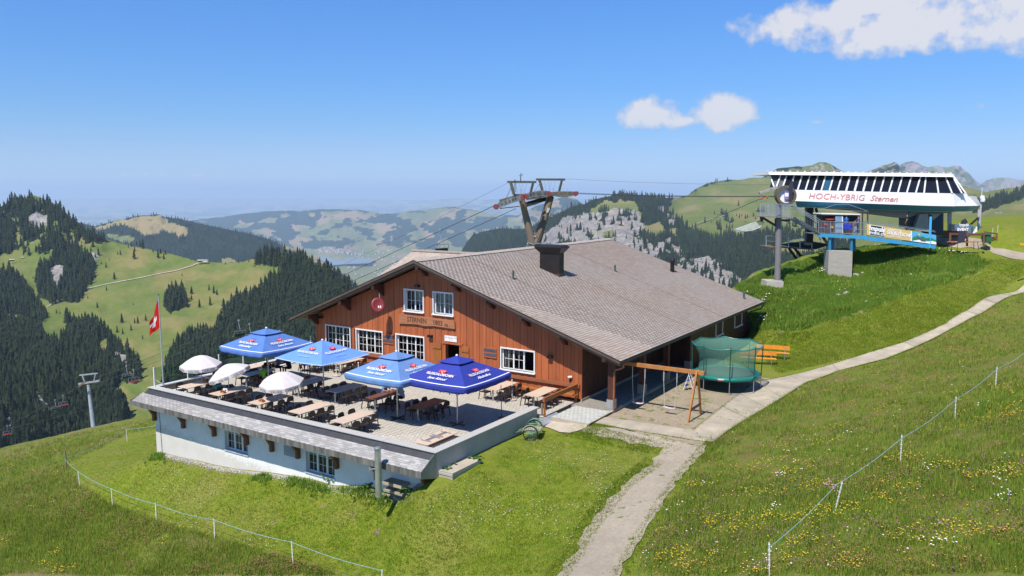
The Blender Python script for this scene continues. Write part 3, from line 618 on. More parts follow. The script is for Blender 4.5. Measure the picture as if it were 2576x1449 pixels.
layer('cliff_mountain_hill', crestE, [(1500, 560, 2350), (1600, 560, 2250), (1750, 560, 2300), (1850, 560, 2300), (1750, 620, 1900), (1850, 700, 1500), (1600, 620, 1950), (1950, 600, 1700), (2050, 560, 2000), (2100, 490, 2900), (1500, 700, 1700), (1850, 740, 1350), (2050, 660, 1400), (2200, 600, 1500), (1200, 680, 2800), (1300, 640, 2700), (1400, 620, 2400), (1100, 760, 2600), (2400, 540, 1500), (2576, 540, 1400), (2576, 500, 2000), (2400, 620, 1000), (2700, 620, 1000), (2700, 500, 2000), (1300, 760, 1900)],
  770, MAT_E, covE, 4, 120, .022, 50, .3, 22)
# --- rock peaks far behind
def covG(x, y): return np.stack([0 * x, np.clip((vnoise(x / 14, y / 10, 41, 4) - .36) * 5, 0, 1) * .9, 0 * x, np.ones_like(x)], 1)
MAT_G = m_slope('rock_peaks', .0012, (.12, .15, .06), (.25, .21, .11), (.03, .045, .025), (.40, .34, .31), (.17, .155, .16), 2.)
layer('pyramid_peak_hill', [(2120, 462, 5200), (2150, 445, 5200), (2177, 434, 5200), (2221, 417, 5200), (2250, 408, 5200), (2257, 410, 5200), (2263, 420, 5200), (2272, 434, 5200), (2300, 455, 5200), (2340, 470, 5200)], [(2200, 480, 4600), (2280, 490, 4600)], 520, MAT_G, covG, 3, 40, .04, 20, .3, 31)
layer('far_peak_hill', [(2230, 440, 9500), (2260, 416, 9500), (2279, 407.6, 9500), (2296, 406, 9500), (2313, 411, 9500), (2323, 418, 9400), (2334, 421, 9400), (2352, 417, 9400), (2381, 421, 9300), (2403, 416, 9300), (2416, 417, 9300), (2425, 427, 9300), (2439, 437, 9400), (2458, 459, 9600), (2468, 463, 9800), (2483, 453, 11000), (2501, 448, 12000), (2535, 446, 12000), (2561, 452, 12000), (2620, 460, 12000), (2800, 470, 12000)],
  [(2300, 480, 8200), (2400, 490, 8000), (2550, 490, 9500), (2700, 490, 9500)], 520, MAT_G, covG, 3, 50, .035, 30, .3, 37)
vb = MB(); vb.add([(-90000, -60000, -1500), (90000, -60000, -1500), (90000, 110000, -1500), (-90000, 110000, -1500)], [(0, 1, 2, 3)])
o = vb.build('valley_ground', MAT_D); tag(o, kind='structure')
# ---------------------------------------------------------------- the air
hz = MB(); hz.box(-89000, 89000, -59000, 109000, -1502, 560)
ho = hz.build('haze', None); ho['kind'] = 'stuff'
hm = bpy.data.materials.new('haze_air'); hm.use_nodes = True; ht = hm.node_tree; ht.nodes.clear()
pv = ht.nodes.new('ShaderNodeVolumePrincipled'); pv.inputs['Color'].default_value = (.56, .72, .97, 1); pv.inputs['Density'].default_value = 5.0e-5; pv.inputs['Anisotropy'].default_value = 0.0
mo = ht.nodes.new('ShaderNodeOutputMaterial'); ht.links.new(pv.outputs[0], mo.inputs['Volume'])
ho.data.materials.append(hm)
# ================================================================ THE RESTAURANT HOUSE
WOOD = M('red_brown_stain', (.42, .118, .037), .62, .22, 1.2, .25, 60, col2=(.36, .096, .032), stretch=(4, 4, .5), rnd=.16)
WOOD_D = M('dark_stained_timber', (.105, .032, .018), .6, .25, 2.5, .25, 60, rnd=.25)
WOOD_F = M('fascia_timber', (.125, .085, .06), .6, .2, 2.0, .2, 50)
SHUT = M('orange_stained_timber', (.38, .13, .032), .55, .18, 3, .2, 60, stretch=(4, 4, .6))
ENDG = M('cut_beam_end', (.36, .17, .09), .8, .25, 12, .2, 60)
WHITE = M('white_paint', (.80, .79, .77), .45, .04, 3, .05, 50, rnd=.03)
def m_plaster():
 t = NT('white_plaster'); p = t.pos(); z = t.n('ShaderNodeSeparateXYZ', {0: p}).outputs
 c = t.mix(t.ramp(t.noise(p, 1.1, 6, .65), [(.4, (0, 0, 0)), (.75, (1, 1, 1))]), (.80, .79, .765), (.70, .68, .63))
 st = t.noise(t.scale(p, (3.2, 3.2, .22)), 1.6, 5, .6); c = t.mix(t.ramp(st, [(.66, (0, 0, 0)), (.82, (.3,) * 3)]), c, (.55, .51, .42))
 sp = t.math('ADD', t.math('MULTIPLY', z[2], -.55), t.math('MULTIPLY', z[0], -.052)); sp = t.math('SUBTRACT', sp, 2.72); sp = t.math('ADD', sp, t.math('MULTIPLY', t.noise(p, 9, 6, .75), 1.1))
 c = t.mix(t.ramp(sp, [(.78, (0, 0, 0)), (1.2, (.5,) * 3)]), c, (.45, .40, .32))
 return t.done(c, .9, t.bump(t.noise(p, 90, 3), .2, .006), 0, .2)
PLASTER = m_plaster()
GREYPL = M('grey_render', (.43, .43, .41), .85, .12, .9, .15, 70, col2=(.34, .345, .33), rnd=0)
DARK = M('black_sheet_metal', (.030, .026, .024), .38, .2, 2.2, .06, 30, metal=.3)
CHROME = M('galvanised_steel', (.52, .54, .55), .38, .15, 6, .08, 60, metal=.75)
STEEL = M('grey_painted_steel', (.42, .44, .45), .42, .12, 5, .06, 60, metal=.3)
def m_glass():
 t = NT('window_glass'); m = t.done((.012, .016, .02), .06, None, 0, .9); return m
GLASS = m_glass()
def m_clear():
 t = NT('clear_glass'); g = t.n('ShaderNodeBsdfGlossy', {'Roughness': .03, 'Color': (.9, 1, .95, 1)}); tr = t.n('ShaderNodeBsdfTransparent', {'Color': (.80, .90, .86, 1)})
 f = t.n('ShaderNodeLayerWeight', {'Blend': .22}).outputs['Fresnel']; mx = t.n('ShaderNodeMixShader', {0: t.math('MULTIPLY', f, .55), 1: tr.outputs[0], 2: g.outputs[0]})
 o = t.n('ShaderNodeOutputMaterial'); t.t.links.new(mx.outputs[0], o.inputs[0]); return t.m
CLEAR = m_clear()
CURT = M('lace_curtain', (.62, .64, .60), .9, .2, 30, .3, 80)
VF = 37.8
RIDGE_U, RIDGE_Z = -30.8, 7.44
def roof_z(u): return RIDGE_Z - (.334 * (u - RIDGE_U) if u > RIDGE_U else .402 * (RIDGE_U - u))
V0, V1 = 36.5, 63.5
house = thing('chalet_restaurant', 'large red-brown timber chalet with wide grey shingled gable roof', 'building', (-30.3, 50, -.2))
WINS = [(-39.8, -37.56, 1.0, 2.46, 3), (-36.93, -34.65, .93, 2.44, 3), (-33.41, -31.15, .93, 2.44, 3), (-32.65, -31.16, 4.07, 5.41, 2), (-30.3, -28.83, 4.06, 5.40, 2), (-25.25, -23.0, 1.21, 2.43, 3)]
DOOR = (-29.4, -28.33, .0, 2.27)
HOLES = [w[:4] for w in WINS] + [DOOR]
def spans(u, ztop, zbot, holes, m=.02):
 cuts = sorted([(h[2], h[3]) for h in holes if h[0] - m < u < h[1] + m]); z = zbot; out = []
 for a, b in cuts:
  if a - z > .03: out.append((z, a))
  z = b
 if ztop - z > .03: out.append((z, ztop))
 return out
wallmb = MB(); rs = random.Random(3)
PL = .24; u = -40.75; k = 0
while u < -19.95:
 u1 = min(u + PL, -19.9); uc = (u + u1) / 2; zt = roof_z(uc) - .30
 for a, b in spans(uc, zt, .12, HOLES, .10):
  mb = MB(); pr = .012 * (k % 2)
  d = abs(roof_z(u) - roof_z(u1)) / 2 * (1 if uc > RIDGE_U else -1) if abs(b - zt) < 1e-6 else 0
  v0 = VF - .02 - pr; g = .006
  P = [(u + g, v0, a), (u1 - g, v0, a), (u1 - g, v0, b - d), (u + g, v0, b + d)]
  mb.prism(P, (0, .03, 0))
  mb.build('plank', WOOD, house)
  wallmb.box(u, u1, VF + .012, VF + .22, a, b + abs(d) * .5)
 u = u1; k += 1
wallmb.box(-40.75, -19.9, VF - .03, VF + .2, -.6, .12)
wall = wallmb.build('wall', WOOD_D, house)
mb = MB(); mb.box(-19.97, -19.88, VF - .05, VF + .02, .12, roof_z(-19.9) - .32).box(-40.8, -40.7, VF - .05, VF + .02, .1, roof_z(-40.7) - .3); mb.build('corner_board', WOOD, house)
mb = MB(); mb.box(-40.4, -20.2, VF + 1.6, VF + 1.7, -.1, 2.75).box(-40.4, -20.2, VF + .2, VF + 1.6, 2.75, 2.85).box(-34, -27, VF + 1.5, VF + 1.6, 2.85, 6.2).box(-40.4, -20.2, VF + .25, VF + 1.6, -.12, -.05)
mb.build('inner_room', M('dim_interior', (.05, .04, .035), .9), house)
def window(w, parent, wallv=VF, axis='v', open_leaf=None, curtains=True):
 a, b, z0, z1, n = w
 def T(u0, u1, d0, d1, y0, y1, mb):   # u along the wall, d depth behind the face
  if axis == 'v': mb.box(u0, u1, wallv + d0, wallv + d1, y0, y1)
  else: mb.box(wallv - d1, wallv - d0, u0, u1, y0, y1)
 mb = MB(); t = .075
 T(a - t, a, -.07, .20, z0 - .0, z1 + t, mb); T(b, b + t, -.07, .20, z0, z1 + t, mb); T(a, b, -.07, .20, z1, z1 + t, mb)
 win = mb.build('window', WHITE, parent)
 mb = MB(); T(a - t - .03, b + t + .03, -.14, .20, z0 - .07, z0, mb); mb.build('sill', WHITE, win)
 mb = MB(); g = .06; d0, d1 = .12, .17
 T(a, a + g, d0, d1, z0, z1, mb); T(b - g, b, d0, d1, z0, z1, mb); T(a + g, b - g, d0, d1, z1 - g, z1, mb); T(a + g, b - g, d0, d1, z0, z0 + g, mb)
 W_ = (b - a - 2 * g) / n
 for k in range(1, n): T(a + g + W_ * k - .045, a + g + W_ * k + .045, d0 - .01, d1, z0 + g, z1 - g, mb)
 mb.build('frame', WHITE, win)
 for k in range(n):
  x0, x1 = a + g + W_ * k + .05, a + g + W_ * (k + 1) - .05
  if open_leaf == k: continue
  mb = MB(); T(x0 - .01, x1 + .01, .148, .153, z0 + g, z1 - g, mb); mb.build('pane', GLASS_T, win)
  mb = MB(); T((x0 + x1) / 2 - .011, (x0 + x1) / 2 + .011, .130, .147, z0 + g, z1 - g, mb)
  nb = 3 if (z1 - z0) > 1.4 and n == 3 else 2
  for q in range(1, nb): zq = z0 + g + (z1 - z0 - 2 * g) * q / nb; T(x0, (x0 + x1) / 2 - .011, .130, .147, zq - .011, zq + .011, mb); T((x0 + x1) / 2 + .011, x1, .130, .147, zq - .011, zq + .011, mb)
  mb.build('sash_bar', WHITE, win)
 if curtains:
  mb = MB()
  def cur(x0, x1, top, bot, pinch, side):
   m_ = 9; n_ = 7; vv = []; ff = []
   for i in range(m_ + 1):
    s = i / m_; z = top + (bot - top) * s; w_ = 1 - pinch * math.sin(min(s / .62, 1) * math.pi / 2) ** 2 + (pinch * .5 * max(0, s - .62) / .38)
    for j in range(n_ + 1):
     q = j / n_; xx = x0 + (x1 - x0) * q * w_ if side < 0 else x1 - (x1 - x0) * (1 - q) * w_
     dd = .26 + .02 * math.sin(q * 22)
     vv.append((xx, wallv + dd, z) if axis == 'v' else (wallv - dd, xx, z))
   for i in range(m_):
    for j in range(n_): c0 = i * (n_ + 1) + j; ff.append((c0, c0 + 1, c0 + n_ + 2, c0 + n_ + 1))
   mb.add(vv, ff)
  cur(a + .05, a + .05 + W_ * .85, z1 - .05, z0 + .05, .62, -1); cur(b - .05 - W_ * .85, b - .05, z1 - .05, z0 + .05, .62, 1) if open_leaf is None else None
  cur(a + .05, b - .05 - (W_ if open_leaf is not None else 0), z1 - .05, z1 - .42, 0, -1)
  mb.build('curtain', CURT, win)
 return win
def m_gt():
 t = NT('window_pane_glass'); g = t.n('ShaderNodeBsdfGlossy', {'Roughness': .02, 'Color': (1, 1, 1, 1)}); tr = t.n('ShaderNodeBsdfTransparent', {'Color': (.62, .68, .66, 1)})
 f = t.n('ShaderNodeLayerWeight', {'Blend': .35}).outputs['Fresnel']; mx = t.n('ShaderNodeMixShader', {0: f, 1: tr.outputs[0], 2: g.outputs[0]})
 o = t.n('ShaderNodeOutputMaterial'); t.t.links.new(mx.outputs[0], o.inputs[0]); return t.m
GLASS_T = m_gt()
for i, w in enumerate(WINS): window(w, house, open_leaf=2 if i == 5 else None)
mb = MB(); mb.box(-29.5, -29.4, VF - .06, VF + .22, 0, 2.27).box(-28.33, -28.23, VF - .06, VF + .22, 0, 2.27).box(-29.62, -28.1, VF - .1, VF + .1, 2.27, 2.38); dr = mb.build('doorway', WOOD, house)
for (a, b) in ((-30.36, -29.7), (-28.15, -27.6)):
 mb = MB(); n = 4
 for k in range(n): mb.box(a + (b - a) * k / n + .004, a + (b - a) * (k + 1) / n - .004, VF - .09, VF - .06, .12, 2.25)
 sh = mb.build('door_shutter', SHUT, house)
 mb = MB(); mb.box(a + .02, b - .02, VF - .13, VF - .09, 1.9, 2.02).box(a + .02, b - .02, VF - .13, VF - .09, .45, .57); mb.build('ledge', SHUT, sh)
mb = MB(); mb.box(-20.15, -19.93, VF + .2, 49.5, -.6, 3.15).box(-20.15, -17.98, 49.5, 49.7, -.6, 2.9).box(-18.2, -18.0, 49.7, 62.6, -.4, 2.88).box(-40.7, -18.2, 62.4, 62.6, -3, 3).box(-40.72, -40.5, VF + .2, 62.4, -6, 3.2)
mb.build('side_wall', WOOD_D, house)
v = VF + .05
while v < 49.4:
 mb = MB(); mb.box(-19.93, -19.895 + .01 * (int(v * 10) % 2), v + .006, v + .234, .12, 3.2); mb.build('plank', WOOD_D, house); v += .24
v = 49.72
while v < 62.4:
 mb = MB(); mb.box(-18.0, -17.965 + .01 * (int(v * 10) % 2), v + .006, v + .234, .1, 2.88); mb.build('plank', WOOD_D, house); v += .24
mb = MB(); mb.box(-19.93, -19.86, VF - .06, 49.6, -.5, .12); mb.build('plinth', CONC, house)
window((54.6, 56.0, 1.3, 2.45, 2), house, -17.96, 'u', curtains=False); window((59.0, 60.7, 1.3, 2.45, 2), house, -17.96, 'u', curtains=False)
for i, v in enumerate((37.35, 41.4, 45.06, 48.9)):
 mb = MB(); mb.box(-18.02, -17.70, v - .16, v + .16, .5, roof_z(-17.9) - .3); p = mb.build('porch_post', WOOD_D, house)
 mb = MB(); mb.box(-18.06, -17.66, v - .2, v + .2, -.1, .52)
 mb.build('post_shoe', CHECK if 'CHECK' in globals() else CHROME, p) if i == 0 else mb.build('post_shoe', CONC, p)
mb = MB(); mb.box(-17.95, -17.75, V0 + .3, V1 - .5, roof_z(-17.85) - .55, roof_z(-17.85) - .31); mb.build('eaves_beam', WOOD_D, house)
for u, zt in ((-40.6, 0), (-37.5, 0), (-34.5, 0), (-30.85, 0), (-28.3, 0), (-25.8, 0), (-23.35, 0), (-20.9, 0), (-18.1, 0)):
 zc = roof_z(u) - .46
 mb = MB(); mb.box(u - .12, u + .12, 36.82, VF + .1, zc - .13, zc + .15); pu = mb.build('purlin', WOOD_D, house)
 mb = MB(); mb.box(u - .115, u + .115, 36.80, 36.815, zc - .125, zc + .145); mb.build('beam_end', ENDG, pu)
 if u < -18.5:
  mb = MB(); mb.prism([(u - .1, 37.1, zc - .14), (u - .1, VF, zc - .14), (u - .1, VF, zc - .62), (u - .1, 37.5, zc - .5)], (.2, 0, 0)); mb.build('bracket', WOOD_D, pu)
mb = MB()
def slope_slab(mb, ua, ub, v0, v1, top, th):
 mb.prism([(ua, v0, roof_z(ua) + top), (ub, v0, roof_z(ub) + top), (ub, v0, roof_z(ub) + top - th), (ua, v0, roof_z(ua) + top - th)], (0, v1 - v0, 0))
slope_slab(mb, RIDGE_U, -17.06, V0 + .04, V1, -.03, .12); slope_slab(mb, -42.0, RIDGE_U, V0 + .04, V1, -.03, .12)
roof = mb.build('roof', M('underlay', (.16, .125, .10), .9), house)
def fascia(v0, v1, top, h, m, nm):
 mb = MB()
 for ua, ub in ((-42.05, RIDGE_U), (RIDGE_U, -17.0)):
  mb.prism([(ua, v0, roof_z(ua) + top), (ub, v0, roof_z(ub) + top), (ub, v0, roof_z(ub) + top - h), (ua, v0, roof_z(ua) + top - h)], (0, v1 - v0, 0))
 return mb.build(nm, m, roof)
fascia(V0 - .035, V0 + .035, .02, .17, WOOD_F, 'fascia_board'); fascia(V0 + .036, V0 + .08, -.15, .13, WOOD_F, 'fascia_board'); fascia(V0 - .05, V0 + .0, .035, .03, DARK, 'verge_trim')
mb = MB(); mb.prism([(-17.02, V0, roof_z(-17.0) - .03), (-16.9, V0, roof_z(-17.0) - .03), (-16.88, V0, roof_z(-17.0) - .14), (-16.98, V0, roof_z(-17.0) - .19), (-17.05, V0, roof_z(-17.0) - .16)], (0, V1 - V0, 0)); mb.build('gutter', DARK, roof)
COPR = M('orange_brown_pipe', (.33, .12, .06), .4, .15, 4, .05, 30)
mb = MB(); mb.tube([(-16.96, 36.75, 2.62), (-17.0, 36.95, 2.45), (-17.25, 37.05, 2.3), (-17.55, 37.1, 2.2), (-17.62, 37.12, 2.05), (-17.62, 37.12, -.12)], .05, 8); mb.build('downpipe', COPR, house)
mb = MB(); mb.tube([(-16.96, 63.3, 2.6), (-17.1, 63.1, 2.3), (-17.8, 62.6, 2.05), (-17.9, 62.55, 1.8), (-17.9, 62.55, 0)], .05, 8); mb.build('downpipe', DARK, house)
mb = MB(); mb.prism([(RIDGE_U - .35, V0 - .03, roof_z(RIDGE_U - .35) + .05), (RIDGE_U, V0 - .03, RIDGE_Z + .09), (RIDGE_U + .3, V0 - .03, roof_z(RIDGE_U + .3) + .06), (RIDGE_U + .3, V0 - .03, roof_z(RIDGE_U + .3)), (RIDGE_U - .35, V0 - .03, roof_z(RIDGE_U - .35))], (0, V1 - V0 + .03, 0))
SHINGLE_C = ((.36, .30, .255), (.30, .245, .205), (.42, .385, .35))
def m_shingle(name, a, b, c, patch):
 t = NT(name); p = t.pos(); r = t.math('ADD', t.attr('rnd'), t.rnd()); r = t.math('FRACT', r)
 col = t.ramp(r, [(0, tuple(x * .93 for x in a)), (.35, a), (.7, b), (1, c)])
 col = t.mix(t.ramp(t.noise(p, .16, 5, .6, dist=.5), [(.42, (0, 0, 0)), (.7, (.6,) * 3)]), col, patch)
 col = t.mix(.4, col, t.ramp(t.noise(p, 2.2, 6, .7), [(.2, (.82,) * 3), (.8, (1.14,) * 3)]), 'MULTIPLY')
 col = t.mix(t.ramp(t.noise(p, .9, 6, .75), [(.70, (0, 0, 0)), (.73, (.7,) * 3)]), col, (.14, .15, .135))
 return t.done(col, .85, t.bump(t.noise(p, 45, 4), .3, .006), 0, .25)
SH1 = m_shingle('roof_shingle', (.34, .265, .215), (.365, .29, .24), (.385, .325, .28), (.36, .33, .30))
mb.build('ridge_cap', M('ridge_shingle', (.40, .34, .29), .85, .15, 3, .2, 40), roof)
mb = MB(); mb.box(RIDGE_U + .29, RIDGE_U + .34, V0, V1, roof_z(RIDGE_U + .3) - .02, roof_z(RIDGE_U + .3) + .025); mb.build('ridge_gap', DARK, roof)
def tiles(parent, O, a, d, W_, H_, tw, th, mat_, name='shingle', thick=.020, nmax=300, skip=None, round_=.0):
 """rows of lapped shingles; O top corner, a along the course, d down the slope"""
 a = np.array(a, float); d = np.array(d, float); a /= np.linalg.norm(a); d /= np.linalg.norm(d); n = np.cross(a, d); n = n if n[2] > 0 else -n
 nr = int(round(H_ / th)); th = H_ / nr; L = []
 for r in range(nr):
  off = (r % 2) * tw / 2; c = -off
  while c < W_ - 1e-6:
   x0, x1 = max(c, 0) + .0015, min(c + tw, W_) - .0015
   if x1 - x0 > .04: L.append((x0, x1, r * th, r))
   c += tw
 L = np.array(L); cen = np.array(O)[None] + a[None] * ((L[:, 0] + L[:, 1]) / 2)[:, None] + d[None] * (L[:, 2] + th / 2)[:, None]
 dist = np.linalg.norm(cen - ORG, axis=1)
 full = (L[:, 1] - L[:, 0]) > tw - .02
 order = np.argsort(np.where(full, dist, 1e9)); single = set(order[:nmax].tolist())
 c_ = round_
 def tri(w):      # local tile, origin at the middle of its upper edge
  lap = th * .35; h0, h1 = thick * .2, thick * 1.6
  top = [(-w / 2, -lap, h0), (w / 2, -lap, h0), (w / 2, th - c_, h1), (w / 2 - c_, th, h1), (-w / 2 + c_, th, h1), (-w / 2, th - c_, h1)]
  bot = [(-w / 2, -lap, -.002), (w / 2, -lap, -.002), (w / 2, th - c_, h1 - thick), (w / 2 - c_, th, h1 - thick), (-w / 2 + c_, th, h1 - thick), (-w / 2, th - c_, h1 - thick)]
  return top + bot, [(0, 1, 2), (0, 2, 5), (5, 2, 3), (5, 3, 4), (2, 8, 9), (2, 9, 3), (3, 9, 10), (3, 10, 4), (4, 10, 11), (4, 11, 5), (1, 7, 8), (1, 8, 2), (5, 11, 6), (5, 6, 0)]
 M3 = np.stack([a, d, n], 1)
 tv, tf = tri(tw - .003); me = bpy.data.meshes.new(name); me.from_pydata(tv, [], tf); me.materials.append(mat_)
 at_ = me.attributes.new('rnd', 'FLOAT', 'POINT')
 M4 = Matrix(((a[0], d[0], n[0], 0), (a[1], d[1], n[1], 0), (a[2], d[2], n[2], 0), (0, 0, 0, 1)))
 rr = np.random.RandomState(5); VV = []; FF = []; RR = []; nv_ = 0; tf_ = np.array(tf)
 for i, (x0, x1, y, r) in enumerate(L):
  pos = np.array(O) + a * (x0 + x1) / 2 + d * y
  if skip is not None and skip(pos): continue
  lift = rr.rand() * .004
  if i in single:
   mm = M4.copy(); mm.translation = Vector(pos + n * lift); shared(name, me, parent, True, mm)
  else:
   v_, _ = tri(x1 - x0); v_ = np.array(v_) @ M3.T + pos + n * lift
   VV.append(v_); FF.append(tf_ + nv_); RR.append(np.full(12, rr.rand())); nv_ += 12
 if VV:
  o = big_mesh(name, np.concatenate(VV), np.concatenate(FF), mat_, parent, attrs={'rnd': np.concatenate(RR)}); o['kind'] = 'stuff'
sv = Vector((1, 0, -.334)).normalized()
tiles(roof, (RIDGE_U + .32, V0 + .02, roof_z(RIDGE_U + .32) + .0), (0, 1, 0), (1, 0, -.334), V1 - V0 - .02, (-17.0 - RIDGE_U - .30) * math.sqrt(1 + .334 ** 2), .37, .185, SH1, round_=.014)
tiles(roof, (-42.03, V1, roof_z(-42.0) + .0), (0, -1, 0), (1, 0, .402), .01, .01, .37, .2, SH1, nmax=0) if False else None
mb = MB(); slope_slab(mb, -42.03, RIDGE_U - .3, V0, V1, .012, .03); mb.build('far_slope', SH1, roof)
def roof_hit(x, y):   # an image pixel projected onto the near slope
 b = pixel_ray(x, y); n = np.array([.334, 0, 1.0]); c = n @ np.array([RIDGE_U, 0, RIDGE_Z]); return ORG + b * ((c - n @ ORG) / (n @ b))
q = roof_hit(1407, 697); u0, v0 = q[0], q[1]
zc = roof_z(u0); uu0 = u0 - 1.55
mb = MB(); mb.box(uu0, u0, v0, v0 + .62, zc - .3, zc + 1.62); ch = mb.build('chimney', DARK, roof)
mb = MB(); mb.box(uu0 - .05, u0 + .05, v0 - .05, v0 + .67, zc - .35, zc + .22); mb.build('flashing', M('rusty_flashing', (.09, .055, .042), .5, .3, 6), ch)
mb = MB(); a_, b_ = zc + 1.62, zc + 1.98
lo = [(uu0 - .02, v0 - .02, a_), (u0 + .02, v0 - .02, a_), (u0 + .02, v0 + .64, a_), (uu0 - .02, v0 + .64, a_)]; hi = [(uu0 - .28, v0 - .3, b_), (u0 + .28, v0 - .3, b_), (u0 + .28, v0 + .92, b_), (uu0 - .28, v0 + .92, b_)]
t1 = [(uu0 - .28, v0 - .3, b_ + .05), (u0 + .28, v0 - .3, b_ + .05), (u0 + .28, v0 + .92, b_ + .05), (uu0 - .28, v0 + .92, b_ + .05)]; t2 = [(uu0 - .12, v0 - .1, b_ + .18), (u0 + .12, v0 - .1, b_ + .18), (u0 + .12, v0 + .72, b_ + .18), (uu0 - .12, v0 + .72, b_ + .18)]
mb.add(lo + hi + t1 + t2, [(3, 2, 1, 0)] + [(i + 4 * k, (i + 1) % 4 + 4 * k, (i + 1) % 4 + 4 * k + 4, i + 4 * k + 4) for k in range(3) for i in range(4)] + [(12, 13, 14, 15)]); mb.build('hood', DARK, ch)
for (x, y, r, h) in ((1291, 702, .07, .55), (1547, 683, .07, .5), (1871, 751, .08, .5)):
 q = roof_hit(x, y); mb = MB(); mb.tube([(q[0], q[1], q[2] - .1), (q[0], q[1], q[2] + h)], r, 10).box(q[0] - .2, q[0] + .16, q[1] - .16, q[1] + .16, q[2] - .03, q[2] + .02); mb.build('vent_pipe', M('weathered_vent', (.10, .12, .12), .5, .3, 6), roof)
q = roof_hit(1691, 684); mb = MB(); mb.lathe([(.17, -.1), (.17, .72), (.22, .78), (.22, .98), (.16, 1.1), (.15, 1.16)], tuple(q), 14); mb.build('flue', DARK, roof)
mb = MB()
for vv in (41.5, 47.5, 53.5):
 mb.tube([(RIDGE_U + .4, vv, roof_z(RIDGE_U + .4) + .05), (-17.1, vv + .05, roof_z(-17.1) + .05)], .008, 4)
mb.build('lightning_wire', DARK, roof)
mb = MB(); zq = 7.38; pL = on_z(1042, 629, zq); pR = np.array([-30.9, pL[1], zq]); e1 = pL + np.array([.2, -3.2, -1.5]); e2 = pR + np.array([0, -3.2, -1.5]); e3 = pL + np.array([-.9, -3.6, -1.95])
mb.add([pL, pR, e2, e3, pL + np.array([0, 3, -1.4]), pR + np.array([0, 3, -1.4]), e3 + np.array([0, 0, -.2]), e2 + np.array([0, 0, -.2])], [(0, 3, 2, 1), (0, 1, 5, 4), (3, 6, 7, 2), (0, 4, 6, 3)])
rw = mb.build('rear_roof', M('rear_shingle', (.40, .33, .275), .85, .2, 3, .25, 25), house)
mb = MB(); mb.box(pL[0] - .1, pR[0], pL[1] - .25, pL[1] + .1, zq - .06, zq + .05); mb.build('ridge_cap', M('ridge_shingle', (.4, .34, .29)), rw)
# ---- fittings hung on the house
BLK = M('black_plastic', (.018, .018, .02), .5, .1, 5)
def vdisc(mb, c, r, n=24): pass
sg = thing('name_board', 'long carved wooden sign board reading STERNEN 1803 m under the upper windows', 'sign', (-30.8, VF - .1, 3.5))
SIGNW = M('sign_timber', (.40, .165, .075), .6, .15, 2, .2, 50, stretch=(.6, 4, 5))
top = [(-33.05, 3.80), (-32.9, 3.88), (-32.4, 3.80), (-31.8, 3.79), (-31, 3.80), (-30, 3.77), (-29.1, 3.76), (-28.65, 3.73)]; bot = [(-28.6, 3.27), (-29.2, 3.27), (-30.2, 3.30), (-31.0, 3.22), (-31.6, 3.28), (-32.4, 3.24), (-33.1, 3.20)]
mb = MB(); mb.prism([(x, VF - .14, z) for x, z in top + bot], (0, .09, 0)); mb.build('board', SIGNW, sg)
CARV = M('carved_dark', (.075, .028, .014), .8, .1)
FX = lambda x, z, d: frame4((x, VF - d, z), (1, 0, 0), (0, 0, 1))
text('STERNEN', FX(-31.6, 3.53, .145), .44, CARV, sg, sx=.86, bold=.004); text('1803', FX(-29.93, 3.51, .145), .44, CARV, sg, sx=.88, bold=.004); text('m', FX(-29.25, 3.45, .145), .36, CARV, sg, bold=.004)
ws = thing('notice_sign', 'small white sign with faint red handwriting above the open door', 'sign', (-28.97, VF - .05, 2.6))
mb = MB(); mb.box(-29.44, -28.5, VF - .09, VF - .06, 2.44, 2.79); mb.build('panel', WHITE, ws)
text('Kein Eingang - WC', FX(-28.97, 2.68, .095), .135, M('faded_red', (.62, .30, .30), .7), ws, shear=.2, extrude=.001); text('<-   ->', FX(-28.97, 2.52, .095), .10, M('ink', (.15, .15, .16), .7), ws, extrude=.001)
def menu(u0, u1, z0, z1, lab):
 t = thing('menu_board', lab, 'notice board', ((u0 + u1) / 2, VF - .06, z0)); um = (u0 + u1) / 2
 mb = MB(); mb.prism([(u0, VF - .09, z0), (u1, VF - .09, z0), (u1, VF - .09, z1 - .1), (um + .15, VF - .09, z1 - .02), (um, VF - .09, z1 + .03), (um - .15, VF - .09, z1 - .02), (u0, VF - .09, z1 - .1)], (0, .05, 0)); mb.build('board', SIGNW if False else WOOD, t)
 for q in (0, 1):
  zz0 = z0 + .10 + q * .26; mb = MB(); mb.box(u0 + .04, u1 - .04, VF - .105, VF - .092, zz0, zz0 + .17); mb.build('slate', M('blue_slate', (.085, .09, .12), .5), t)
menu(-34.57, -33.62, 1.76, 2.46, 'carved board with two slate strips between the two lower windows nearest the dish')
menu(-26.5, -25.57, 1.77, 2.43, 'carved board with two slate strips between door and single window')
ds = thing('satellite_dish', 'dark red satellite dish hanging under the roof edge', 'satellite dish', (-34.2, 36.9, 4.0))
qd = np.array([-34.0, 36.75, 4.45]); mb = MB(); nrm = Vector((.75, -.55, .36)).normalized(); a_ = nrm.cross(Vector((0, 0, 1))).normalized(); b_ = a_.cross(nrm)
vv = [Vector(qd) - nrm * .1]; ff = []; N_ = 24
for ring in (1, 2, 3):
 for k in range(N_):
  r = .48 * ring / 3; th_ = 2 * math.pi * k / N_; vv.append(Vector(qd) - nrm * (.1 - .1 * (ring / 3) ** 2) + a_ * r * math.cos(th_) * .9 + b_ * r * math.sin(th_))
for k in range(N_):
 ff.append((0, 1 + k, 1 + (k + 1) % N_))
 for ring in (0, 1): c = 1 + ring * N_; ff.append((c + k, c + N_ + k, c + N_ + (k + 1) % N_, c + (k + 1) % N_))
mb.add(vv, ff); dm = mb.build('reflector', M('dark_red_dish', (.235, .03, .035), .45, .1, 3), ds, smooth=True)
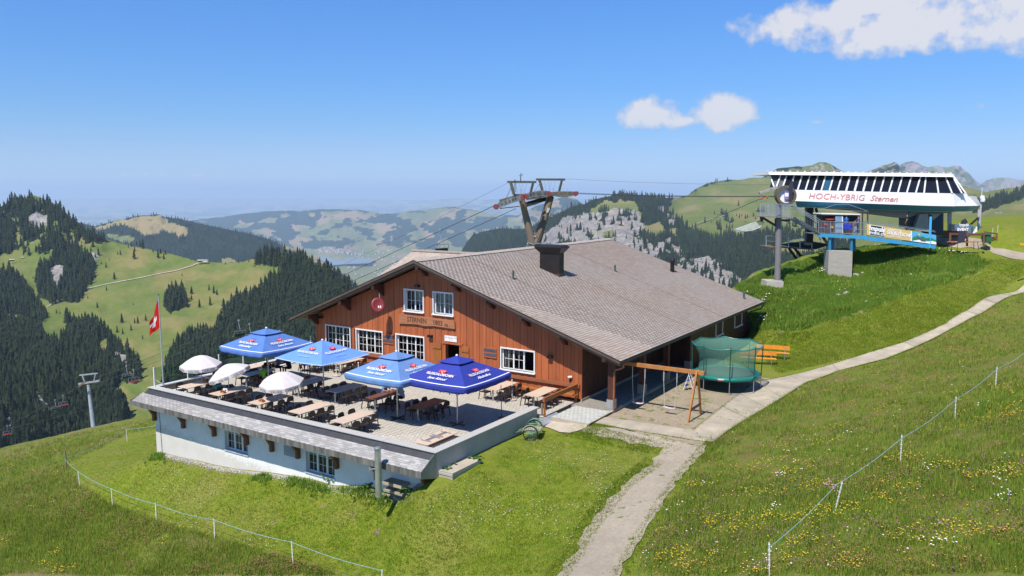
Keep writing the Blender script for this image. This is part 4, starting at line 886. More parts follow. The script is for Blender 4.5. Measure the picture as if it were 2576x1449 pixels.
mod = dm.modifiers.new('thick', 'SOLIDIFY'); mod.thickness = .02
mb = MB(); e = Vector(qd) + nrm * .42 - b_ * .3; mb.tube([tuple(Vector(qd) - b_ * .44), tuple(e)], .014, 6); mb.tube([(-34.1, 37.0, 5.2), (-34.1, 37.0, 4.8), tuple(Vector(qd) - nrm * .12)], .03, 6); mb.build('arm', STEEL, ds)
for s in (-.06, .06):
 mb = MB(); c0 = e + a_ * s; mb.tube([tuple(c0), tuple(c0 + b_ * .14)], .04, 8); mb.build('receiver', WHITE, ds)
def lamp(u, z, lab, down=False):
 t = thing('wall_lamp', lab, 'lamp', (u, VF - .05, z)); mb = MB(); mb.box(u - .16, u + .16, VF - .24, VF - .02, z - .07, z + .07); mb.build('housing', BLK, t); mb = MB(); mb.box(u - .13, u + .13, VF - .245, VF - .241, z - .05, z + .05); mb.build('lens', GLASS, t)
lamp(-31.55, 5.72, 'black floodlight high under the gable between the two upper windows'); lamp(-30.55, 2.63, 'black box lamp on the wall between triple window and door')
lamp(-21.9, 2.3, 'black lamp on the shaded planks beyond the window with the open leaf'); lamp(-40.2, 3.0, 'black lamp high on the gable wall at its far corner')
cm = thing('security_camera', 'small white camera on a bracket above the bench corner', 'camera', (-20.6, VF - .1, 1.3)); mb = MB(); mb.tube([(-20.6, VF - .05, 1.05), (-20.6, VF - .08, 1.25)], .03, 6); mb.build('bracket', BLK, cm); mb = MB(); mb.tube([(-20.68, VF - .2, 1.3), (-20.5, VF - .08, 1.32)], .065, 10); mb.build('body', WHITE, cm)
for (a, b, lab) in ((-36.95, -30.4, 'long timber wall bench between the parasols and the triple windows'), (-27.5, -19.98, 'long timber wall bench running from the door to the house corner')):
 t = thing('wall_bench', lab, 'bench', ((a + b) / 2, VF - .4, 0))
 mb = MB(); mb.box(a, b, VF - .16, VF - .06, .76, .95); mb.build('back_rail', M('bench_red_timber', (.34, .12, .055), .55, .15, 2, .15, 40, stretch=(.5, 4, 4)), t)
 for z_ in (.45,):
  mb = MB(); mb.box(a, b, VF - .62, VF - .22, z_ - .04, z_); mb.build('seat', SHUT, t)
 u = a + .2
 while u < b:
  mb = MB(); mb.box(u - .04, u + .04, VF - .58, VF - .5, 0, .41); mb.build('leg', SHUT, t); u += 1.5
rl = thing('gangway_rail', 'orange timber handrail with two posts at the terrace corner', 'railing', (-20.1, 36.2, 0))
mb = MB(); mb.box(-20.15, -20.07, 34.05, 34.13, -.1, .98); mb.build('post', SHUT, rl); mb = MB(); mb.box(-20.15, -20.07, 37.45, 37.53, -.1, .96); mb.build('post', SHUT, rl)
mb = MB(); mb.box(-20.17, -20.06, 34.0, 37.6, .78, 1.0); mb.build('rail', SHUT, rl)
# ================================================================ THE TERRACE
ter = thing('terrace_block', 'white walled lower storey carrying the paved terrace, with slate skirt roof', 'building', (-30.8, 31, -3))
TU0, TU1, TV0, TV1 = -41.1, -20.5, 25.6, VF
LW = [(-34.85, -33.0, -2.02, -1.02, 3), (-28.65, -26.7, -2.02, -1.02, 3)]
mb = MB(); last = TU0
for w in LW:
 mb.box(last, w[0], TV0, TV0 + .25, -6.5, .1); mb.box(w[0], w[1], TV0, TV0 + .25, w[3], .1); mb.box(w[0], w[1], TV0, TV0 + .25, -6.5, w[2]); last = w[1]
mb.box(last, TU1 - .01, TV0, TV0 + .25, -6.5, .1); mb.box(TU0, TU0 + .25, TV0 + .25, 42, -9, .1); mb.box(TU0 + .3, TU1 - .3, TV0 + 1.2, TV0 + 1.3, -4.5, -.1)
mb.build('wall', PLASTER, ter)
mb = MB(); mb.box(TU1 - .25, TU1, TV0 + .02, 34.0, -2.5, .42); mb.build('side_wall', GREYPL, ter)
def lwin(w):
 a, b, z0, z1, n = w; mb = MB()
 mb.box(a, b, TV0 + .17, TV0 + .25, z0, z0 + .05); mb.box(a, a + .05, TV0 + .17, TV0 + .25, z0 + .05, z1); mb.box(b - .05, b, TV0 + .17, TV0 + .25, z0 + .05, z1)
 W_ = (b - a) / n
 for k in range(1, n): mb.box(a + W_ * k - .06, a + W_ * k + .06, TV0 + .16, TV0 + .25, z0 + .05, z1)
 f = mb.build('window', WHITE, ter)
 mb = MB(); mb.box(a - .05, b + .05, TV0 - .06, TV0 + .2, z0 - .08, z0 - .002); mb.build('sill', M('pale_sill', (.62, .64, .66), .6), f)
 for k in range(n):
  x0, x1 = a + W_ * k + .06, a + W_ * (k + 1) - .06; mb = MB(); mb.box(x0, x1, TV0 + .215, TV0 + .22, z0 + .05, z1); mb.build('pane', GLASS, f)
  mb = MB(); mb.box((x0 + x1) / 2 - .01, (x0 + x1) / 2 + .01, TV0 + .195, TV0 + .214, z0 + .05, z1)
  for q in (.42, .84): mb.box(x0, (x0 + x1) / 2 - .01, TV0 + .195, TV0 + .214, z0 + (z1 - z0) * q - .01, z0 + (z1 - z0) * q + .01); mb.box((x0 + x1) / 2 + .01, x1, TV0 + .195, TV0 + .214, z0 + (z1 - z0) * q - .01, z0 + (z1 - z0) * q + .01)
  mb.build('sash_bar', WHITE, f)
for w in LW: lwin(w)
mb = MB(); mb.box(-30.2, -29.45, TV0 - .02, TV0, -1.5, -1.0); mb.build('vent_plate', M('grey_plate', (.30, .33, .36), .5), ter)
mb = MB(); mb.tube([(-40.65, TV0 - .02, -.6), (-40.6, TV0 - .02, -2.0), (-40.55, TV0 - .02, -3.5)], .012, 5); mb.build('cable', DARK, ter)
EV, EZ, SV, SZ = 24.6, -.17, 25.33, .20
mb = MB(); mb.prism([(-41.35, SV, SZ), (-20.52, SV, SZ), (-20.52, EV, EZ), (-41.9, EV, EZ)], (0, 0, -.07)); sk = mb.build('roof', WOOD_D, ter)
mb = MB(); mb.prism([(-41.38, 25.45, .36), (-20.51, 25.45, .36), (-20.51, 25.2, .145), (-41.42, 25.2, .145)], (0, 0, -.03)); mb.build('flashing', M('dark_flashing', (.045, .045, .05), .5, .2, 3, .1, 20), sk)
SH2 = m_shingle('skirt_slate', (.30, .29, .28), (.37, .36, .345), (.42, .405, .38), (.30, .26, .235))
L_ = math.hypot(.80 - .2, .37)
tiles(sk, (-41.6, 25.22, .150), (1, 0, 0), (0, EV - SV, EZ - SZ), 21.08, math.hypot(25.22 - EV, .15 - EZ) + .02, .33, .115, SH2, round_=.035, thick=.014)
mb = MB(); u = -41.9
while u < -20.6:
 w_ = .17; mb = MB(); mb.box(u + .003, min(u + w_, -20.52) - .003, EV - .035 - .006 * (int(u * 10) % 2), EV - .02, EZ - .27, EZ + .0); mb.build('slate', SLATE if 'SLATE' in globals() else M('fascia_slate', (.12, .115, .105), .7, .3, 2, .2, 30, col2=(.2, .19, .17), stretch=(6, 6, .4), rnd=.45), sk); u += w_
mb = MB(); mb.box(-41.9, -20.52, EV - .019, EV + .02, EZ - .27, EZ - .01); mb.build('eaves_board', WOOD_D, sk)
mb = MB(); mb.prism([(-20.52, EV - .05, EZ - .3), (-20.52, EV - .05, EZ + .0), (-20.52, 25.45, .36), (-20.52, 25.62, .36), (-20.52, 25.62, -.75)], (.02, 0, 0)); mb.build('end_plate', M('weathered_zinc', (.30, .33, .335), .45, .25, 2, .08, 30, metal=.35), sk)
BRK = M('bracket_timber', (.20, .072, .030), .6, .2, 3, .2, 50)
for u in (-41.0, -38.3, -35.6, -32.95, -31.0, -29.1, -26.45, -23.9, -21.0):
 mb = MB(); mb.box(u - .09, u + .09, TV0 - .2, TV0, -1.45, EZ - .28); mb.prism([(u - .09, EV + .05, EZ - .28), (u - .09, TV0 - .2, EZ - .28), (u - .09, TV0 - .2, EZ - .95), (u - .09, TV0 - .45, EZ - .55)], (.18, 0, 0)); mb.build('bracket', BRK, ter)
mb = MB(); mb.box(-21.08, -20.92, TV0 - .16, TV0, -2.0, -1.05); mb.build('bracket', BRK, ter)
def m_check():
 t = NT('checker_plate'); p = t.scale(t.pos(), (1, 1, 1)); v = t.n('ShaderNodeTexChecker', {'Vector': t.n('ShaderNodeMapping', {'Vector': p, 'Rotation': (0, 0, R(45))}).outputs[0], 'Scale': 24.0}).outputs['Fac']
 c = t.mix(v, (.40, .385, .36), (.66, .64, .60)); return t.done(c, .5, t.bump(v, .7, .01), .15, .5)
CHECK = m_check()
CP = .47
for nm, b in (('front', (-41.4, -20.38, 25.4, 25.88)), ('side', (-20.86, -20.38, 25.88, 34.02)), ('back', (-41.4, -41.0, 25.88, 37.7))):
 n = max(1, int(round(max(b[1] - b[0], b[3] - b[2]) / 3.0)))
 for k in range(n):
  mb = MB()
  if nm == 'front': x0 = b[0] + (b[1] - b[0]) * k / n; x1 = b[0] + (b[1] - b[0]) * (k + 1) / n; mb.box(x0 + .004, x1 - .004, b[2], b[3], CP - .03, CP + .002 * (k % 2))
  else: y0 = b[2] + (b[3] - b[2]) * k / n; y1 = b[2] + (b[3] - b[2]) * (k + 1) / n; mb.box(b[0], b[1], y0 + .004, y1 - .004, CP - .03, CP + .002 * (k % 2))
  mb.build('coping_plate', CHECK if nm != 'back' else M('white_coping', (.66, .655, .64), .5, .08), ter)
mb = MB(); mb.box(-41.35, -20.52, 25.47, 25.85, .1, CP - .031).box(-41.35, -41.05, 25.85, VF, .1, CP - .031).box(-20.74, -20.52, 25.85, 34.0, .3, CP - .031); mb.build('parapet', M('dark_parapet', (.20, .175, .155), .8, .2), ter)
mb = MB(); mb.box(TU0 + .02, -20.75, TV0 + .2, 34.0, -.35, -.03).box(TU0 + .02, -20.15, 34.0, VF, -.35, -.03).box(-20.15, -17.75, 36.9, 49.5, -.35, -.03)
floor = mb.build('floor', M('joint_sand', (.26, .235, .20), .95), ter)
def m_paver(name, a, b, c):
 t = NT(name); p = t.pos(); r = t.math('FRACT', t.math('ADD', t.attr('rnd'), t.rnd()))
 col = t.ramp(r, [(0, a), (.5, b), (1, c)]); col = t.mix(.6, col, t.ramp(t.noise(p, 1.1, 6, .7), [(.25, (.82,) * 3), (.75, (1.12,) * 3)]), 'MULTIPLY')
 col = t.mix(t.ramp(t.noise(p, 3, 6, .75), [(.64, (0, 0, 0)), (.74, (.35,) * 3)]), col, (.25, .23, .2))
 return t.done(col, .9, t.bump(t.noise(p, 60, 4), .25, .004), 0, .2)
PAV = m_paver('terrace_paver', (.445, .405, .34), (.475, .435, .37), (.50, .46, .395))
PAV2 = m_paver('walk_paver', (.42, .42, .38), (.45, .45, .41), (.48, .475, .43))
def paving(parent, u0, u1, v0, v1, z, lu, lv, mat_, nmax=300, name='paver', clip=None):
 L = []; v = v0; r = 0
 while v < v1 - 1e-6:
  vv1 = min(v + lv, v1); u = u0 - (r % 2) * lu / 2
  while u < u1 - 1e-6:
   a, b = max(u, u0), min(u + lu, u1)
   if b - a > .03 and (clip is None or clip((a + b) / 2, (v + vv1) / 2)): L.append((a + .004, b - .004, v + .004, vv1 - .004))
   u += lu
  v += lv; r += 1
 L = np.array(L); cen = (L[:, :2].mean(1), L[:, 2:].mean(1)); full = (L[:, 1] - L[:, 0] > lu - .02) & (L[:, 3] - L[:, 2] > lv - .02)
 order = np.argsort(np.where(full, np.hypot(*cen), 1e9)); single = set(order[:nmax].tolist()); rr = np.random.RandomState(9)
 def vt(a, b, c, d, z1): h = .004; return np.array([(a, c, z), (b, c, z), (b, d, z), (a, d, z), (a + h, c + h, z1), (b - h, c + h, z1), (b - h, d - h, z1), (a + h, d - h, z1)])
 tf = np.array([(0, 1, 5, 4), (1, 2, 6, 5), (2, 3, 7, 6), (3, 0, 4, 7), (4, 5, 6, 7)])
 me = bpy.data.meshes.new(name); w2, h2 = lu / 2 - .004, lv / 2 - .004; zz_ = z
 tv = vt(-w2, w2, -h2, h2, z + .034); tv[:, 2] -= z; me.from_pydata(tv.tolist(), [], tf.tolist()); me.materials.append(mat_); me.attributes.new('rnd', 'FLOAT', 'POINT')
 VV = []; FF = []; RR = []; n = 0
 for i, (a, b, c, d) in enumerate(L):
  zj = .034 + rr.rand() * .004
  if i in single: shared(name, me, parent, True, Matrix.Translation(((a + b) / 2, (c + d) / 2, z + zj - .034)))
  else: VV.append(vt(a, b, c, d, z + zj)); FF.append(tf + n); RR.append(np.full(8, rr.rand())); n += 8
 if VV: o = big_mesh(name, np.concatenate(VV), np.concatenate(FF), mat_, parent, attrs={'rnd': np.concatenate(RR)}); o['kind'] = 'stuff'
paving(floor, TU0 + .25, -20.76, TV0 + .25, VF - .02, -.034, .20, .20, PAV)
paving(floor, -20.74, -20.17, 34.03, VF - .05, -.034, .2, .2, PAV, nmax=0)
wp = thing('paved_walk', None, None, (-18.9, 36, 0)); wp['kind'] = 'structure'
mb = MB(); mb.box(-19.86, -17.6, 34.35, 36.88, -.34, -.075).box(-17.68, -17.6, 34.35, 49.4, -.3, -.02); wb = mb.build('kerb', CONC, wp)
paving(wp, -19.85, -17.69, 34.37, 49.4, -.072, .24, .24, PAV2, nmax=120)
rp = thing('ramp_plate', 'flat aluminium ramp plate laid from the terrace edge onto the sandy apron', 'ramp', (-19.9, 33.6, -.2))
mb = MB(); a_ = [np.array(p) for p in (on_z(*P8g(345, 640), -.02), on_z(*P8g(600, 530), -.02), on_z(*P8g(680, 590), -.28), on_z(*P8g(430, 697), -.28))]
mb.prism(a_, (0, 0, -.03)); mb.build('plate', M('mill_aluminium', (.50, .53, .57), .4, .15, 3, .1, 60, metal=.4), rp)
ap = gp([P8g(430, 700), P8g(700, 595), P8g(745, 615), P8g(860, 650), P8g(1020, 672), P8g(960, 725), P8g(870, 765), P8g(760, 792), P8g(640, 785), P8g(520, 735), P8g(350, 680)])
apo = ribbon('screed_apron', ap, M('sandy_screed', (.50, .43, .335), .95, .08, 2, .15, 80), .05, .35, .02)
wpst = thing('timber_post', 'grey weathered round timber post at the end of the grey parapet wall', 'post', (-20.3, 34.15, -.4)); mb = MB(); mb.tube([(-20.3, 34.15, -.5), (-20.3, 34.15, .62)], .06, 10); mb.build('shaft', M('weathered_wood', (.28, .21, .16), .9, .25, 6, .3, 50), wpst)
st = thing('concrete_step', 'raised concrete step with checker plate edge against the grey wall', 'step', (-20, 26.8, -.9))
mb = MB(); mb.box(-20.49, -19.75, 25.75, 27.9, -1.6, -.42); mb.build('block', CONC, st); mb = MB(); mb.box(-20.48, -19.73, 25.72, 25.748, -.56, -.41).box(-19.748, -19.73, 25.748, 27.9, -.56, -.41); mb.build('edge_strip', CHECK, st)
vp = thing('standing_vent_pipe', 'galvanised upright vent pipe with cap in front of the slate skirt roof', 'pipe', (-23.3, 24.2, -2.2))
b_ = pixel_ray(952, 1232); q = ORG + b_ * (24.2 / b_[1]); b_ = pixel_ray(952, 1130); zt_ = (ORG + b_ * (24.2 / b_[1]))[2]; pu, pv_ = q[0], q[1]
mb = MB(); mb.tube([(pu, pv_, q[2] - .3), (pu, pv_, zt_)], .14, 16); mb.build('pipe', CHROME, vp); mb = MB(); mb.lathe([(.15, zt_ - .04), (.17, zt_), (.17, zt_ + .06), (.10, zt_ + .1)], (pu, pv_, 0), 16); mb.build('cap', CHROME, vp)
mb = MB(); mb.tube([(pu - .1, pv_, zt_ - .9), (pu - .38, pv_ - .1, zt_ - .95)], .03, 8).tube([(pu - .38, pv_ - .1, zt_ - 1.02), (pu - .38, pv_ - .1, zt_ - .88)], .05, 8); mb.build('outlet', CHROME, vp)
gbx = thing('wall_ledge_box', 'pair of grey concrete shelf slabs at the foot of the white wall', 'ledge', (-22.6, 25.3, -1.8))
mb = MB(); mb.box(-23.1, -22.0, 25.0, TV0, -1.35, -1.22); mb.build('slab', CONC, gbx); mb = MB(); mb.box(-23.1, -22.0, 25.05, TV0, -1.7, -1.6); mb.build('slab', CONC, gbx)
gb = thing('glass_windbreak', 'clear glass wind screen on white posts along the far terrace edge', 'glass screen', (-41.2, 31.5, CP))
gv = [25.75, 27.9, 30.1, 31.9, 33.7, 35.5, 37.6]
for i, v in enumerate(gv):
 mb = MB(); mb.box(-41.23, -41.17, v - .03, v + .03, CP, CP + 1.12); mb.build('post', WHITE, gb)
 if i < len(gv) - 1: mb = MB(); mb.box(-41.206, -41.194, v + .05, gv[i + 1] - .05, CP + .06, CP + 1.08); mb.build('pane', CLEAR, gb)
mb = MB(); mb.tube([(-41.2, 25.8, CP + .4), (-41.0, 26.2, CP + .01)], .015, 6); mb.build('strut', WHITE, gb)
fp = thing('flagpole', 'tall grey metal flagpole at the outer terrace corner', 'flagpole', (-41.3, 26.2, CP))
pq = wall_q = None
def on_u(x, y, u):
 b = pixel_ray(x, y); return ORG + b * ((u - ORG[0]) / b[0])
def on_v(x, y, v):
 b = pixel_ray(x, y); return ORG + b * ((v - ORG[1]) / b[1])
q = on_v(411, 968, 26.2); q1 = on_v(411, 745, 26.2); fu = q[0]
mb = MB(); mb.tube([(fu, 26.2, CP - .3), (fu, 26.2, q1[2])], .045, 10, r1=.032); mb.build('pole', STEEL, fp); mb = MB(); mb.lathe([(.01, q1[2]), (.06, q1[2] + .04), (.01, q1[2] + .1)], (fu, 26.2, 0), 10); mb.build('finial', BLK, fp)
fl = thing('flag', 'red flag with white cross drooping from the flagpole', 'flag', (fu, 26.2, q1[2] - .3))
def m_flag():
 t = NT('flag_cloth'); uv = t.n('ShaderNodeUVMap', uv_map='UVMap').outputs[0]; s = t.n('ShaderNodeSeparateXYZ', {0: uv}).outputs
 ax = t.math('ABSOLUTE', t.math('SUBTRACT', s[0], .5)); ay = t.math('ABSOLUTE', t.math('SUBTRACT', s[1], .5))
 a = t.math('MULTIPLY', t.math('LESS_THAN', ax, .08), t.math('LESS_THAN', ay, .26)); b = t.math('MULTIPLY', t.math('LESS_THAN', ax, .26), t.math('LESS_THAN', ay, .08))
 c = t.mix(t.math('MAXIMUM', a, b), (.62, .025, .02), (.82, .80, .78)); bs = t.n('ShaderNodeBsdfDiffuse', {0: c}); tr = t.n('ShaderNodeBsdfTranslucent', {0: c}); mx = t.n('ShaderNodeMixShader', {0: .3, 1: bs.outputs[0], 2: tr.outputs[0]})
 o = t.n('ShaderNodeOutputMaterial'); t.t.links.new(mx.outputs[0], o.inputs[0]); return t.m
nx, ny = 22, 22; vv = []; ff = []; uvs = []
zt = q1[2] - .22; Hh = 1.65
for j in range(ny + 1):
 for i in range(nx + 1):
  s, w = i / nx, j / ny
  x = .80 * s * (.82 + .18 * w); z = zt - (1 - s) * w * 1.65 - s * (1.55 + .62 * w); y = .13 * math.sin(s * 9 + w * 2.5) * s + .05 * math.sin(s * 17 + w * 5) * s
  vv.append((fu - .05 - x * .84 + y * .5, 26.2 - x * .4 - y, z)); uvs.append((s, 1 - w))
for j in range(ny):
 for i in range(nx): a = j * (nx + 1) + i; ff.append((a, a + 1, a + nx + 2, a + nx + 1))
me = bpy.data.meshes.new('cloth'); me.from_pydata(vv, [], ff); uvl = me.uv_layers.new(name='UVMap')
for lp in me.loops: uvl.data[lp.index].uv = uvs[lp.vertex_index]
me.polygons.foreach_set('use_smooth', [True] * len(me.polygons)); me.materials.append(m_flag()); shared('cloth', me, fl)
# ================================================================ TERRACE FURNITURE
RESIN = M('dark_brown_resin', (.032, .024, .020), .5, .2, 6, .12, 80, rnd=.2)
RESIN2 = M('woven_resin_back', (.060, .046, .038), .6, .25, 40, .3, 120, rnd=.2)
TOPB = M('beige_laminate', (.62, .475, .36), .45, .05, 2, .04, 60, rnd=.08)
TOPD = M('brown_laminate', (.15, .062, .042), .4, .1, 2, .04, 60)
SILV = M('silver_tube', (.60, .61, .62), .3, .1, 6, .03, 60, metal=.7)
def chair_proto():
 t = thing('terrace_chair', 'x', 'chair', (0, 0, 0), 0, 'dark resin chairs at the terrace tables')
 mb = MB(); n = 6; vv = []
 mb.box(-.21, .23, -.23, .23, .425, .455).box(.23, .25, -.21, .21, .40, .445); mb.build('seat', RESIN, t)
 mb = MB(); P = []
 for k in range(9):
  a = math.pi * k / 8; P.append((-.23 - .02 * math.sin(a), .23 * math.cos(a) * (1 if k in (0, 8) else 1), .74 + .085 * math.sin(a) ** .6))
 prof = [(-.245, .22, .56)] + [(-.265, .22 * math.cos(math.pi * k / 8) if 0 < k < 8 else (.22 if k == 0 else -.22), .72 + .11 * math.sin(math.pi * k / 8) ** .5) for k in range(9)] + [(-.245, -.22, .56)]
 mb.prism(prof, (.022, 0, 0)); mb.build('backrest', RESIN2, t)
 for sx, sy in ((1, 1), (1, -1), (-1, 1), (-1, -1)):
  mb = MB()
  if sx > 0: mb.beam((.21, sy * .21, .43), (.25, sy * .24, 0), .035, .035)
  else: mb.beam((-.255, sy * .215, .70), (-.21, sy * .22, .43), .035, .035).beam((-.21, sy * .22, .43), (-.29, sy * .24, 0), .035, .035)
  mb.build('leg', RESIN, t)
 return t
CH0 = chair_proto(); _used = [False]
def place(proto, used, x, y, z, rz, label, group=None):
 if not used[0]: o = proto; used[0] = True
 else: o = copy_tree(proto)
 o.location = (x, y, z); o.rotation_euler = (0, 0, rz); o['label'] = label
 if group: o['group'] = group
 return o
def table_proto(m):
 t = thing('terrace_table', 'x', 'table', (0, 0, 0), 0, 'long folding tables on the terrace')
 mb = MB(); mb.box(-.45, .45, -1.08, 1.08, .695, .725); mb.build('table_top', m, t)
 for s in (-1, 1):
  y = s * .80; mb = MB()
  for q in (-1, 1): mb.tube([(q * .03, y, .69), (q * .03, y, .14), (q * .05, y, .06), (q * .12, y, .025), (q * .33, y, .02)], .019, 7)
  mb.box(-.05, .05, y - .012, y + .012, .1, .13).box(-.3, .3, y - .015, y + .015, .665, .693); mb.build('leg', SILV, t)
 return t
TB = table_proto(TOPB); TD = table_proto(TOPD); ub, ud = [False], [False]
TABLES = [(-38.75, 26.95, 0, 'the corner table beside the glass windbreak', (1, 0, 0), (1, 1, 1)),
 (-35.9, 26.9, 0, 'the parapet table behind the middle white parasol pole', (1, 1, 1), (1, 1, 1)),
 (-32.65, 26.85, 0, 'the parapet table with the orange caddy in open sun', (1, 1, 1), (1, 1, 1)),
 (-29.55, 26.85, 0, 'the bare parapet table between caddy table and foremost table', (1, 1, 1), (1, 1, 1)),
 (-26.6, 26.85, 0, 'the beige parapet table closest to the stacked table tops', (1, 1, 1), (1, 1, 1)),
 (-39.85, 31.7, 0, 'the table by the glass under the big faded blue parasol', (0, 1, 0), (1, 0, 1)),
 (-38.3, 30.6, 0, 'the shaded table of the man in green', (1, 1, 0), (1, 1, 0)),
 (-33.85, 30.65, 0, 'the half shaded table beside the white rimmed blue parasol', (1, 1, 1), (1, 1, 0)),
 (-31.1, 30.8, 0, 'the half shaded table beyond the faded parasol with vent', (1, 1, 1), (1, 1, 1)),
 (-28.2, 30.9, 1, 'the brown table where two guests sit', (1, 1, 0), (1, 1, 0)),
 (-25.08, 30.7, 1, 'the empty brown table under the dark blue parasol', (1, 1, 1), (1, 1, 1)),
 (-38.0, 35.2, 0, 'the far table close to the gable wall corner', (1, 1, 1), (1, 1, 1)),
 (-36.1, 36.05, 0, 'the wall bench table below the second triple window', (1, 1, 1), (1, 1, 1)),
 (-33.45, 36.0, 0, 'the wall bench table below the third triple window', (1, 1, 1), (1, 1, 1)),
 (-27.3, 35.9, 0, 'the table by the wall just past the open door', (1, 1, 1), (1, 1, 1)),
 (-24.05, 35.95, 0, 'the table beside the short white parasol stand', (1, 0, 1), (1, 1, 1)),
 (-21.45, 36.0, 0, 'the last table before the orange handrail', (1, 1, 0), (1, 1, 1))]
rs = random.Random(12)
for (u, v, top, where, L_, R_) in TABLES:
 u += rs.uniform(-.03, .03)
 big = not where.startswith('the shaded table of')
 o = place(TD if top else TB, ud if top else ub, u, v, 0, rs.uniform(-.012, .012), where.replace('the ', '', 1).capitalize() + (', brown top' if top else ', beige top'))
 for side, occ in ((-1, L_), (1, R_)):
  for k, f in enumerate(occ):
   if not f: continue
   lab = 'dark chair at %s, %s side, %s' % (where, 'parapet-wall' if False else ('valley' if side < 0 else 'playground'), ('front', 'middle', 'rear')[k] + ' seat')
   w_ = lab.split()
   if len(w_) > 16: lab = 'chair, %s, %s side, %s' % (where.replace('the ', ''), 'valley' if side < 0 else 'playground', ('front', 'middle', 'rear')[k])
   w_ = lab.split()
   if len(w_) > 16: lab = ' '.join(w_[:10] + w_[-3:])
   place(CH0, _used, u + side * rs.uniform(.50, .64), v - .68 + .66 * k + rs.uniform(-.06, .06), .0, (math.pi if side > 0 else 0) + rs.uniform(-.12, .12), lab)
place(CH0, _used, -37.2, 33.4, 0, .6, 'single dark chair standing alone between the two faded blue parasols')
stk = thing('folded_table', 'pair of beige folding tables lying flat, silver frame upward, in the parapet corner', 'table', (-22.2, 27.75, 0))
mb = MB(); mb.box(-22.68, -21.78, 26.62, 28.85, .20, .23); mb.build('table_top', TOPB, stk)
mb = MB()
for s in (-1, 1):
 y = 27.75 + s * .75; mb.tube([(-22.52, y, .26), (-21.95, y, .26)], .02, 7); mb.tube([(-22.5, y, .24), (-22.5, y, .36)], .014, 6).tube([(-21.98, y, .24), (-21.98, y, .36)], .014, 6)
 mb.tube([(-22.25, y, .28), (-22.25, 27.75 + s * .12, .28)], .02, 7).tube([(-22.19, y, .28), (-22.19, 27.75 + s * .12, .28)], .02, 7).tube([(-22.55, 27.75 + s * .1, .28), (-21.9, 27.75 + s * .1, .28)], .022, 7)
mb.build('frame', SILV, stk)
st2 = thing('folded_table', 'lower folding table with its beige underside hidden beneath the upper flat one', 'table', (-22.2, 27.75, 0)); mb = MB(); mb.box(-22.74, -21.82, 26.52, 28.72, .02, .05); mb.build('table_top', TOPB, st2)
mb = MB()
for s in (-1, 1): mb.box(-22.5, -22.0, 27.65 + s * .9 - .02, 27.65 + s * .9 + .02, .05, .2)
mb.build('frame', SILV, st2)
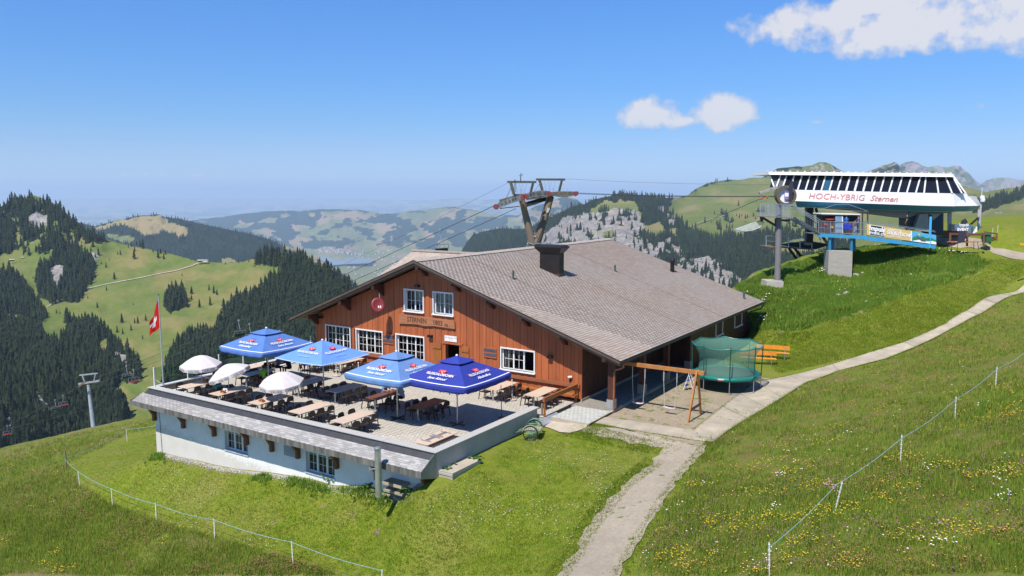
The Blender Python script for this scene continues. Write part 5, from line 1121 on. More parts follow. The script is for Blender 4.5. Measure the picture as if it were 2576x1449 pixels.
# ---- parasols
FBLUE = M('faded_blue_cloth', (.085, .185, .46), .85, .14, 1.4, .1, 40, col2=(.065, .15, .40), local=False)
FBLUE2 = M('steel_blue_cloth', (.12, .235, .47), .85, .16, 1.1, .1, 40, col2=(.10, .19, .40), local=False)
SBLUE = M('sky_blue_cloth', (.125, .275, .72), .85, .10, 1.4, .08, 40, local=False)
DBLUE = M('royal_blue_cloth', (.022, .038, .30), .8, .12, 1.4, .1, 40, local=False)
WCL = M('white_cloth', (.60, .55, .545), .9, .05, 2, .08, 40, local=False)
WPR = M('white_print', (.80, .81, .83), .8, .03, 3, 0); RPR = M('red_print', (.66, .05, .045), .8, .08, 3, 0); KPR = M('black_print', (.03, .03, .05), .8, .08, 3, 0)
def big_parasol(cu, cv, m, lab, half=1.92, ze=2.5, val=.28, vent=True, apex=3.5, t1='Sans Alcool', t2='Alkoholfrei', tilt=0.0, seed=0, stripe=True):
 t = thing('large_parasol', lab, 'parasol', (cu, cv, 0)); rs = random.Random(seed)
 n = 14; zt = apex - .30 if vent else apex; hi = .55 if vent else .0
 def z_at(r): return ze + (zt - ze) * (1 - r) if vent else ze + (apex - ze) * (1 - r)
 vv = []; ff = []
 for side in range(4):
  b0 = len(vv)
  for i in range(n + 1):        # from edge (0) to inner (n)
   s = i / n; hw = half * (1 - s) + hi * s
   for j in range(n + 1):
    q = -1 + 2 * j / n; x = q * hw; y = -hw; z = ze + (zt - ze) * s - .05 * math.sin(math.pi * (j / n)) * (1 - s) - .03 * math.sin(s * math.pi) * (1 - q * q)
    for _ in range(side): x, y = -y, x
    vv.append((cu + x, cv + y, z + tilt * x))
  for i in range(n):
   for j in range(n): a = b0 + i * (n + 1) + j; ff.append((a, a + 1, a + n + 2, a + n + 1))
 mb = MB(); mb.add(vv, ff); ca = mb.build('canopy', m, t, smooth=False); md = ca.modifiers.new('cloth', 'SOLIDIFY'); md.thickness = .012; md.offset = 1
 if val:
  mb = MB(); vv = []; ff = []; k_ = 24
  for side in range(4):
   b0 = len(vv)
   for r_ in range(4):
    for j in range(k_ + 1):
     q = -1 + 2 * j / k_; edge = abs(q) > .93
     drop = val * r_ / 3 * (1 - (.25 if edge else 0)) ; w_ = .02 * math.sin(j * 1.3 + seed) * r_ / 3 + (.05 * r_ / 3 if edge else 0)
     x = q * (half + .004); y = -(half + .004) + w_; z = ze - .05 * math.sin(math.pi * (j / k_)) - drop
     for _ in range(side): x, y = -y, x
     vv.append((cu + x, cv + y, z + tilt * x))
   for r_ in range(3):
    for j in range(k_): a = b0 + r_ * (k_ + 1) + j; ff.append((a, a + 1, a + k_ + 2, a + k_ + 1))
  mb.add(vv, ff); va = mb.build('valance', m, t, smooth=True); md = va.modifiers.new('cloth', 'SOLIDIFY'); md.thickness = .01
 if stripe:
  mb = MB()
  for side in range(4):
   for j in range(n):
    q0, q1 = -1 + 2 * j / n, -1 + 2 * (j + 1) / n
    def P(q, s, up=.012):
     hw = half * (1 - s) + hi * s; x = q * hw; y = -hw; z = ze + (zt - ze) * s - .05 * math.sin(math.pi * ((q + 1) / 2)) * (1 - s) - .03 * math.sin(s * math.pi) * (1 - q * q) + up
     for _ in range(side): x, y = -y, x
     return (cu + x, cv + y, z + tilt * x)
    s0, s1 = (.035, .065) if val else (.0, .03)
    mb.add([P(q0, s0), P(q1, s0), P(q1, s1), P(q0, s1)], [(0, 1, 2, 3)])
  mb.build('white_band', WPR if val else M('pale_band', (.45, .55, .78), .8), t)
 if vent:
  mb = MB(); hv = .66; vv = [(cu, cv, apex)]; ff = []; k_ = 6
  for side in range(4):
   for j in range(k_):
    q = -1 + 2 * j / k_; x, y = q * hv, -hv
    for _ in range(side): x, y = -y, x
    vv.append((cu + x, cv + y, apex - .23 - .03 * math.sin(math.pi * j / k_)))
  N4 = 4 * k_
  for j in range(N4): ff.append((0, 1 + j, 1 + (j + 1) % N4))
  mb.add(vv, ff); vc = mb.build('vent_cap', m, t); md = vc.modifiers.new('cloth', 'SOLIDIFY'); md.thickness = .015
  mb = MB(); mb.box(cu - .53, cu + .53, cv - .53, cv + .53, zt - .03, zt - .015); mb.build('painted_vent_shade', KPR, t)  # black sheet in the vent opening, standing in for the shade under the cap
 mb = MB(); mb.lathe([(.05, apex - .02), (.07, apex + .02), (.05, apex + .07), (.01, apex + .08)], (cu, cv, 0), 12); mb.build('finial', WHITE, t)
 mb = MB(); mb.tube([(cu, cv, .02), (cu, cv, apex - .05)], .038, 10); mb.build('pole', SILV, t)
 mb = MB()
 for a, b in ((1, 1), (1, -1), (-1, 1), (-1, -1)): mb.tube([(cu, cv, zt - .1), (cu + a * half * .98, cv + b * half * .98, ze - .03)], .014, 5)
 for a, b in ((1, 0), (-1, 0), (0, 1), (0, -1)): mb.tube([(cu, cv, zt - .1), (cu + a * half * .98, cv + b * half * .98, ze - .08)], .014, 5)
 mb.build('rib', SILV, t)
 mb = MB(); mb.box(cu - .45, cu + .45, cv - .04, cv + .04, .01, .05).box(cu - .04, cu + .04, cv - .45, cv - .041, .01, .05).box(cu - .04, cu + .04, cv + .041, cv + .45, .01, .05); mb.build('base', DARK, t)
 for face, tx in ((0, t1), (1, t2)):
  dy = (half - hi); rise = zt - ze; L = math.hypot(dy, rise)
  if face == 0: o_ = lambda s, off: (cu + off, cv - (half * (1 - s) + hi * s), ze + rise * s + .012); xd = (1, 0, 0); yd = (0, dy, rise)
  else: o_ = lambda s, off: (cu + (half * (1 - s) + hi * s), cv + off, ze + rise * s + .012); xd = (0, 1, 0); yd = (-dy, 0, rise)
  nrm = Vector(xd).cross(Vector(yd)).normalized() * .012
  def at_(s, off=0): return tuple(Vector(o_(s, off)) + nrm)
  text('FELDSCHLÖSSCHEN', frame4(at_(.42), xd, yd), .22, WPR, t, bold=.004, sx=.82, extrude=.001)
  text(tx, frame4(at_(.23), xd, yd), .23, WPR, t, bold=.003, shear=.35, extrude=.001) if stripe and val else text('SANS ALCOOL' if face else 'ALKOHOLFREI', frame4(at_(.25), xd, yd), .12, M('pale_band', (.45, .55, .78)), t, extrude=.001)
  X = Vector(xd); Y = Vector(yd).normalized(); c0 = Vector(at_(.60)); mb = MB()
  def poly(L2, mb): mb.prism([tuple(c0 + X * a + Y * b) for a, b in L2], tuple(nrm * .08))
  poly([(-.20, -.13), (.18, -.13), (.24, .06), (.13, .03), (.10, .12), (.02, .04), (-.05, .13), (-.10, .04), (-.22, .08)], mb); mb.build('emblem', RPR, t)
  mb = MB(); c0 = c0 + nrm * .2; poly([(-.13, .0), (.0, -.05), (-.02, -.01)], mb); poly([(.02, -.03), (.17, .03), (.05, .01)], mb); poly([(-.04, -.11), (.04, -.11), (0, -.07)], mb); mb.build('emblem_highlight', WPR, t)
  mb = MB(); c0 = Vector(at_(.60));
  for a in (-.16, -.06, .04, .13): poly([(a, .13), (a + .03, .19), (a + .045, .13)], mb)
  mb.build('emblem_crown', KPR, t)
  mb = MB(); c0 = Vector(at_(.42)); poly([(-.95, .115), (.95, .115), (.95, .125), (-.95, .125)], mb); mb.build('print_line', RPR, t)
 return t
big_parasol(-37.4, 30.7, FBLUE, 'faded blue square parasol with vent cap, nearest the glass windbreak', seed=1, t1='Alkoholfrei', t2='Sans Alcool')
big_parasol(-32.42, 30.45, SBLUE, 'sky blue square parasol with pale rim and no hanging valance', vent=False, apex=3.32, val=0, ze=2.42, half=1.85, seed=2)
big_parasol(-26.25, 29.65, FBLUE2, 'pale steel blue square parasol with vent cap above two seated guests', seed=3, half=1.86, t1='Sans Alcool', t2='Sans Alcool')
big_parasol(-23.05, 30.5, DBLUE, 'dark royal blue square parasol with vent cap above an empty brown table', seed=4, half=1.95)
def white_parasol(u, v, tx, ty, ztop, lab, seed=0, r=1.15):
 t = thing('white_parasol', lab, 'parasol', (u, v, 0), 0, 'small white parasols along the parapet'); rs = random.Random(seed)
 c = Vector((u, v, ztop)); nrm = Vector((tx, ty, 1)).normalized(); a_ = nrm.cross(Vector((0, 1, 0))).normalized(); b_ = nrm.cross(a_)
 vv = [c]; ff = []; rings = 6; K = 24
 for i in range(1, rings + 1):
  s = i / rings
  for k in range(K):
   th = 2 * math.pi * k / K + .2; oc = math.cos(math.pi / 8) / math.cos(((th - .2) % (math.pi / 4)) - math.pi / 8)
   rr = r * s * oc; drop = .46 * s ** 1.6 * r - .02 * (1 - abs(math.cos(th * 4))) * s
   vv.append(c + a_ * rr * math.cos(th) + b_ * rr * math.sin(th) - nrm * drop)
 for k in range(K): ff.append((0, 1 + k, 1 + (k + 1) % K))
 for i in range(rings - 1):
  for k in range(K): q = 1 + i * K; ff.append((q + k, q + K + k, q + K + (k + 1) % K, q + (k + 1) % K))
 mb = MB(); mb.add(vv, ff); ca = mb.build('canopy', WCL, t); md = ca.modifiers.new('cloth', 'SOLIDIFY'); md.thickness = .01
 mb = MB(); vv2 = []; ff2 = []; base = 1 + (rings - 1) * K
 for lay in range(2):
  for k in range(K):
   p = Vector(vv[base + k]); sc_ = .22 * (1 if k % 3 else .72); vv2.append(p - nrm * (lay * sc_) + (p - c).normalized() * .02 * lay)
 for k in range(K): ff2.append((k, (k + 1) % K, K + (k + 1) % K, K + k))
 mb.add(vv2, ff2); va = mb.build('valance', WCL, t); md = va.modifiers.new('cloth', 'SOLIDIFY'); md.thickness = .008
 for k in range(8):
  th = 2 * math.pi * (k + .5) / 8 + .2; d = a_ * math.cos(th) + b_ * math.sin(th); p = c + d * (r * .945) - nrm * (.46 * r + .11) + d * .03
  text('VALSER', frame4(p, d.cross(nrm) * -1, nrm), .19, KPR, t, extrude=.001)
 mb = MB(); mb.tube([(u - tx * .35, v - ty * .35, .05), (u - tx * .35, v - ty * .35, ztop - .8), tuple(c - nrm * .02)], .021, 8); mb.build('pole', SILV, t)
 mb = MB(); mb.lathe([(.25, .01), (.26, .06), (.08, .1), (.04, .25)], (u - tx * .35, v - ty * .35, 0), 16); mb.build('base', M('sand_concrete', (.5, .44, .38), .9), t)
for (x, y, v, tx, ty, lab, sd_) in ((749, 893, 27.3, .12, -.16, 'small white parasol nearest the flagpole, over the corner table', 1), (855, 905, 27.2, .42, -.30, 'small white parasol tilted most steeply, in the middle of the three', 2), (1053, 924, 27.2, .06, -.22, 'small white parasol over the orange caddy table', 3)):
 pass
def wp_(x, y, v, tx, ty, lab, s): q = on_v(x, y, v); white_parasol(q[0], v, tx, ty, q[2], lab, s)
def c1(x, y): return ((480 + x / 3.22) / 1.49068, (1150 + y / 3.22) / 1.49068)
wp_(*c1(872, 590), 27.4, .04, -.06, 'small white parasol nearest the flagpole, over the corner table', 1)
wp_(*c1(1175, 700), 27.2, -.30, -.22, 'small white parasol tilted most steeply, in the middle of the three', 2)
wp_(*c1(1843, 795), 27.2, .05, -.14, 'small white parasol over the orange caddy table', 3)
SAND = M('sand_concrete', (.5, .44, .38), .9)
for (u, v, h, lab) in ((-35.74, 34.66, 1.9, 'white parasol stand with round base under the sky blue parasol rim'), (-34.05, 34.9, 1.0, 'short white parasol stub beside the third triple window bench'), (-23.26, 35.85, 1.12, 'short white parasol stand with round base beyond the dark blue parasol')):
 t = thing('parasol_stand', lab, 'parasol stand', (u, v, 0), 0, 'empty parasol stands'); mb = MB(); mb.lathe([(.27, .005), (.28, .07), (.1, .09), (.05, .12)], (u, v, 0), 18); mb.build('base', SAND, t); mb = MB(); mb.tube([(u, v, .1), (u, v, h)], .024, 8).lathe([(.035, h), (.04, h + .05), (.01, h + .07)], (u, v, 0), 8); mb.build('tube', WHITE, t)
t = thing('timber_rod', 'thin brown wooden rod standing upright near the grey parapet', 'post', (-21.85, 32.69, 0)); mb = MB(); mb.tube([(-21.85, 32.69, 0), (-21.87, 32.66, 1.72)], .022, 7); mb.build('shaft', M('weathered_wood', (.28, .21, .16), .9), t)
mb = MB(); mb.box(-22.0, -21.7, 32.55, 32.85, .004, .03); mb.build('foot', DARK, t)
# ---- table clutter
ORW = M('orange_wood', (.55, .21, .05), .5, .15, 6)
def caddy(u, v, lab, menu_=False):
 t = thing('condiment_caddy', lab, 'caddy', (u, v, .725)); mb = MB(); mb.box(u - .15, u + .15, v - .09, v + .09, .727, .737)
 for a in (-1, 1): mb.box(u + a * .15 - .006, u + a * .15 + .006, v - .09, v + .09, .737, .82); mb.box(u - .144, u + .144, v + a * .084 - .006, v + a * .084 + .006, .737, .80)
 mb.box(u - .144, u + .144, v - .006, v + .006, .86, .885).box(u - .156, u - .144, v - .01, v + .01, .82, .885).box(u + .144, u + .156, v - .01, v + .01, .82, .885); mb.build('box', ORW, t)
 for k, c in enumerate(((.6, .58, .5), (.35, .02, .02), (.05, .03, .02))):
  mb = MB(); mb.tube([(u - .09 + .09 * k, v + .045, .737), (u - .09 + .09 * k, v + .045, .85)], .022, 8); mb.build('bottle', M('bottle_%d' % k, c, .3), t)
 return t
def menuc(u, v, lab, rz=0.3):
 t = thing('menu_card', lab, 'menu', (u, v, .725)); mb = MB(); c, s = math.cos(rz), math.sin(rz)
 mb.prism([(u - .14 * c, v - .14 * s, .727), (u + .14 * c, v + .14 * s, .727), (u + .14 * c, v + .14 * s, .93), (u - .14 * c, v - .14 * s, .93)], (-.012 * s, .012 * c, 0)); mb.build('card', WHITE, t); mb = MB(); mb.prism([(u - .06 * c + .003 * s, v - .06 * s - .003 * c, .79), (u + .08 * c + .003 * s, v + .08 * s - .003 * c, .79), (u + .05 * c + .003 * s, v + .05 * s - .003 * c, .87)], (.002 * s, -.002 * c, 0)); mb.build('print', KPR, t)
caddy(-38.85, 27.45, 'orange wooden condiment caddy in front of the woman in white'); menuc(-38.95, 27.62, 'white menu card behind the caddy on the corner table')
caddy(-35.75, 26.3, 'orange wooden caddy in front of a white menu card on parapet table'); menuc(-35.85, 26.5, 'white menu card standing on the table behind the middle parasol pole')
caddy(-32.55, 26.25, 'orange wooden caddy alone on the sunlit parapet table')
t = thing('paper_menu', 'white paper menu lying flat on the caddy table', 'menu', (-32.5, 27.2, .725)); mb = MB(); mb.box(-32.65, -32.33, 27.1, 27.32, .7265, .730); mb.build('sheet', WHITE, t); mb = MB(); mb.box(-32.55, -32.42, 27.15, 27.26, .7302, .7312); mb.build('print', M('blue_ink', (.08, .12, .35), .7), t)
for i, (u, v, c) in enumerate(((-28.3, 31.3, (.45, .2, .05)), (-28.1, 31.0, (.6, .6, .55)), (-40.0, 31.9, (.7, .7, .7)), (-38.5, 30.9, (.5, .3, .1)))):
 t = thing('drinking_glass', ('glass of amber drink before the guest in pale blue', 'clear glass beside the amber drink on the brown table', 'clear glass on the table against the windbreak', 'half full glass on the table of the man in green')[i], 'glass', (u, v, .725)); mb = MB(); mb.lathe([(.028, .727), (.036, .85)], (u, v, 0), 10); mb.build('tumbler', M('drink_%d' % i, c, .1), t)
# ---- people
SKIN = M('skin', (.45, .24, .16), .6, .08, 6); HAIRB = M('brown_hair', (.06, .03, .018), .8, .2, 20, .3); HAIRK = M('dark_hair', (.02, .015, .012), .8, .2, 20, .3)
def cloth(n, c): return M('cloth_' + n, c, .9, .12, 7, .2, 60)
def person(lab, base, rz, pose, shirt, legs, hair=HAIRB, sleeves=True, cap=None, scale=1.0, hairlong=False, shoes=None):
 """one continuous skinned figure; the pose gives the joints, +x is where the person faces"""
 J = dict(pel=(0, 0, .92), che=(0, 0, 1.28), nec=(0, 0, 1.46), hd0=(.01, 0, 1.56), hd1=(.015, 0, 1.70), sl=(0, .18, 1.40), sr=(0, -.18, 1.40), el=(.02, .24, 1.12), er=(.02, -.24, 1.12), wl=(.10, .24, .88), wr=(.10, -.24, .88), hl=(.13, .24, .80), hr=(.13, -.24, .80),
    pl=(0, .09, .90), pr=(0, -.09, .90), kl=(.03, .10, .48), kr=(.03, -.10, .48), al=(0, .10, .08), ar=(0, -.10, .08), tl=(.17, .11, .03), tr=(.17, -.11, .03))
 J.update(pose)
 rad = dict(pel=.135, che=.135, nec=.055, hd0=.078, hd1=.085, sl=.062, sr=.062, el=.042, er=.042, wl=.03, wr=.03, hl=.036, hr=.036, pl=.095, pr=.095, kl=.058, kr=.058, al=.038, ar=.038, tl=.036, tr=.036)
 E = [('pel', 'che', 's'), ('che', 'nec', 's'), ('nec', 'hd0', 'k'), ('hd0', 'hd1', 'k'), ('che', 'sl', 's'), ('che', 'sr', 's'), ('sl', 'el', 'a'), ('sr', 'er', 'a'), ('el', 'wl', 'k'), ('er', 'wr', 'k'), ('wl', 'hl', 'k'), ('wr', 'hr', 'k'),
   ('pel', 'pl', 'l'), ('pel', 'pr', 'l'), ('pl', 'kl', 'l'), ('pr', 'kr', 'l'), ('kl', 'al', 'c'), ('kr', 'ar', 'c'), ('al', 'tl', 'f'), ('ar', 'tr', 'f')]
 names = list(J); me = bpy.data.meshes.new('body'); me.from_pydata([J[n] for n in names], [(names.index(a), names.index(b)) for a, b, _ in E], [])
 o = bpy.data.objects.new('tmp', me); COL.objects.link(o); sk_ = o.modifiers.new('s', 'SKIN'); sk_.use_smooth_shade = True
 for i, n in enumerate(names): me.skin_vertices[0].data[i].radius = (rad[n], rad[n] * (1.15 if n in ('pel', 'che') else 1)); me.skin_vertices[0].data[i].use_root = (n == 'pel')
 ss = o.modifiers.new('u', 'SUBSURF'); ss.levels = 1; ss.render_levels = 1
 bpy.context.view_layer.update(); dg = bpy.context.evaluated_depsgraph_get(); nm = bpy.data.meshes.new_from_object(o.evaluated_get(dg)); bpy.data.objects.remove(o)
 nm.name = 'body'; nm.materials.clear()
 for m_ in (shirt, legs, SKIN, shoes or KPR): nm.materials.append(m_)
 segs = [(Vector(J[a]), Vector(J[b]), k) for a, b, k in E]
 for p in nm.polygons:
  c = p.center; best = None
  for a, b, k in segs:
   ab = b - a; s_ = max(0, min(1, (c - a).dot(ab) / max(ab.length_squared, 1e-6))); d = (c - (a + ab * s_)).length
   if best is None or d < best[0]: best = (d, k, s_)
  k, s_ = best[1], best[2]
  p.material_index = {'s': 0, 'a': 0 if (sleeves and s_ < .75) else 2, 'k': 2, 'l': 1, 'c': 1 if shoes is not None else 2, 'f': 3}[k]
  p.use_smooth = True
 t = thing('person', lab, 'person', base, rz); t.scale = (scale,) * 3
 b = bpy.data.objects.new('body', nm); COL.objects.link(b); b.parent = t
 hd = (Vector(J['hd0']) + Vector(J['hd1'])) / 2; fw = Vector((1, 0, 0))
 mb = MB(); prof = [(.001, .155), (.05, .148), (.085, .115), (.1, .06), (.098, .0), (.085, -.05 if not hairlong else -.16), (.06, -.06 if not hairlong else -.19)]
 vv = []; ff = []; K = 14
 for r_, z_ in prof:
  for k in range(K):
   a = 2 * math.pi * k / K; x = r_ * math.cos(a); zz2 = z_
   if x > 0 and z_ < .06: x *= .25; zz2 = max(z_, .05)
   vv.append((hd.x + x - .015, hd.y + r_ * math.sin(a), hd.z + zz2 - .02))
 for i in range(len(prof) - 1):
  for k in range(K): ff.append((i * K + k, i * K + (k + 1) % K, (i + 1) * K + (k + 1) % K, (i + 1) * K + k))
 mb.add(vv, ff); h = mb.build('hair', cap or hair, t, world=False, smooth=True)
 mb = MB(); mb.prism([(hd.x + .085, hd.y - .018, hd.z - .03), (hd.x + .085, hd.y + .018, hd.z - .03), (hd.x + .085, hd.y, hd.z + .03)], (.025, 0, -.008)); mb.build('nose', SKIN, t, world=False)
 for s_ in (-1, 1): mb = MB(); mb.box(hd.x + .076, hd.x + .084, hd.y + s_ * .035 - .012, hd.y + s_ * .035 + .012, hd.z + .02, hd.z + .032); mb.build('eye', KPR, t, world=False)
 if cap: mb = MB(); mb.box(hd.x + .07, hd.x + .17, hd.y - .07, hd.y + .07, hd.z + .055, hd.z + .07); mb.build('cap_peak', cap, t, world=False)
 for s_ in (-1, 1):       # fingers, each its own chain out of the palm
  hnd = Vector(J['hl' if s_ > 0 else 'hr']); wr_ = Vector(J['wl' if s_ > 0 else 'wr']); d = (hnd - wr_).normalized(); sd2 = d.cross(Vector((0, 0, 1))); sd2 = sd2.normalized() if sd2.length > .1 else Vector((0, 1, 0)); mb = MB()
  for k, ln in enumerate((.07, .08, .075, .06)):
   st_ = hnd + sd2 * (.026 - .0175 * k) + d * .01; mb.tube([st_, st_ + d * ln * .6, st_ + d * ln + Vector((0, 0, -.02))], .0085, 5)
  mb.tube([hnd + sd2 * .03 * s_ - d * .03, hnd + sd2 * .055 * s_ + d * .01, hnd + sd2 * .06 * s_ + d * .03], .010, 5); mb.build('fingers', SKIN, t, world=False)
 return t
def sit(lean=0.0, arms='table', fwd=.42):
 P = dict(pel=(0, 0, .50), che=(.02 + lean * .6, 0, .86), nec=(.04 + lean, 0, 1.03), hd0=(.07 + lean * 1.1, 0, 1.12), hd1=(.09 + lean * 1.15, 0, 1.26), sl=(.03 + lean, .18, .98), sr=(.03 + lean, -.18, .98),
    pl=(.02, .09, .50), pr=(.02, -.09, .50), kl=(.44, .11, .50), kr=(.44, -.11, .50), al=(.42, .12, .09), ar=(.44, -.12, .09), tl=(.58, .13, .04), tr=(.60, -.13, .04))
 if arms == 'table': P.update(el=(.16 + lean, .24, .80), er=(.16 + lean, -.24, .80), wl=(.38, .14, .79), wr=(.38, -.14, .79), hl=(.46, .10, .78), hr=(.46, -.10, .78))
 else: P.update(el=(.02 + lean, .27, .74), er=(.02 + lean, -.27, .74), wl=(.2, .2, .62), wr=(.2, -.2, .62), hl=(.28, .16, .60), hr=(.28, -.16, .60))
 return P
def standp(reach=0.0):
 P = {}
 if reach: P = dict(er=(.18, -.24, 1.16), wr=(.40, -.16, 1.08), hr=(.48, -.13, 1.06), el=(.1, .25, 1.14), wl=(.3, .16, 1.02), hl=(.38, .13, 1.0))
 return P
JEAN = cloth('jeans', (.03, .045, .10)); BLKC = cloth('black', (.015, .015, .018)); SHO = M('shoe_leather', (.03, .025, .02), .6)
person('woman in a white tank top seated at the corner table by the windbreak', (-38.15, 27.6, 0), R(182), sit(.05), cloth('white', (.72, .72, .74)), JEAN, sleeves=False, hair=HAIRB, hairlong=True)
bagt = thing('beach_towel', 'turquoise towel draped over the chair behind the woman in white', 'towel', (-37.9, 27.55, .6)); mb = MB(); mb.box(-37.92, -37.89, 27.35, 27.8, .3, .62); mb.build('cloth', cloth('turquoise', (.03, .35, .38)), bagt)
person('man in a neon green shirt leaning back with sunglasses', (-37.55, 30.45, 0), R(176), sit(-.12, 'lap'), cloth('neon', (.22, .80, .04)), BLKC, hair=HAIRB)
person('guest in dark clothes hidden behind the man in green', (-39.0, 31.9, 0), R(-10), sit(.06), cloth('navy', (.02, .025, .05)), BLKC, hair=HAIRK, shoes=SHO)
person('guest in black leaning forward deep in the parasol shade', (-38.35, 33.2, 0), R(190), sit(.16), BLKC, BLKC, hair=HAIRK, shoes=SHO)
person('guest in grey shirt seated opposite in the parasol shade', (-39.3, 33.0, 0), R(0), sit(.12), cloth('grey', (.25, .25, .27)), BLKC, hair=HAIRB, shoes=SHO)
person('guest in a pale blue shirt at the brown table', (-28.82, 31.45, 0), R(-4), sit(.10), cloth('pale_blue', (.14, .25, .47)), JEAN, hair=HAIRK, shoes=SHO)
person('guest in a loose white shirt at the brown table', (-27.55, 31.55, 0), R(184), sit(.12), cloth('offwhite', (.55, .53, .55)), cloth('navy', (.02, .025, .05)), hair=HAIRB, shoes=SHO)
# ================================================================ THE YARD
OAK = M('honey_timber', (.46, .20, .055), .5, .2, 2.5, .2, 50, col2=(.34, .13, .035), local=True)
GZ = lambda x, y, z: on_z(x, y, z)
P7 = lambda x, y: ((2200 + x / 3.22) / 1.49068, (1150 + y / 3.22) / 1.49068)
yz = -.14
sw = thing('playground_swing_stand', 'honey coloured timber swing frame with one A-shaped support', 'swing frame', (-13.6, 38.4, yz))
zb = 2.42; vb = 38.42
mb = MB(); mb.box(-17.9, -13.15, vb - .07, vb + .07, zb - .2, zb); mb.build('crossbeam', OAK, sw)
for s in (-1, 1):
 mb = MB(); mb.beam((-13.52, vb + s * .07, zb - .02), (-13.62, vb + s * .95, yz - .02), .15, .09, up=(1, 0, 0)); mb.build('leg', OAK, sw)
mb = MB(); mb.beam((-13.57, vb - .72, yz + .62), (-13.57, vb + .72, yz + .62), .05, .13); mb.build('brace', M('old_board', (.26, .12, .07), .7, .2, 4), sw)
PINK = M('pale_pink_plastic', (.72, .55, .55), .4, .05, 4); ROPE = M('pale_rope', (.60, .56, .50), .9, .2, 30)
for (xa, xb, ys, lab) in ((-17.15, -16.42, 1140, 'pale pink swing seat on ropes, the one closer to the house porch'), (-15.35, -14.62, 1180, 'pale pink swing seat on ropes, the one closer to the A-shaped support')):
 t = thing('swing', lab, 'swing', ((xa + xb) / 2, vb, zb), 0, 'rope swings'); zs = yz + .42
 for x, x2 in ((xa, xa + .08), (xb, xb - .08)): mb = MB(); mb.tube([(x, vb, zb - .2), (x, vb, zb - .8)], .022, 6).tube([(x, vb, zb - .8), (x2, vb, zs)], .013, 6); mb.build('rope', ROPE, t)
 xm = (xa + xb) / 2; mb = MB(); pr = []
 for k in range(9): s = -1 + k / 4; pr.append((xm + s * .33, vb - .09, zs - .06 * (1 - s * s)))
 mb.prism(pr + [(p[0], p[1], p[2] - .03) for p in pr[::-1]], (0, .18, 0)); mb.build('seat', PINK, t)
ld = thing('step_ladder', 'small white folding step ladder with blue treads beside the trampoline', 'ladder', (-16.0, 43.9, yz)); u, v = -15.95, 43.9
for s in (-1, 1):
 mb = MB(); mb.tube([(u - .28, v + s * .22, yz), (u + .02, v + s * .17, yz + .95), (u + .05, v + s * .1, yz + 1.25), (u + .05, v, yz + 1.28)], .018, 6); mb.build('rail', WHITE, ld); mb = MB(); mb.tube([(u + .35, v + s * .22, yz), (u + .05, v + s * .17, yz + .92)], .016, 6); mb.build('rear_leg', WHITE, ld)
for z_, x_ in ((.28, -.2), (.6, -.1)): mb = MB(); mb.box(u + x_ - .09, u + x_ + .12, v - .2, v + .2, yz + z_, yz + z_ + .03); mb.build('tread', M('blue_tread', (.02, .06, .40), .5), ld)
TG = M('green_pad_vinyl', (.012, .19, .155), .35, .12, 3, .06, 20); TGN = M('green_pole_sleeve', (.01, .085, .06), .6, .15, 5);
def m_net():
 t = NT('green_net'); d = t.n('ShaderNodeBsdfDiffuse', {'Color': (.16, .34, .26, 1)}); tr = t.n('ShaderNodeBsdfTransparent'); mx = t.n('ShaderNodeMixShader', {0: .46, 1: tr.outputs[0], 2: d.outputs[0]}); o = t.n('ShaderNodeOutputMaterial'); t.t.links.new(mx.outputs[0], o.inputs[0]); return t.m
NET = m_net()
tf = [np.array(GZ(*P7(1710, 1045), yz)), np.array(GZ(*P7(2065, 1030), yz)), np.array(GZ(*P7(2200, 950), yz))]
def circ(a, b, c):
 A = np.array([[2 * (b[0] - a[0]), 2 * (b[1] - a[1])], [2 * (c[0] - a[0]), 2 * (c[1] - a[1])]]); B = np.array([b[0]**2 + b[1]**2 - a[0]**2 - a[1]**2, c[0]**2 + c[1]**2 - a[0]**2 - a[1]**2]); q = np.linalg.solve(A, B); return q, np.linalg.norm(q - a[:2])
tc_ = on_z(*P7(1745, 800), .85); TCU, TCV, TR = -14.35, 45.9, 1.95
tr = thing('trampoline', 'round green trampoline enclosed by a green safety net', 'trampoline', (TCU, TCV, yz)); zr = yz + .92
mb = MB(); vv = []; ff = []; K = 48
for (r, z) in ((TR - .30, zr + .0), (TR - .28, zr + .035), (TR - .02, zr + .045), (TR + .03, zr + .01), (TR + .03, zr - .14), (TR - .03, zr - .15)):
 for k in range(K): a = 2 * math.pi * k / K; vv.append((TCU + r * math.cos(a), TCV + r * math.sin(a), z - (.03 * abs(math.sin(a * 4)) if r > TR and z < zr else 0)))
for i in range(5):
 for k in range(K): ff.append((i * K + k, i * K + (k + 1) % K, (i + 1) * K + (k + 1) % K, (i + 1) * K + k))
mb.add(vv, ff); mb.build('edge_pad', TG, tr, smooth=True)
mb = MB(); mb.lathe([(.001, zr - .03), (TR - .3, zr - .01), (TR - .3, zr - .02), (.001, zr - .04)], (TCU, TCV, 0), 40); mb.build('jump_mat', M('black_mat', (.03, .035, .035), .7, .1, 6), tr)
zt = yz + 2.72; NP = 8
a0 = math.atan2(tf[0][1] - TCV, tf[0][0] - TCU)
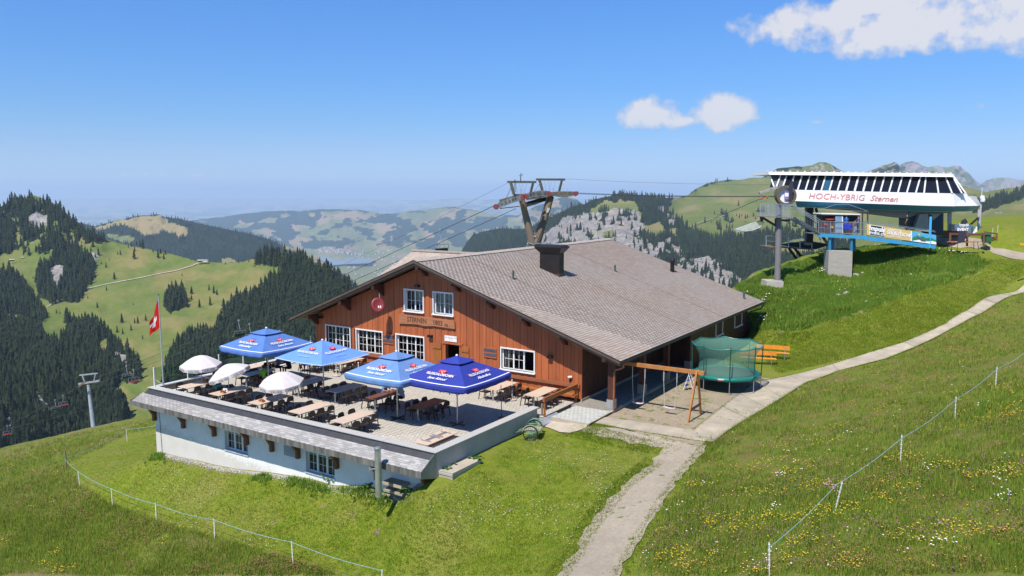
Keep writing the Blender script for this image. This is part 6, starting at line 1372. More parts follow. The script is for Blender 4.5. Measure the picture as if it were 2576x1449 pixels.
for k in range(NP):
 a = a0 + 2 * math.pi * k / NP; c, s = math.cos(a), math.sin(a); r1, r2 = TR + .06, TR + .12
 mb = MB(); mb.tube([(TCU + r1 * c, TCV + r1 * s, yz + .75), (TCU + r2 * c, TCV + r2 * s, zt + .08)], .032, 8); mb.build('net_pole', TGN, tr)
 mb = MB(); mb.tube([(TCU + r1 * c, TCV + r1 * s, yz + .1), (TCU + r1 * c, TCV + r1 * s, yz + .8)], .024, 8); mb.build('leg', CHROME, tr)
 if k % 2 == 0:
  b = a + 2 * math.pi / NP; mb = MB(); mb.tube([(TCU + r1 * c, TCV + r1 * s, yz + .1), (TCU + (r1 - .02) * math.cos(a + .12), TCV + (r1 - .02) * math.sin(a + .12), yz + .03), (TCU + (r1 - .02) * math.cos(b - .12), TCV + (r1 - .02) * math.sin(b - .12), yz + .03), (TCU + r1 * math.cos(b), TCV + r1 * math.sin(b), yz + .1)], .024, 8); mb.build('foot_bar', CHROME, tr)
mb = MB(); vv = []; ff = []; H8 = 10
for i in range(H8 + 1):
 s = i / H8; z = zr + .04 + (zt - zr - .04) * s
 for k in range(K):
  a = 2 * math.pi * k / K; ph_ = ((a - a0) % (2 * math.pi / NP)) / (2 * math.pi / NP); sag = math.sin(ph_ * math.pi)
  r = (TR - .25) - .10 * math.sin(s * math.pi) + (.37 * s ** 3) * (1 - .16 * sag); vv.append((TCU + r * math.cos(a), TCV + r * math.sin(a), z - .10 * s ** 4 * sag))
for i in range(H8):
 for k in range(K): ff.append((i * K + k, i * K + (k + 1) % K, (i + 1) * K + (k + 1) % K, (i + 1) * K + k))
mb.add(vv, ff); mb.build('safety_net', NET, tr, smooth=True)
topr = vv[-K:]; mb = MB(); mb.tube([Vector(p) for p in topr] + [Vector(topr[0])], .035, 6, caps=False); mb.build('rim_band', TG, tr)
mb = MB(); mb.box(TCU + 1.35, TCU + 1.36, 0, 0, 0, 0) if False else None
q = Vector((TCU + (TR + .035) * math.cos(a0 - .25), TCV + (TR + .035) * math.sin(a0 - .25), zr - .05)); tn = Vector((-math.sin(a0 - .25), math.cos(a0 - .25), 0)); mb = MB(); mb.prism([tuple(q - tn * .17), tuple(q + tn * .17), tuple(q + tn * .17 + Vector((0, 0, .05))), tuple(q - tn * .17 + Vector((0, 0, .05)))], tuple(Vector((math.cos(a0 - .25), math.sin(a0 - .25), 0)) * .01)); mb.build('white_label', WHITE, tr)
mb = MB(); q = q - Vector((0, 0, .07)) - tn * .05; mb.prism([tuple(q - tn * .08), tuple(q + tn * .08), tuple(q + tn * .08 + Vector((0, 0, .05))), tuple(q - tn * .08 + Vector((0, 0, .05)))], tuple(Vector((math.cos(a0 - .25), math.sin(a0 - .25), 0)) * .012)); mb.build('red_label', RPR, tr)
OR = M('orange_bench_paint', (.72, .27, .03), .45, .1, 3, .06, 40)
def bench(x0, y0, x1, y1, lab, dpt):
 """back board from (x0,y0) to (x1,y1) image pixels at the seat front edge, standing on the lawn"""
 a = on_ground(x0, y0); b = on_ground(x1, y1); d = Vector((b[0] - a[0], b[1] - a[1], 0)); L = d.length; ang = math.atan2(d.y, d.x)
 t = thing('garden_bench', lab, 'bench', ((a[0] + b[0]) / 2, (a[1] + b[1]) / 2, (a[2] + b[2]) / 2), ang, 'orange benches on the lawn')
 mb = MB(); mb.box(-L / 2, L / 2, 0, .36, .42, .46); mb.build('seat', OR, t, world=False)
 mb = MB(); mb.box(-L / 2, L / 2, .40, .43, .62, .90); mb.build('backrest', OR, t, world=False)
 for s in (-1, 1):
  mb = MB(); x = s * L * .36; mb.beam((x, .05, .42), (x, .05, -.05), .05, .05).beam((x, .36, .42), (x, .36, -.05), .05, .05).beam((x, .05, .40), (x, .36, .40), .05, .04).beam((x, .36, .42), (x, .40, .80), .05, .04); mb.build('leg', CHROME, t, world=False)
 return t
bench(*P7(2035, 622), *P7(2445, 640), 'orange plank bench standing further up the lawn behind the trampoline', 0)
bench(*P7(1850, 690), *P7(2290, 715), 'orange plank bench half hidden behind the trampoline net', 0)
GP = M('pale_green_paint', (.24, .42, .24), .5, .2, 6);
q = on_ground(1340, 1100); ct = thing('hand_cart', 'old green two-wheeled hand cart with pale boards beside the grey wall', 'cart', q, R(20))
cu_, cv_, cz_ = 0, 0, .42
for k in range(6): mb = MB(); mb.box(-.42 + .14 * k + .004, -.42 + .14 * (k + 1) - .004, -.42, .42, cz_, cz_ + .025); mb.build('plank', M('pale_cart_board', (.42, .34, .26), .9, .2, 5, .3, 40), ct, world=False)
mb = MB(); mb.tube([(-.45, -.45, cz_ - .02), (.45, -.45, cz_ - .02), (.45, .45, cz_ - .02), (-.45, .45, cz_ - .02), (-.45, -.45, cz_ - .02)], .02, 6)
for s in (-1, 1): mb.tube([(.38, s * .44, cz_), (.42, s * .46, cz_ + .42), (-.1, s * .46, cz_ + .42), (-.15, s * .44, cz_)], .012, 6)
mb.tube([(-.2, -.45, cz_), (-.2, -.46, cz_ + .3), (.2, -.46, cz_ + .3), (.2, -.45, cz_)], .012, 6); mb.build('frame', GP, ct, world=False)
mb = MB(); mb.tube([(-.45, -.2, cz_ - .02), (-1.1, -.04, .1)], .016, 6).tube([(-.45, .2, cz_ - .02), (-1.1, .04, .1)], .016, 6).tube([(-1.1, -.15, .1), (-1.1, .15, .1)], .016, 6); mb.build('drawbar', GP, ct, world=False)
for s in (-1, 1):
 mb = MB(); n = 20; P = [(.0 + .36 * math.cos(2 * math.pi * k / n), s * .55, .36 + .36 * math.sin(2 * math.pi * k / n)) for k in range(n + 1)]; mb.tube(P, .03, 6, caps=False); w_ = mb.build('wheel', BLK, ct, world=False)
 mb = MB();
 for k in range(8): a = math.pi * k / 8; mb.tube([(.33 * math.cos(a), s * .55, .36 + .33 * math.sin(a)), (-.33 * math.cos(a), s * .55, .36 - .33 * math.sin(a))], .008, 4)
 mb.build('spoke', GP, w_, world=False)
 mb = MB(); n = 12;
 for k in range(n): a, b = math.pi * k / n, math.pi * (k + 1) / n; mb.add([(.42 * math.cos(a), s * .49, .36 + .42 * math.sin(a)), (.42 * math.cos(b), s * .49, .36 + .42 * math.sin(b)), (.42 * math.cos(b), s * .61, .36 + .42 * math.sin(b)), (.42 * math.cos(a), s * .61, .36 + .42 * math.sin(a))], [(0, 1, 2, 3)])
 fd = mb.build('mudguard', GP, ct, world=False); fd.modifiers.new('t', 'SOLIDIFY').thickness = .01
# ---- electric fences
FPW = M('white_fence_plastic', (.75, .75, .73), .5, .06, 8); WIRE = M('blue_white_rope', (.30, .48, .58), .6, .2, 40);
def fpost_proto():
 t = thing('fence_post', 'x', 'fence post', (0, 0, 0), 0, 'white electric fence posts')
 mb = MB(); mb.box(-.015, .015, -.01, .01, -.15, .98); mb.build('stake', FPW, t)
 for k in range(5): mb = MB(); mb.box(-.026, .026, -.015, .015, .3 + k * .15, .325 + k * .15); mb.build('hook', FPW, t)
 return t
FP0 = fpost_proto(); uf = [False]
def fence(pts_, labs, h=.95, wirelab=None, tilt=None, skip=()):
 prev = None; W_ = []
 for i, (x, y) in enumerate(pts_):
  q = on_ground(x, y)
  if i not in skip:
   o = place(FP0, uf, q[0], q[1], q[2], .4, labs[i], 'white electric fence posts'); o.rotation_euler = (random.uniform(-.05, .05), (tilt or {}).get(i, random.uniform(-.05, .05)), YAW)
  W_.append(Vector((q[0], q[1], q[2] + h)))
 mb = MB()
 for a, b in zip(W_, W_[1:]):
  P = [a + (b - a) * (k / 6) - Vector((0, 0, .22 * math.sin(math.pi * k / 6) * min(1, (b - a).length / 12))) for k in range(7)]; mb.tube(P, .009, 4, caps=False)
 r = thing('fence_rope', wirelab, 'fence rope', tuple(W_[0])); mb.build('rope', WIRE, r); return W_
lp = [(320, 1111), (201, 1226), (283, 1272), (393, 1313), (540, 1358), (737, 1419)]
W1 = fence([(395, 1100), (320, 1111), (165, 1190)], ['', 'white fence post alone below the terrace corner on the pasture edge', ''], wirelab='blue fence rope from the terrace corner out to the wooden corner stake', skip=(0, 2))
W2 = fence([(165, 1190), (201, 1226), (283, 1272), (393, 1313), (540, 1358), (737, 1419), (960, 1495)], ['', 'white fence post closest to the grey wooden corner stake', 'second white fence post downhill from the wooden corner stake', 'third white fence post downhill from the wooden corner stake',
  'fourth white fence post downhill from the wooden corner stake', 'fifth white fence post downhill from the wooden corner stake', 'lowest white fence post of the pasture row below the mown lawn'], wirelab='blue fence rope sagging along the posts below the mown lawn', skip=(0,))
q = on_ground(167, 1178); ws_ = thing('corner_stake', 'grey wooden corner stake where two pasture fence ropes meet', 'stake', q); mb = MB(); mb.tube([(q[0], q[1], q[2] - .3), (q[0], q[1], q[2] + 1.25)], .05, 8); mb.build('shaft', M('weathered_wood', (.28, .21, .16), .9), ws_)
W3 = fence([(1935, 1449), (2101, 1284), (2265, 1160), (2402, 1055), (2504, 975), (2600, 905)], ['white fence post lowest on the flower slope near the picture foot', 'leaning white fence post beside pink flowers on the flower slope', 'white fence post third up the flower slope', 'white fence post fourth up the flower slope', 'small white fence post high on the flower slope', 'white fence post at the edge of the flower slope'],
   h=.86, wirelab='blue fence rope climbing across the flower meadow slope', tilt={1: .18})
for (x, y, l) in ((2496, 596, 'tiny white post in tall grass past the green bin, nearer one'), (2509, 588, 'tiny white post in tall grass past the green bin, farther one'), (2050, 622, 'short white post on the slope edge under the lift terminal'), (1941, 697, 'short white post leaning behind the chalet roof corner')):
 q = on_ground(x, y); o = place(FP0, uf, q[0], q[1], q[2] - .1, YAW, l)
# ================================================================ THE CHAIRLIFT
SD = 78.0
S1 = lambda x, y: ((2720 + x / 4.6) / 1.49068, (600 + y / 4.6) / 1.49068)
S2 = lambda x, y: ((3180 + x / 4.6) / 1.49068, (600 + y / 4.6) / 1.49068)
S3 = lambda x, y: ((2720 + x / 4.6) / 1.49068, (780 + y / 4.6) / 1.49068)
S4 = lambda x, y: ((3240 + x / 4.2867) / 1.49068, (780 + y / 4.2867) / 1.49068)
S5 = lambda x, y: ((3400 + x / 5.795) / 1.49068, (780 + y / 5.795) / 1.49068)
def D(c, d): return Vector(pt(c[0], c[1], d))
back = Vector(_f)                     # horizontally away
WSH = M('white_terminal_shell', (.82, .80, .79), .4, .04, 1.2, .03, 30, rnd=.02)
TEAL = M('teal_terminal_belly', (.05, .25, .46), .4, .08, 1, .03, 30); BEI = M('beige_steel', (.34, .325, .27), .5, .08, 1.5, .03, 30); BLU = M('sky_blue_steel', (.055, .36, .66), .4, .08, 2, .03, 30)
BLUD = M('mid_blue_steel', (.03, .21, .36), .45, .08, 2); DKG = M('dark_green_steel', (.025, .032, .032), .5, .15, 3, .06, 30); GRAT = M('grey_grating', (.22, .24, .25), .6, .15, 5, .1, 40, metal=.4); RUST = M('rusty_brown_steel', (.30, .145, .075), .7, .3, 1.5, .15, 20, col2=(.13, .10, .08))
sta = thing('lift_terminal', 'long white chairlift terminal with a band of black slanted panes', 'lift station', D((2200, 620), SD + 3))
def face(mb, P): mb.add(P, [tuple(range(len(P)))])
def shell(sections, name, m, rev=False):
 pass
tops = [S1(830, 232), S1(1060, 240), S2(1290, 262), S2(1830, 270)]        # top of panes
feet = [S1(880, 463), S1(1000, 470), S2(1330, 565), S2(2035, 578)]
TOPD_, FOOTD = SD + 1.3, SD
R0 = D(S1(740, 203), SD + .6); R1 = D(S2(1780, 238), SD + .9); R2 = D(S2(1830, 262), SD + 1.3)
mb = MB()
Lr = [D(S1(740, 203), SD + .9), D(S1(760, 252), SD + .55), D(S2(1820, 292), SD + .8), D(S2(1830, 262), SD + 1.0), D(S2(1775, 238), SD + 1.2)]
bk = back * 6.0; shift = Vector(_r) * -.2
mb.prism([tuple(p) for p in Lr], tuple(bk)); mb.build('roof_rim', WSH, sta)
mb = MB()
for k in range(26):
 p = Lr[0].lerp(Lr[4], k / 25) + Vector((0, 0, .03)); mb.tube([tuple(p), tuple(p + Vector((0, 0, .1)))], .09, 6)
mb.build('roof_bolt', WSH, sta)
bx = []     # (head x, foot x) image coordinates in S1 px scale
heads = [(S1(1060, 262), S1(990, 463))] + [(S1(h, 262), S1(h - 78, 512 + (h - 1190) * .018)) for h in (1190, 1325, 1460, 1600, 1733, 1872, 2013, 2158, 2303, 2452)]
heads += [(S2(h, 272), S2(h - 72 - (h / 100), 540 + h * .018)) for h in (42, 190, 338, 487, 635, 787, 942, 1098, 1255)] + [(S2(1345, 285), S2(1312, 566)), (S2(1520, 288), S2(1562, 570)), (S2(1680, 290), S2(1795, 573)), (S2(1805, 290), S2(1965, 575)), (S2(1822, 290), S2(2030, 577))]
GLS = M('black_terminal_glass', (.012, .014, .022), .12, .1, 1, 0)
for i in range(len(heads) - 1):
 (h0, f0), (h1, f1) = heads[i], heads[i + 1]
 a, b, c, d = D(f0, FOOTD + .1), D(f1, FOOTD + .1), D(h1, TOPD_ + .1), D(h0, TOPD_ + .1)
 mb = MB(); mb.prism([tuple(q) for q in (a, b, c, d)], tuple(back * .04)); mb.build('pane', M('blue_tinted_glass', (.03, .10, .16), .12) if i in (5, ) else GLS, sta)
 mb = MB(); w = .07 if i < 23 else .05; mb.beam(tuple(D(f0, FOOTD + .03)), tuple(D(h0, TOPD_ + .03)), .12, .08, up=tuple(_f)); mb.build('mullion', WSH, sta)
mb = MB(); mb.beam(tuple(D(heads[-1][1], FOOTD + .03)), tuple(D(heads[-1][0], TOPD_ + .03)), .12, .08, up=tuple(_f)); mb.build('mullion', WSH, sta)
mb = MB(); mb.beam(tuple(D(S1(838, 462), FOOTD + .3)), tuple(D(S1(765, 250), TOPD_)), .12, .1, up=tuple(_f)).beam(tuple(D(S1(880, 462), FOOTD + .1)), tuple(D(S1(955, 255), TOPD_)), .12, .1, up=tuple(_f)); mb.build('mullion', WSH, sta)
mb = MB(); mb.prism([tuple(D(S1(840, 462), FOOTD + .5)), tuple(D(S1(990, 465), FOOTD + .3)), tuple(D(S1(1058, 256), TOPD_ + .2)), tuple(D(S1(768, 254), TOPD_ + .3))], tuple(back * .03)); mb.build('side_pane', M('pale_grey_glass', (.12, .125, .13), .2, .1, 2, 0), sta)
Fu = [S1(1000, 464), S1(1180, 512), S2(1310, 566), S2(2040, 578)]; Fl = [S1(1005, 640), S1(1200, 705), S2(1430, 790), S2(2250, 795)]
mb = MB()
top = [D(S1(1000, 464), SD + .1), D(S1(1180, 514), SD), D(S2(1312, 568), SD), D(S2(1800, 576), SD + .1), D(S2(2035, 578), SD + .9), D(S2(2062, 622), SD + 1.6), D(S2(2212, 626), SD + 2.4)]
low = [D(S1(1010, 660), SD + .1), D(S1(1200, 706), SD - .15), D(S2(1430, 790), SD - .15), D(S2(1830, 797), SD), D(S2(2120, 795), SD + .8), D(S2(2230, 793), SD + 1.6), D(S2(2300, 780), SD + 2.4)]
for i in range(len(top) - 1): mb.add([low[i], low[i + 1], top[i + 1], top[i]], [(0, 1, 2, 3)])
o_ = mb.build('fascia', WSH, sta); o_.modifiers.new('t', 'SOLIDIFY').thickness = .06
mb = MB(); mb.prism([tuple(top[5]), tuple(top[6]), tuple(low[6]), tuple(low[5])], tuple(back * 4.0)); mb.prism([tuple(top[1] + back * .3), tuple(top[3] + back * .3), tuple(low[3] + back * .4), tuple(low[1] + back * .4)], tuple(back * 5.2)); mb.build('shell_body', WSH, sta)
mb = MB(); mb.prism([tuple(D(S1(1060, 262), SD + 1.7)), tuple(D(S2(1800, 292), SD + 1.7)), tuple(D(S2(1960, 575), SD + 1.2)), tuple(D(S1(1000, 464), SD + 1.2))], tuple(back * 4.2)); mb.build('engine_room', DKG, sta)
l2 = [D(S1(1205, 706), SD - .1), D(S2(1430, 792), SD - .1), D(S2(1830, 799), SD), D(S2(2120, 797), SD + .8), D(S2(2250, 795), SD + 2.0)]
k2 = [D(S1(1240, 806), SD + .9), D(S2(1430, 885), SD + .9), D(S2(1800, 884), SD + 1.0), D(S2(2050, 880), SD + 1.7), D(S2(2180, 868), SD + 2.8)]
mb = MB()
for i in range(4): mb.add([k2[i], k2[i + 1], l2[i + 1], l2[i]], [(0, 1, 2, 3)])
mb.prism([tuple(p + back * .01) for p in (k2[0], k2[1], k2[3], k2[4])], tuple(back * 4)) if False else None
o_ = mb.build('belly', TEAL, sta); o_.modifiers.new('t', 'SOLIDIFY').thickness = .05
mb = MB(); mb.add([k2[0], k2[1], k2[2], k2[3], k2[4], k2[4] + back * 3.4, k2[0] + back * 5.0], [(0, 1, 2, 3, 4, 5, 6)]); o_ = mb.build('underside', BEI, sta); o_.modifiers.new('t', 'SOLIDIFY').thickness = .05
keel = [S1(1560, 826), S2(200, 905), S2(990, 1005), S2(1230, 925), S2(1640, 925), S2(1900, 885), S2(1000, 870), S1(1440, 815)]
mb = MB(); mb.prism([tuple(D(c, SD + 2.0)) for c in (S1(1400, 812), S1(2300, 880), S2(370, 925), S2(990, 1005), S2(1230, 935), S2(1620, 925), S2(1950, 880))], tuple(back * 2.2)); mb.build('keel', BEI, sta)
mb = MB(); mb.prism([tuple(D(c, SD + 1.4)) for c in (S2(1150, 1180), S2(1235, 935), S2(1385, 925), S2(1395, 1240), S2(1150, 1210))], tuple(back * 2.0)); mb.build('cabin', BEI, sta)
mb = MB(); mb.prism([tuple(D(c, SD + 1.9)) for c in (S2(1000, 1010), S2(1215, 940), S2(1150, 1170), S2(1000, 1170))], tuple(back * 1.5)); mb.build('recess', DKG, sta)
mb = MB(); mb.prism([tuple(D(c, SD + 1.8)) for c in (S2(1385, 930), S2(1640, 925), S2(1640, 1300), S2(1520, 1340), S2(1395, 1200))], tuple(back * 2.0)); mb.build('recess', DKG, sta)
mb = MB(); mb.prism([tuple(D(c, SD + 1.6)) for c in (S2(1400, 930), S2(1600, 928), S2(1470, 1040), S2(1460, 960))], tuple(back * .3)); mb.build('brace_plate', BEI, sta)
for a, b in ((1600, 1650), (1740, 1790)): mb = MB(); mb.box(0, 0, 0, 0, 0, 0) if False else mb.prism([tuple(D(c, SD + 3.6)) for c in (S2(a, 910), S2(b, 905), S2(b, 1250), S2(a, 1250))], tuple(back * .3)); mb.build('support_column', STEEL, sta)
mb = MB(); mb.prism([tuple(D(c, SD + 2.5)) for c in (S1(1410, 815), S1(1525, 825), S1(1520, 1290), S3(1510, 640), S3(1395, 640), S1(1405, 1290))], tuple(back * .6)); mb.build('support_column', DKG, sta)
mb = MB(); mb.beam(tuple(D(S1(1560, 830), SD + 2.6)), tuple(D(S1(1650, 1130), SD + 2.6)), .28, .28).beam(tuple(D(S3(1680, 500), SD + 2.4)), tuple(D(S3(1780, 640), SD + 2.4)), .25, .25); mb.build('strut', DKG, sta)
text('HOCH-YBRIG', frame4(D(S1(1915, 638), SD - .13), D(S1(2320, 652), SD) - D(S1(1490, 622), SD), top[1] - low[1]), 1.0 * 96 / 6.857 / 25.26 * 1.52, M('salmon_lettering', (.70, .26, .24), .6, .04), sta, shear=.22, bold=.0, sx=1.10, extrude=.01)
text('Sternen', frame4(D(S2(610, 668), SD - .13), D(S2(820, 676), SD) - D(S2(380, 655), SD), top[1] - low[1]), .80, M('salmon_lettering', (.70, .26, .24)), sta, shear=.5, sx=1.1, extrude=.01)
mb = MB(); mb.prism([tuple(D(c, SD + 1.9)) for c in (S2(1052, 872), S2(1090, 875), S2(1088, 935), S2(1050, 932))], tuple(back * .05)); mb.build('small_sign', TEAL, sta)
mb = MB(); P = [S4(1150, 470), S4(1160, 545), S4(1180, 600), S4(1400, 600), S4(1860, 545), S4(1700, 500), S4(1300, 470)]
dk = thing('red_barrier', 'dark red board barrier under the white terminal', 'barrier', D(S2(1780, 1270), SD + 2.5)); mb = MB(); mb.prism([tuple(D(c, SD + 2.4)) for c in (S2(1640, 1215), S2(1910, 1218), S2(1910, 1300), S2(1640, 1305))], tuple(back * .1)); mb.build('board', M('dark_red_board', (.13, .022, .018), .6), dk)
for (a, b, c, d, l) in ((1840, 1110, 1925, 1215, 'white control cabinet beside the dark banner under the lift terminal'), (2070, 1110, 2130, 1340, 'white machine casing beyond the dark banner at the terminal'), (2150, 1150, 2230, 1280, 'cream cabinet at the foot of the steel mast by the terminal')):
 t = thing('control_cabinet', l, 'cabinet', D(S2((a + c) / 2, d), SD + 3)); mb = MB(); mb.prism([tuple(D(q, SD + 2.8)) for q in (S2(a, b), S2(c, b), S2(c, d), S2(a, d))], tuple(back * .8)); mb.build('casing', WSH, t)
# ---- bridge deck, hut, ramp with banner
BD = 74.5
br = thing('boarding_bridge', 'sky blue steel boarding bridge and ramp in front of the lift terminal', 'bridge', D(S3(2000, 480), BD))
def bar(mb, c0, c1, w, h, d0=BD, d1=None): mb.beam(tuple(D(c0, d0)), tuple(D(c1, d1 or d0)), w, h)
mb = MB(); bar(mb, S1(1605, 1300), S1(2440, 1335), .16, .30); bar(mb, S4(-10, 480), S4(1145, 625), .16, .34); mb.build('side_beam', BLU, br)
mb = MB(); mb.prism([tuple(D(c, BD)) for c in (S1(1605, 1275), S1(2440, 1308), S1(2440, 1322), S1(1605, 1290))], tuple(back * 3.4)); mb.prism([tuple(D(c, BD)) for c in (S4(-10, 455), S4(1145, 598), S4(1145, 608), S4(-10, 465))], tuple(back * 3.0)); mb.build('deck', GRAT, br)
for c in (1805, 1860, 2180, 2230): mb = MB(); mb.prism([tuple(D(q, BD + (.1 if c in (1805, 2180) else 1.6))) for q in (S3(c - 16, 500), S3(c + 16, 500), S3(c + 16, 745), S3(c - 16, 745))], tuple(back * .22)); mb.build('pillar', BLUD, br)
mb = MB(); bar(mb, S4(1075, 140), S4(1052, 640), .20, .20); mb.build('end_post', BLU, br)
rail = [(S1(1605, 1050), S1(2450, 1085)), (S4(30, 225), S4(1150, 385))]
for i, (a, b) in enumerate(rail):
 mb = MB(); bar(mb, a, b, .05, .05); mb.build('handrail', CHROME, br)
mb = MB(); bar(mb, S4(30, 208), S4(1130, 365), .035, .035); bar(mb, S1(1610, 1165), S1(2440, 1200), .03, .03); mb.build('handrail', CHROME, br)
for k in range(34):
 s = k / 33; x = 1610 + 835 * s; mb = MB(); bar(mb, S1(x, 1052 + 34 * s), S1(x, 1275 + 33 * s), .022 if k % 8 else .05, .022 if k % 8 else .05); mb.build('baluster', CHROME, br)
for k in range(7): s = k / 6; mb = MB(); bar(mb, S4(60 + 1000 * s, 228 + 140 * s), S4(60 + 1000 * s, 470 + 128 * s), .04, .04, BD + .05); mb.build('baluster', CHROME, br)
mb = MB(); mb.prism([tuple(D(S1(1905 + 12, 800), BD)), tuple(D(S1(1905, 800), BD))] + [tuple(D(S1(1905, 802), BD))], tuple(back * .01)) if False else None
mb = MB(); bar(mb, S1(1640, 855), S1(1910, 765), .03, .03, BD + .3); bar(mb, S1(1910, 765), S1(2125, 765), .03, .03, BD + .3); bar(mb, S1(2125, 765), S1(2450, 880), .03, .03, BD + .3); bar(mb, S1(1640, 855), S1(2480, 890), .03, .03, BD + .3); mb.build('canopy_frame', STEEL, br)
for x in (2365, 2455): mb = MB(); bar(mb, S1(x, 885), S1(x, 1310), .12, .12, BD + .2); mb.build('mast', DKG, br)
bn = thing('advertising_banner', 'long tensioned banner on the blue ramp, black panel, ochre field and painted mountain scene', 'banner', D(S4(600, 560), BD - .1))
bd = BD - .08; f_ = lambda s, t_: D(S4(45 + 1115 * s, (235 + 180 * s ** 1.0) * (1 - t_) + (432 + 155 * s) * t_ + 20 * (1 - t_)), bd)
def quad(s0, s1, m, nm, t0=0., t1=1., lift=0.):
 mb = MB(); n = 8;
 P = [f_(s0 + (s1 - s0) * k / n, t0) for k in range(n + 1)] + [f_(s1 + (s0 - s1) * k / n, t1) for k in range(n + 1)]
 P = [p - Vector(_f) * lift for p in P]
 mb.prism([tuple(p) for p in P], tuple(back * .01)); return mb.build(nm, m, bn)
OCH = M('ochre_print', (.66, .46, .18), .6, .04, 2, 0); SKYP = M('sky_print', (.10, .42, .70), .6, .1, 3, 0)
quad(0, .64, OCH, 'ochre_field'); quad(.645, 1.0, SKYP, 'sky_field'); quad(.035, .255, WSH, 'panel_rim', .02, .98, .02); quad(.043, .247, M('black_panel_print', (.012, .014, .014), .6), 'black_panel', .06, .93, .04)
quad(.632, .648, WSH, 'white_rim', 0, 1, .02)
xd = f_(.24, .5) - f_(.05, .5); Wp = M('white_print2', (.85, .85, .84), .6, 0, 1, 0)
text('!mpuls', frame4(f_(.145, .33) - Vector(_f) * .06, xd, UPV), .62, Wp, bn, bold=.025, sx=.92, extrude=.003); text('event.ch', frame4(f_(.145, .72) - Vector(_f) * .06, xd, UPV), .46, Wp, bn, bold=.012, sx=.98, extrude=.003)
text('LÄNGSTE', frame4(f_(.40, .22) - Vector(_f) * .03, xd, UPV), .32, Wp, bn, sx=1.0, extrude=.003); text('SEILRUTSCHE', frame4(f_(.465, .50) - Vector(_f) * .03, xd, UPV), .42, Wp, bn, bold=.008, sx=.92, extrude=.003); text('EUROPAS', frame4(f_(.41, .78) - Vector(_f) * .03, xd, UPV), .24, Wp, bn, extrude=.003)
mb = MB(); GRN = M('green_print', (.03, .22, .08), .6, .2, 3, 0)
def blob(L2, m, nm, lift): mb = MB(); mb.prism([tuple(f_(s, t_) - Vector(_f) * lift) for s, t_ in L2], tuple(back * .005)); mb.build(nm, m, bn)
blob([(.65, .75), (.69, .45), (.73, .55), (.80, .35), (.86, .5), (.92, .35), (1.0, .55), (1.0, .95), (.66, .95)], GRN, 'printed_hills', .015)
blob([(.66, .95), (.78, .7), (.88, .8), (.95, .68), (1.0, .75), (1.0, 1.0), (.66, 1.0)], Wp, 'printed_snow', .02)
blob([(.72, .30), (.735, .42), (.77, .55), (.83, .70), (.86, .85), (.79, .88), (.74, .66), (.715, .45)], M('grey_print', (.10, .11, .12), .6), 'printed_figure', .03)
blob([(.73, .18), (.75, .12), (.765, .2), (.76, .34), (.745, .36), (.735, .28)], M('yellow_print', (.7, .5, .12), .6), 'printed_helmet', .035)
ht_ = thing('kiosk_hut', 'small blue weatherboarded kiosk hut with white roof on the boarding bridge', 'hut', D(S3(2000, 440), BD + 1.6)); hd_ = BD + 1.3
SID = M('pale_blue_boards', (.22, .36, .52), .6, .08, 3);
mb = MB(); mb.prism([tuple(D(c, hd_)) for c in (S1(1660, 918), S1(2325, 932), S1(2325, 948), S1(1660, 935))], tuple(back * 2.2)); mb.build('roof', WSH, ht_)
mb = MB(); mb.prism([tuple(D(c, hd_ + .05)) for c in (S1(1670, 936), S1(2322, 950), S1(2322, 965), S1(1670, 955))], tuple(back * 2.0)); mb.build('eaves_board', M('dark_blue_board', (.05, .08, .15), .6), ht_)
mb = MB(); mb.prism([tuple(D(c, hd_ + .4)) for c in (S1(1680, 955), S1(2320, 965), S1(2320, 1262), S1(1680, 1250))], tuple(back * 1.6)); mb.build('wall', M('hut_inner', (.07, .03, .02), .8), ht_)
for k in range(13):
 y0 = 962 + k * 22.5; mb = MB(); mb.prism([tuple(D(c, hd_ + .1)) for c in (S1(1898, y0), S1(2010, y0 + 1), S1(2010, y0 + 21), S1(1898, y0 + 20))], tuple(back * .08)); mb.build('plank', SID, ht_)
for k in range(6):
 y0 = 1150 + k * 19; mb = MB(); mb.prism([tuple(D(c, hd_ + .1)) for c in (S1(2225, y0), S1(2300, y0 + 1), S1(2300, y0 + 18), S1(2225, y0 + 17))], tuple(back * .08)); mb.build('plank', SID, ht_)
mb = MB(); mb.prism([tuple(D(c, hd_ + .12)) for c in (S1(2010, 962), S1(2030, 962), S1(2030, 1255), S1(2010, 1255))], tuple(back * .1)); mb.build('corner_board', WSH, ht_)
for (a, b, c, d, col_, l) in ((1725, 1010, 1890, 1035, (.55, .05, .03), 'row of orange red harnesses on the kiosk shelf'), (1705, 1090, 1770, 1130, (.5, .04, .04), 'red bag hanging low in the kiosk opening'), (1828, 1135, 1860, 1180, (.7, .42, .03), 'yellow helmet hanging in the kiosk opening'), (2025, 1110, 2150, 1190, (.02, .05, .55), 'blue plastic crate hung on the bridge railing')):
 dd = BD - .15 if a == 2025 else hd_ + .2; t = thing('storage_box' if a == 2025 else 'hire_gear', l, 'crate' if a == 2025 else 'gear', D(S1((a + c) / 2, d), dd)); mb = MB(); n = 8; cx_, cy_ = (a + c) / 2, (b + d) / 2
 if a == 2025: mb.prism([tuple(D(q, dd)) for q in (S1(a, b), S1(c, b), S1(c - 8, d), S1(a + 8, d))], tuple(back * .5 * -.6))
 else: mb.prism([tuple(D(S1(cx_ + (c - a) / 2 * math.cos(2 * math.pi * k / n), cy_ + (d - b) / 2 * math.sin(2 * math.pi * k / n)), dd)) for k in range(n)], tuple(back * .15))
 mb.build('body', M('gear_%d' % a, col_, .5), t)
def foot(c, d): p = D(c, d); return (p.x, p.y, p.z)
FACE_AWAY = YAW + R(90);
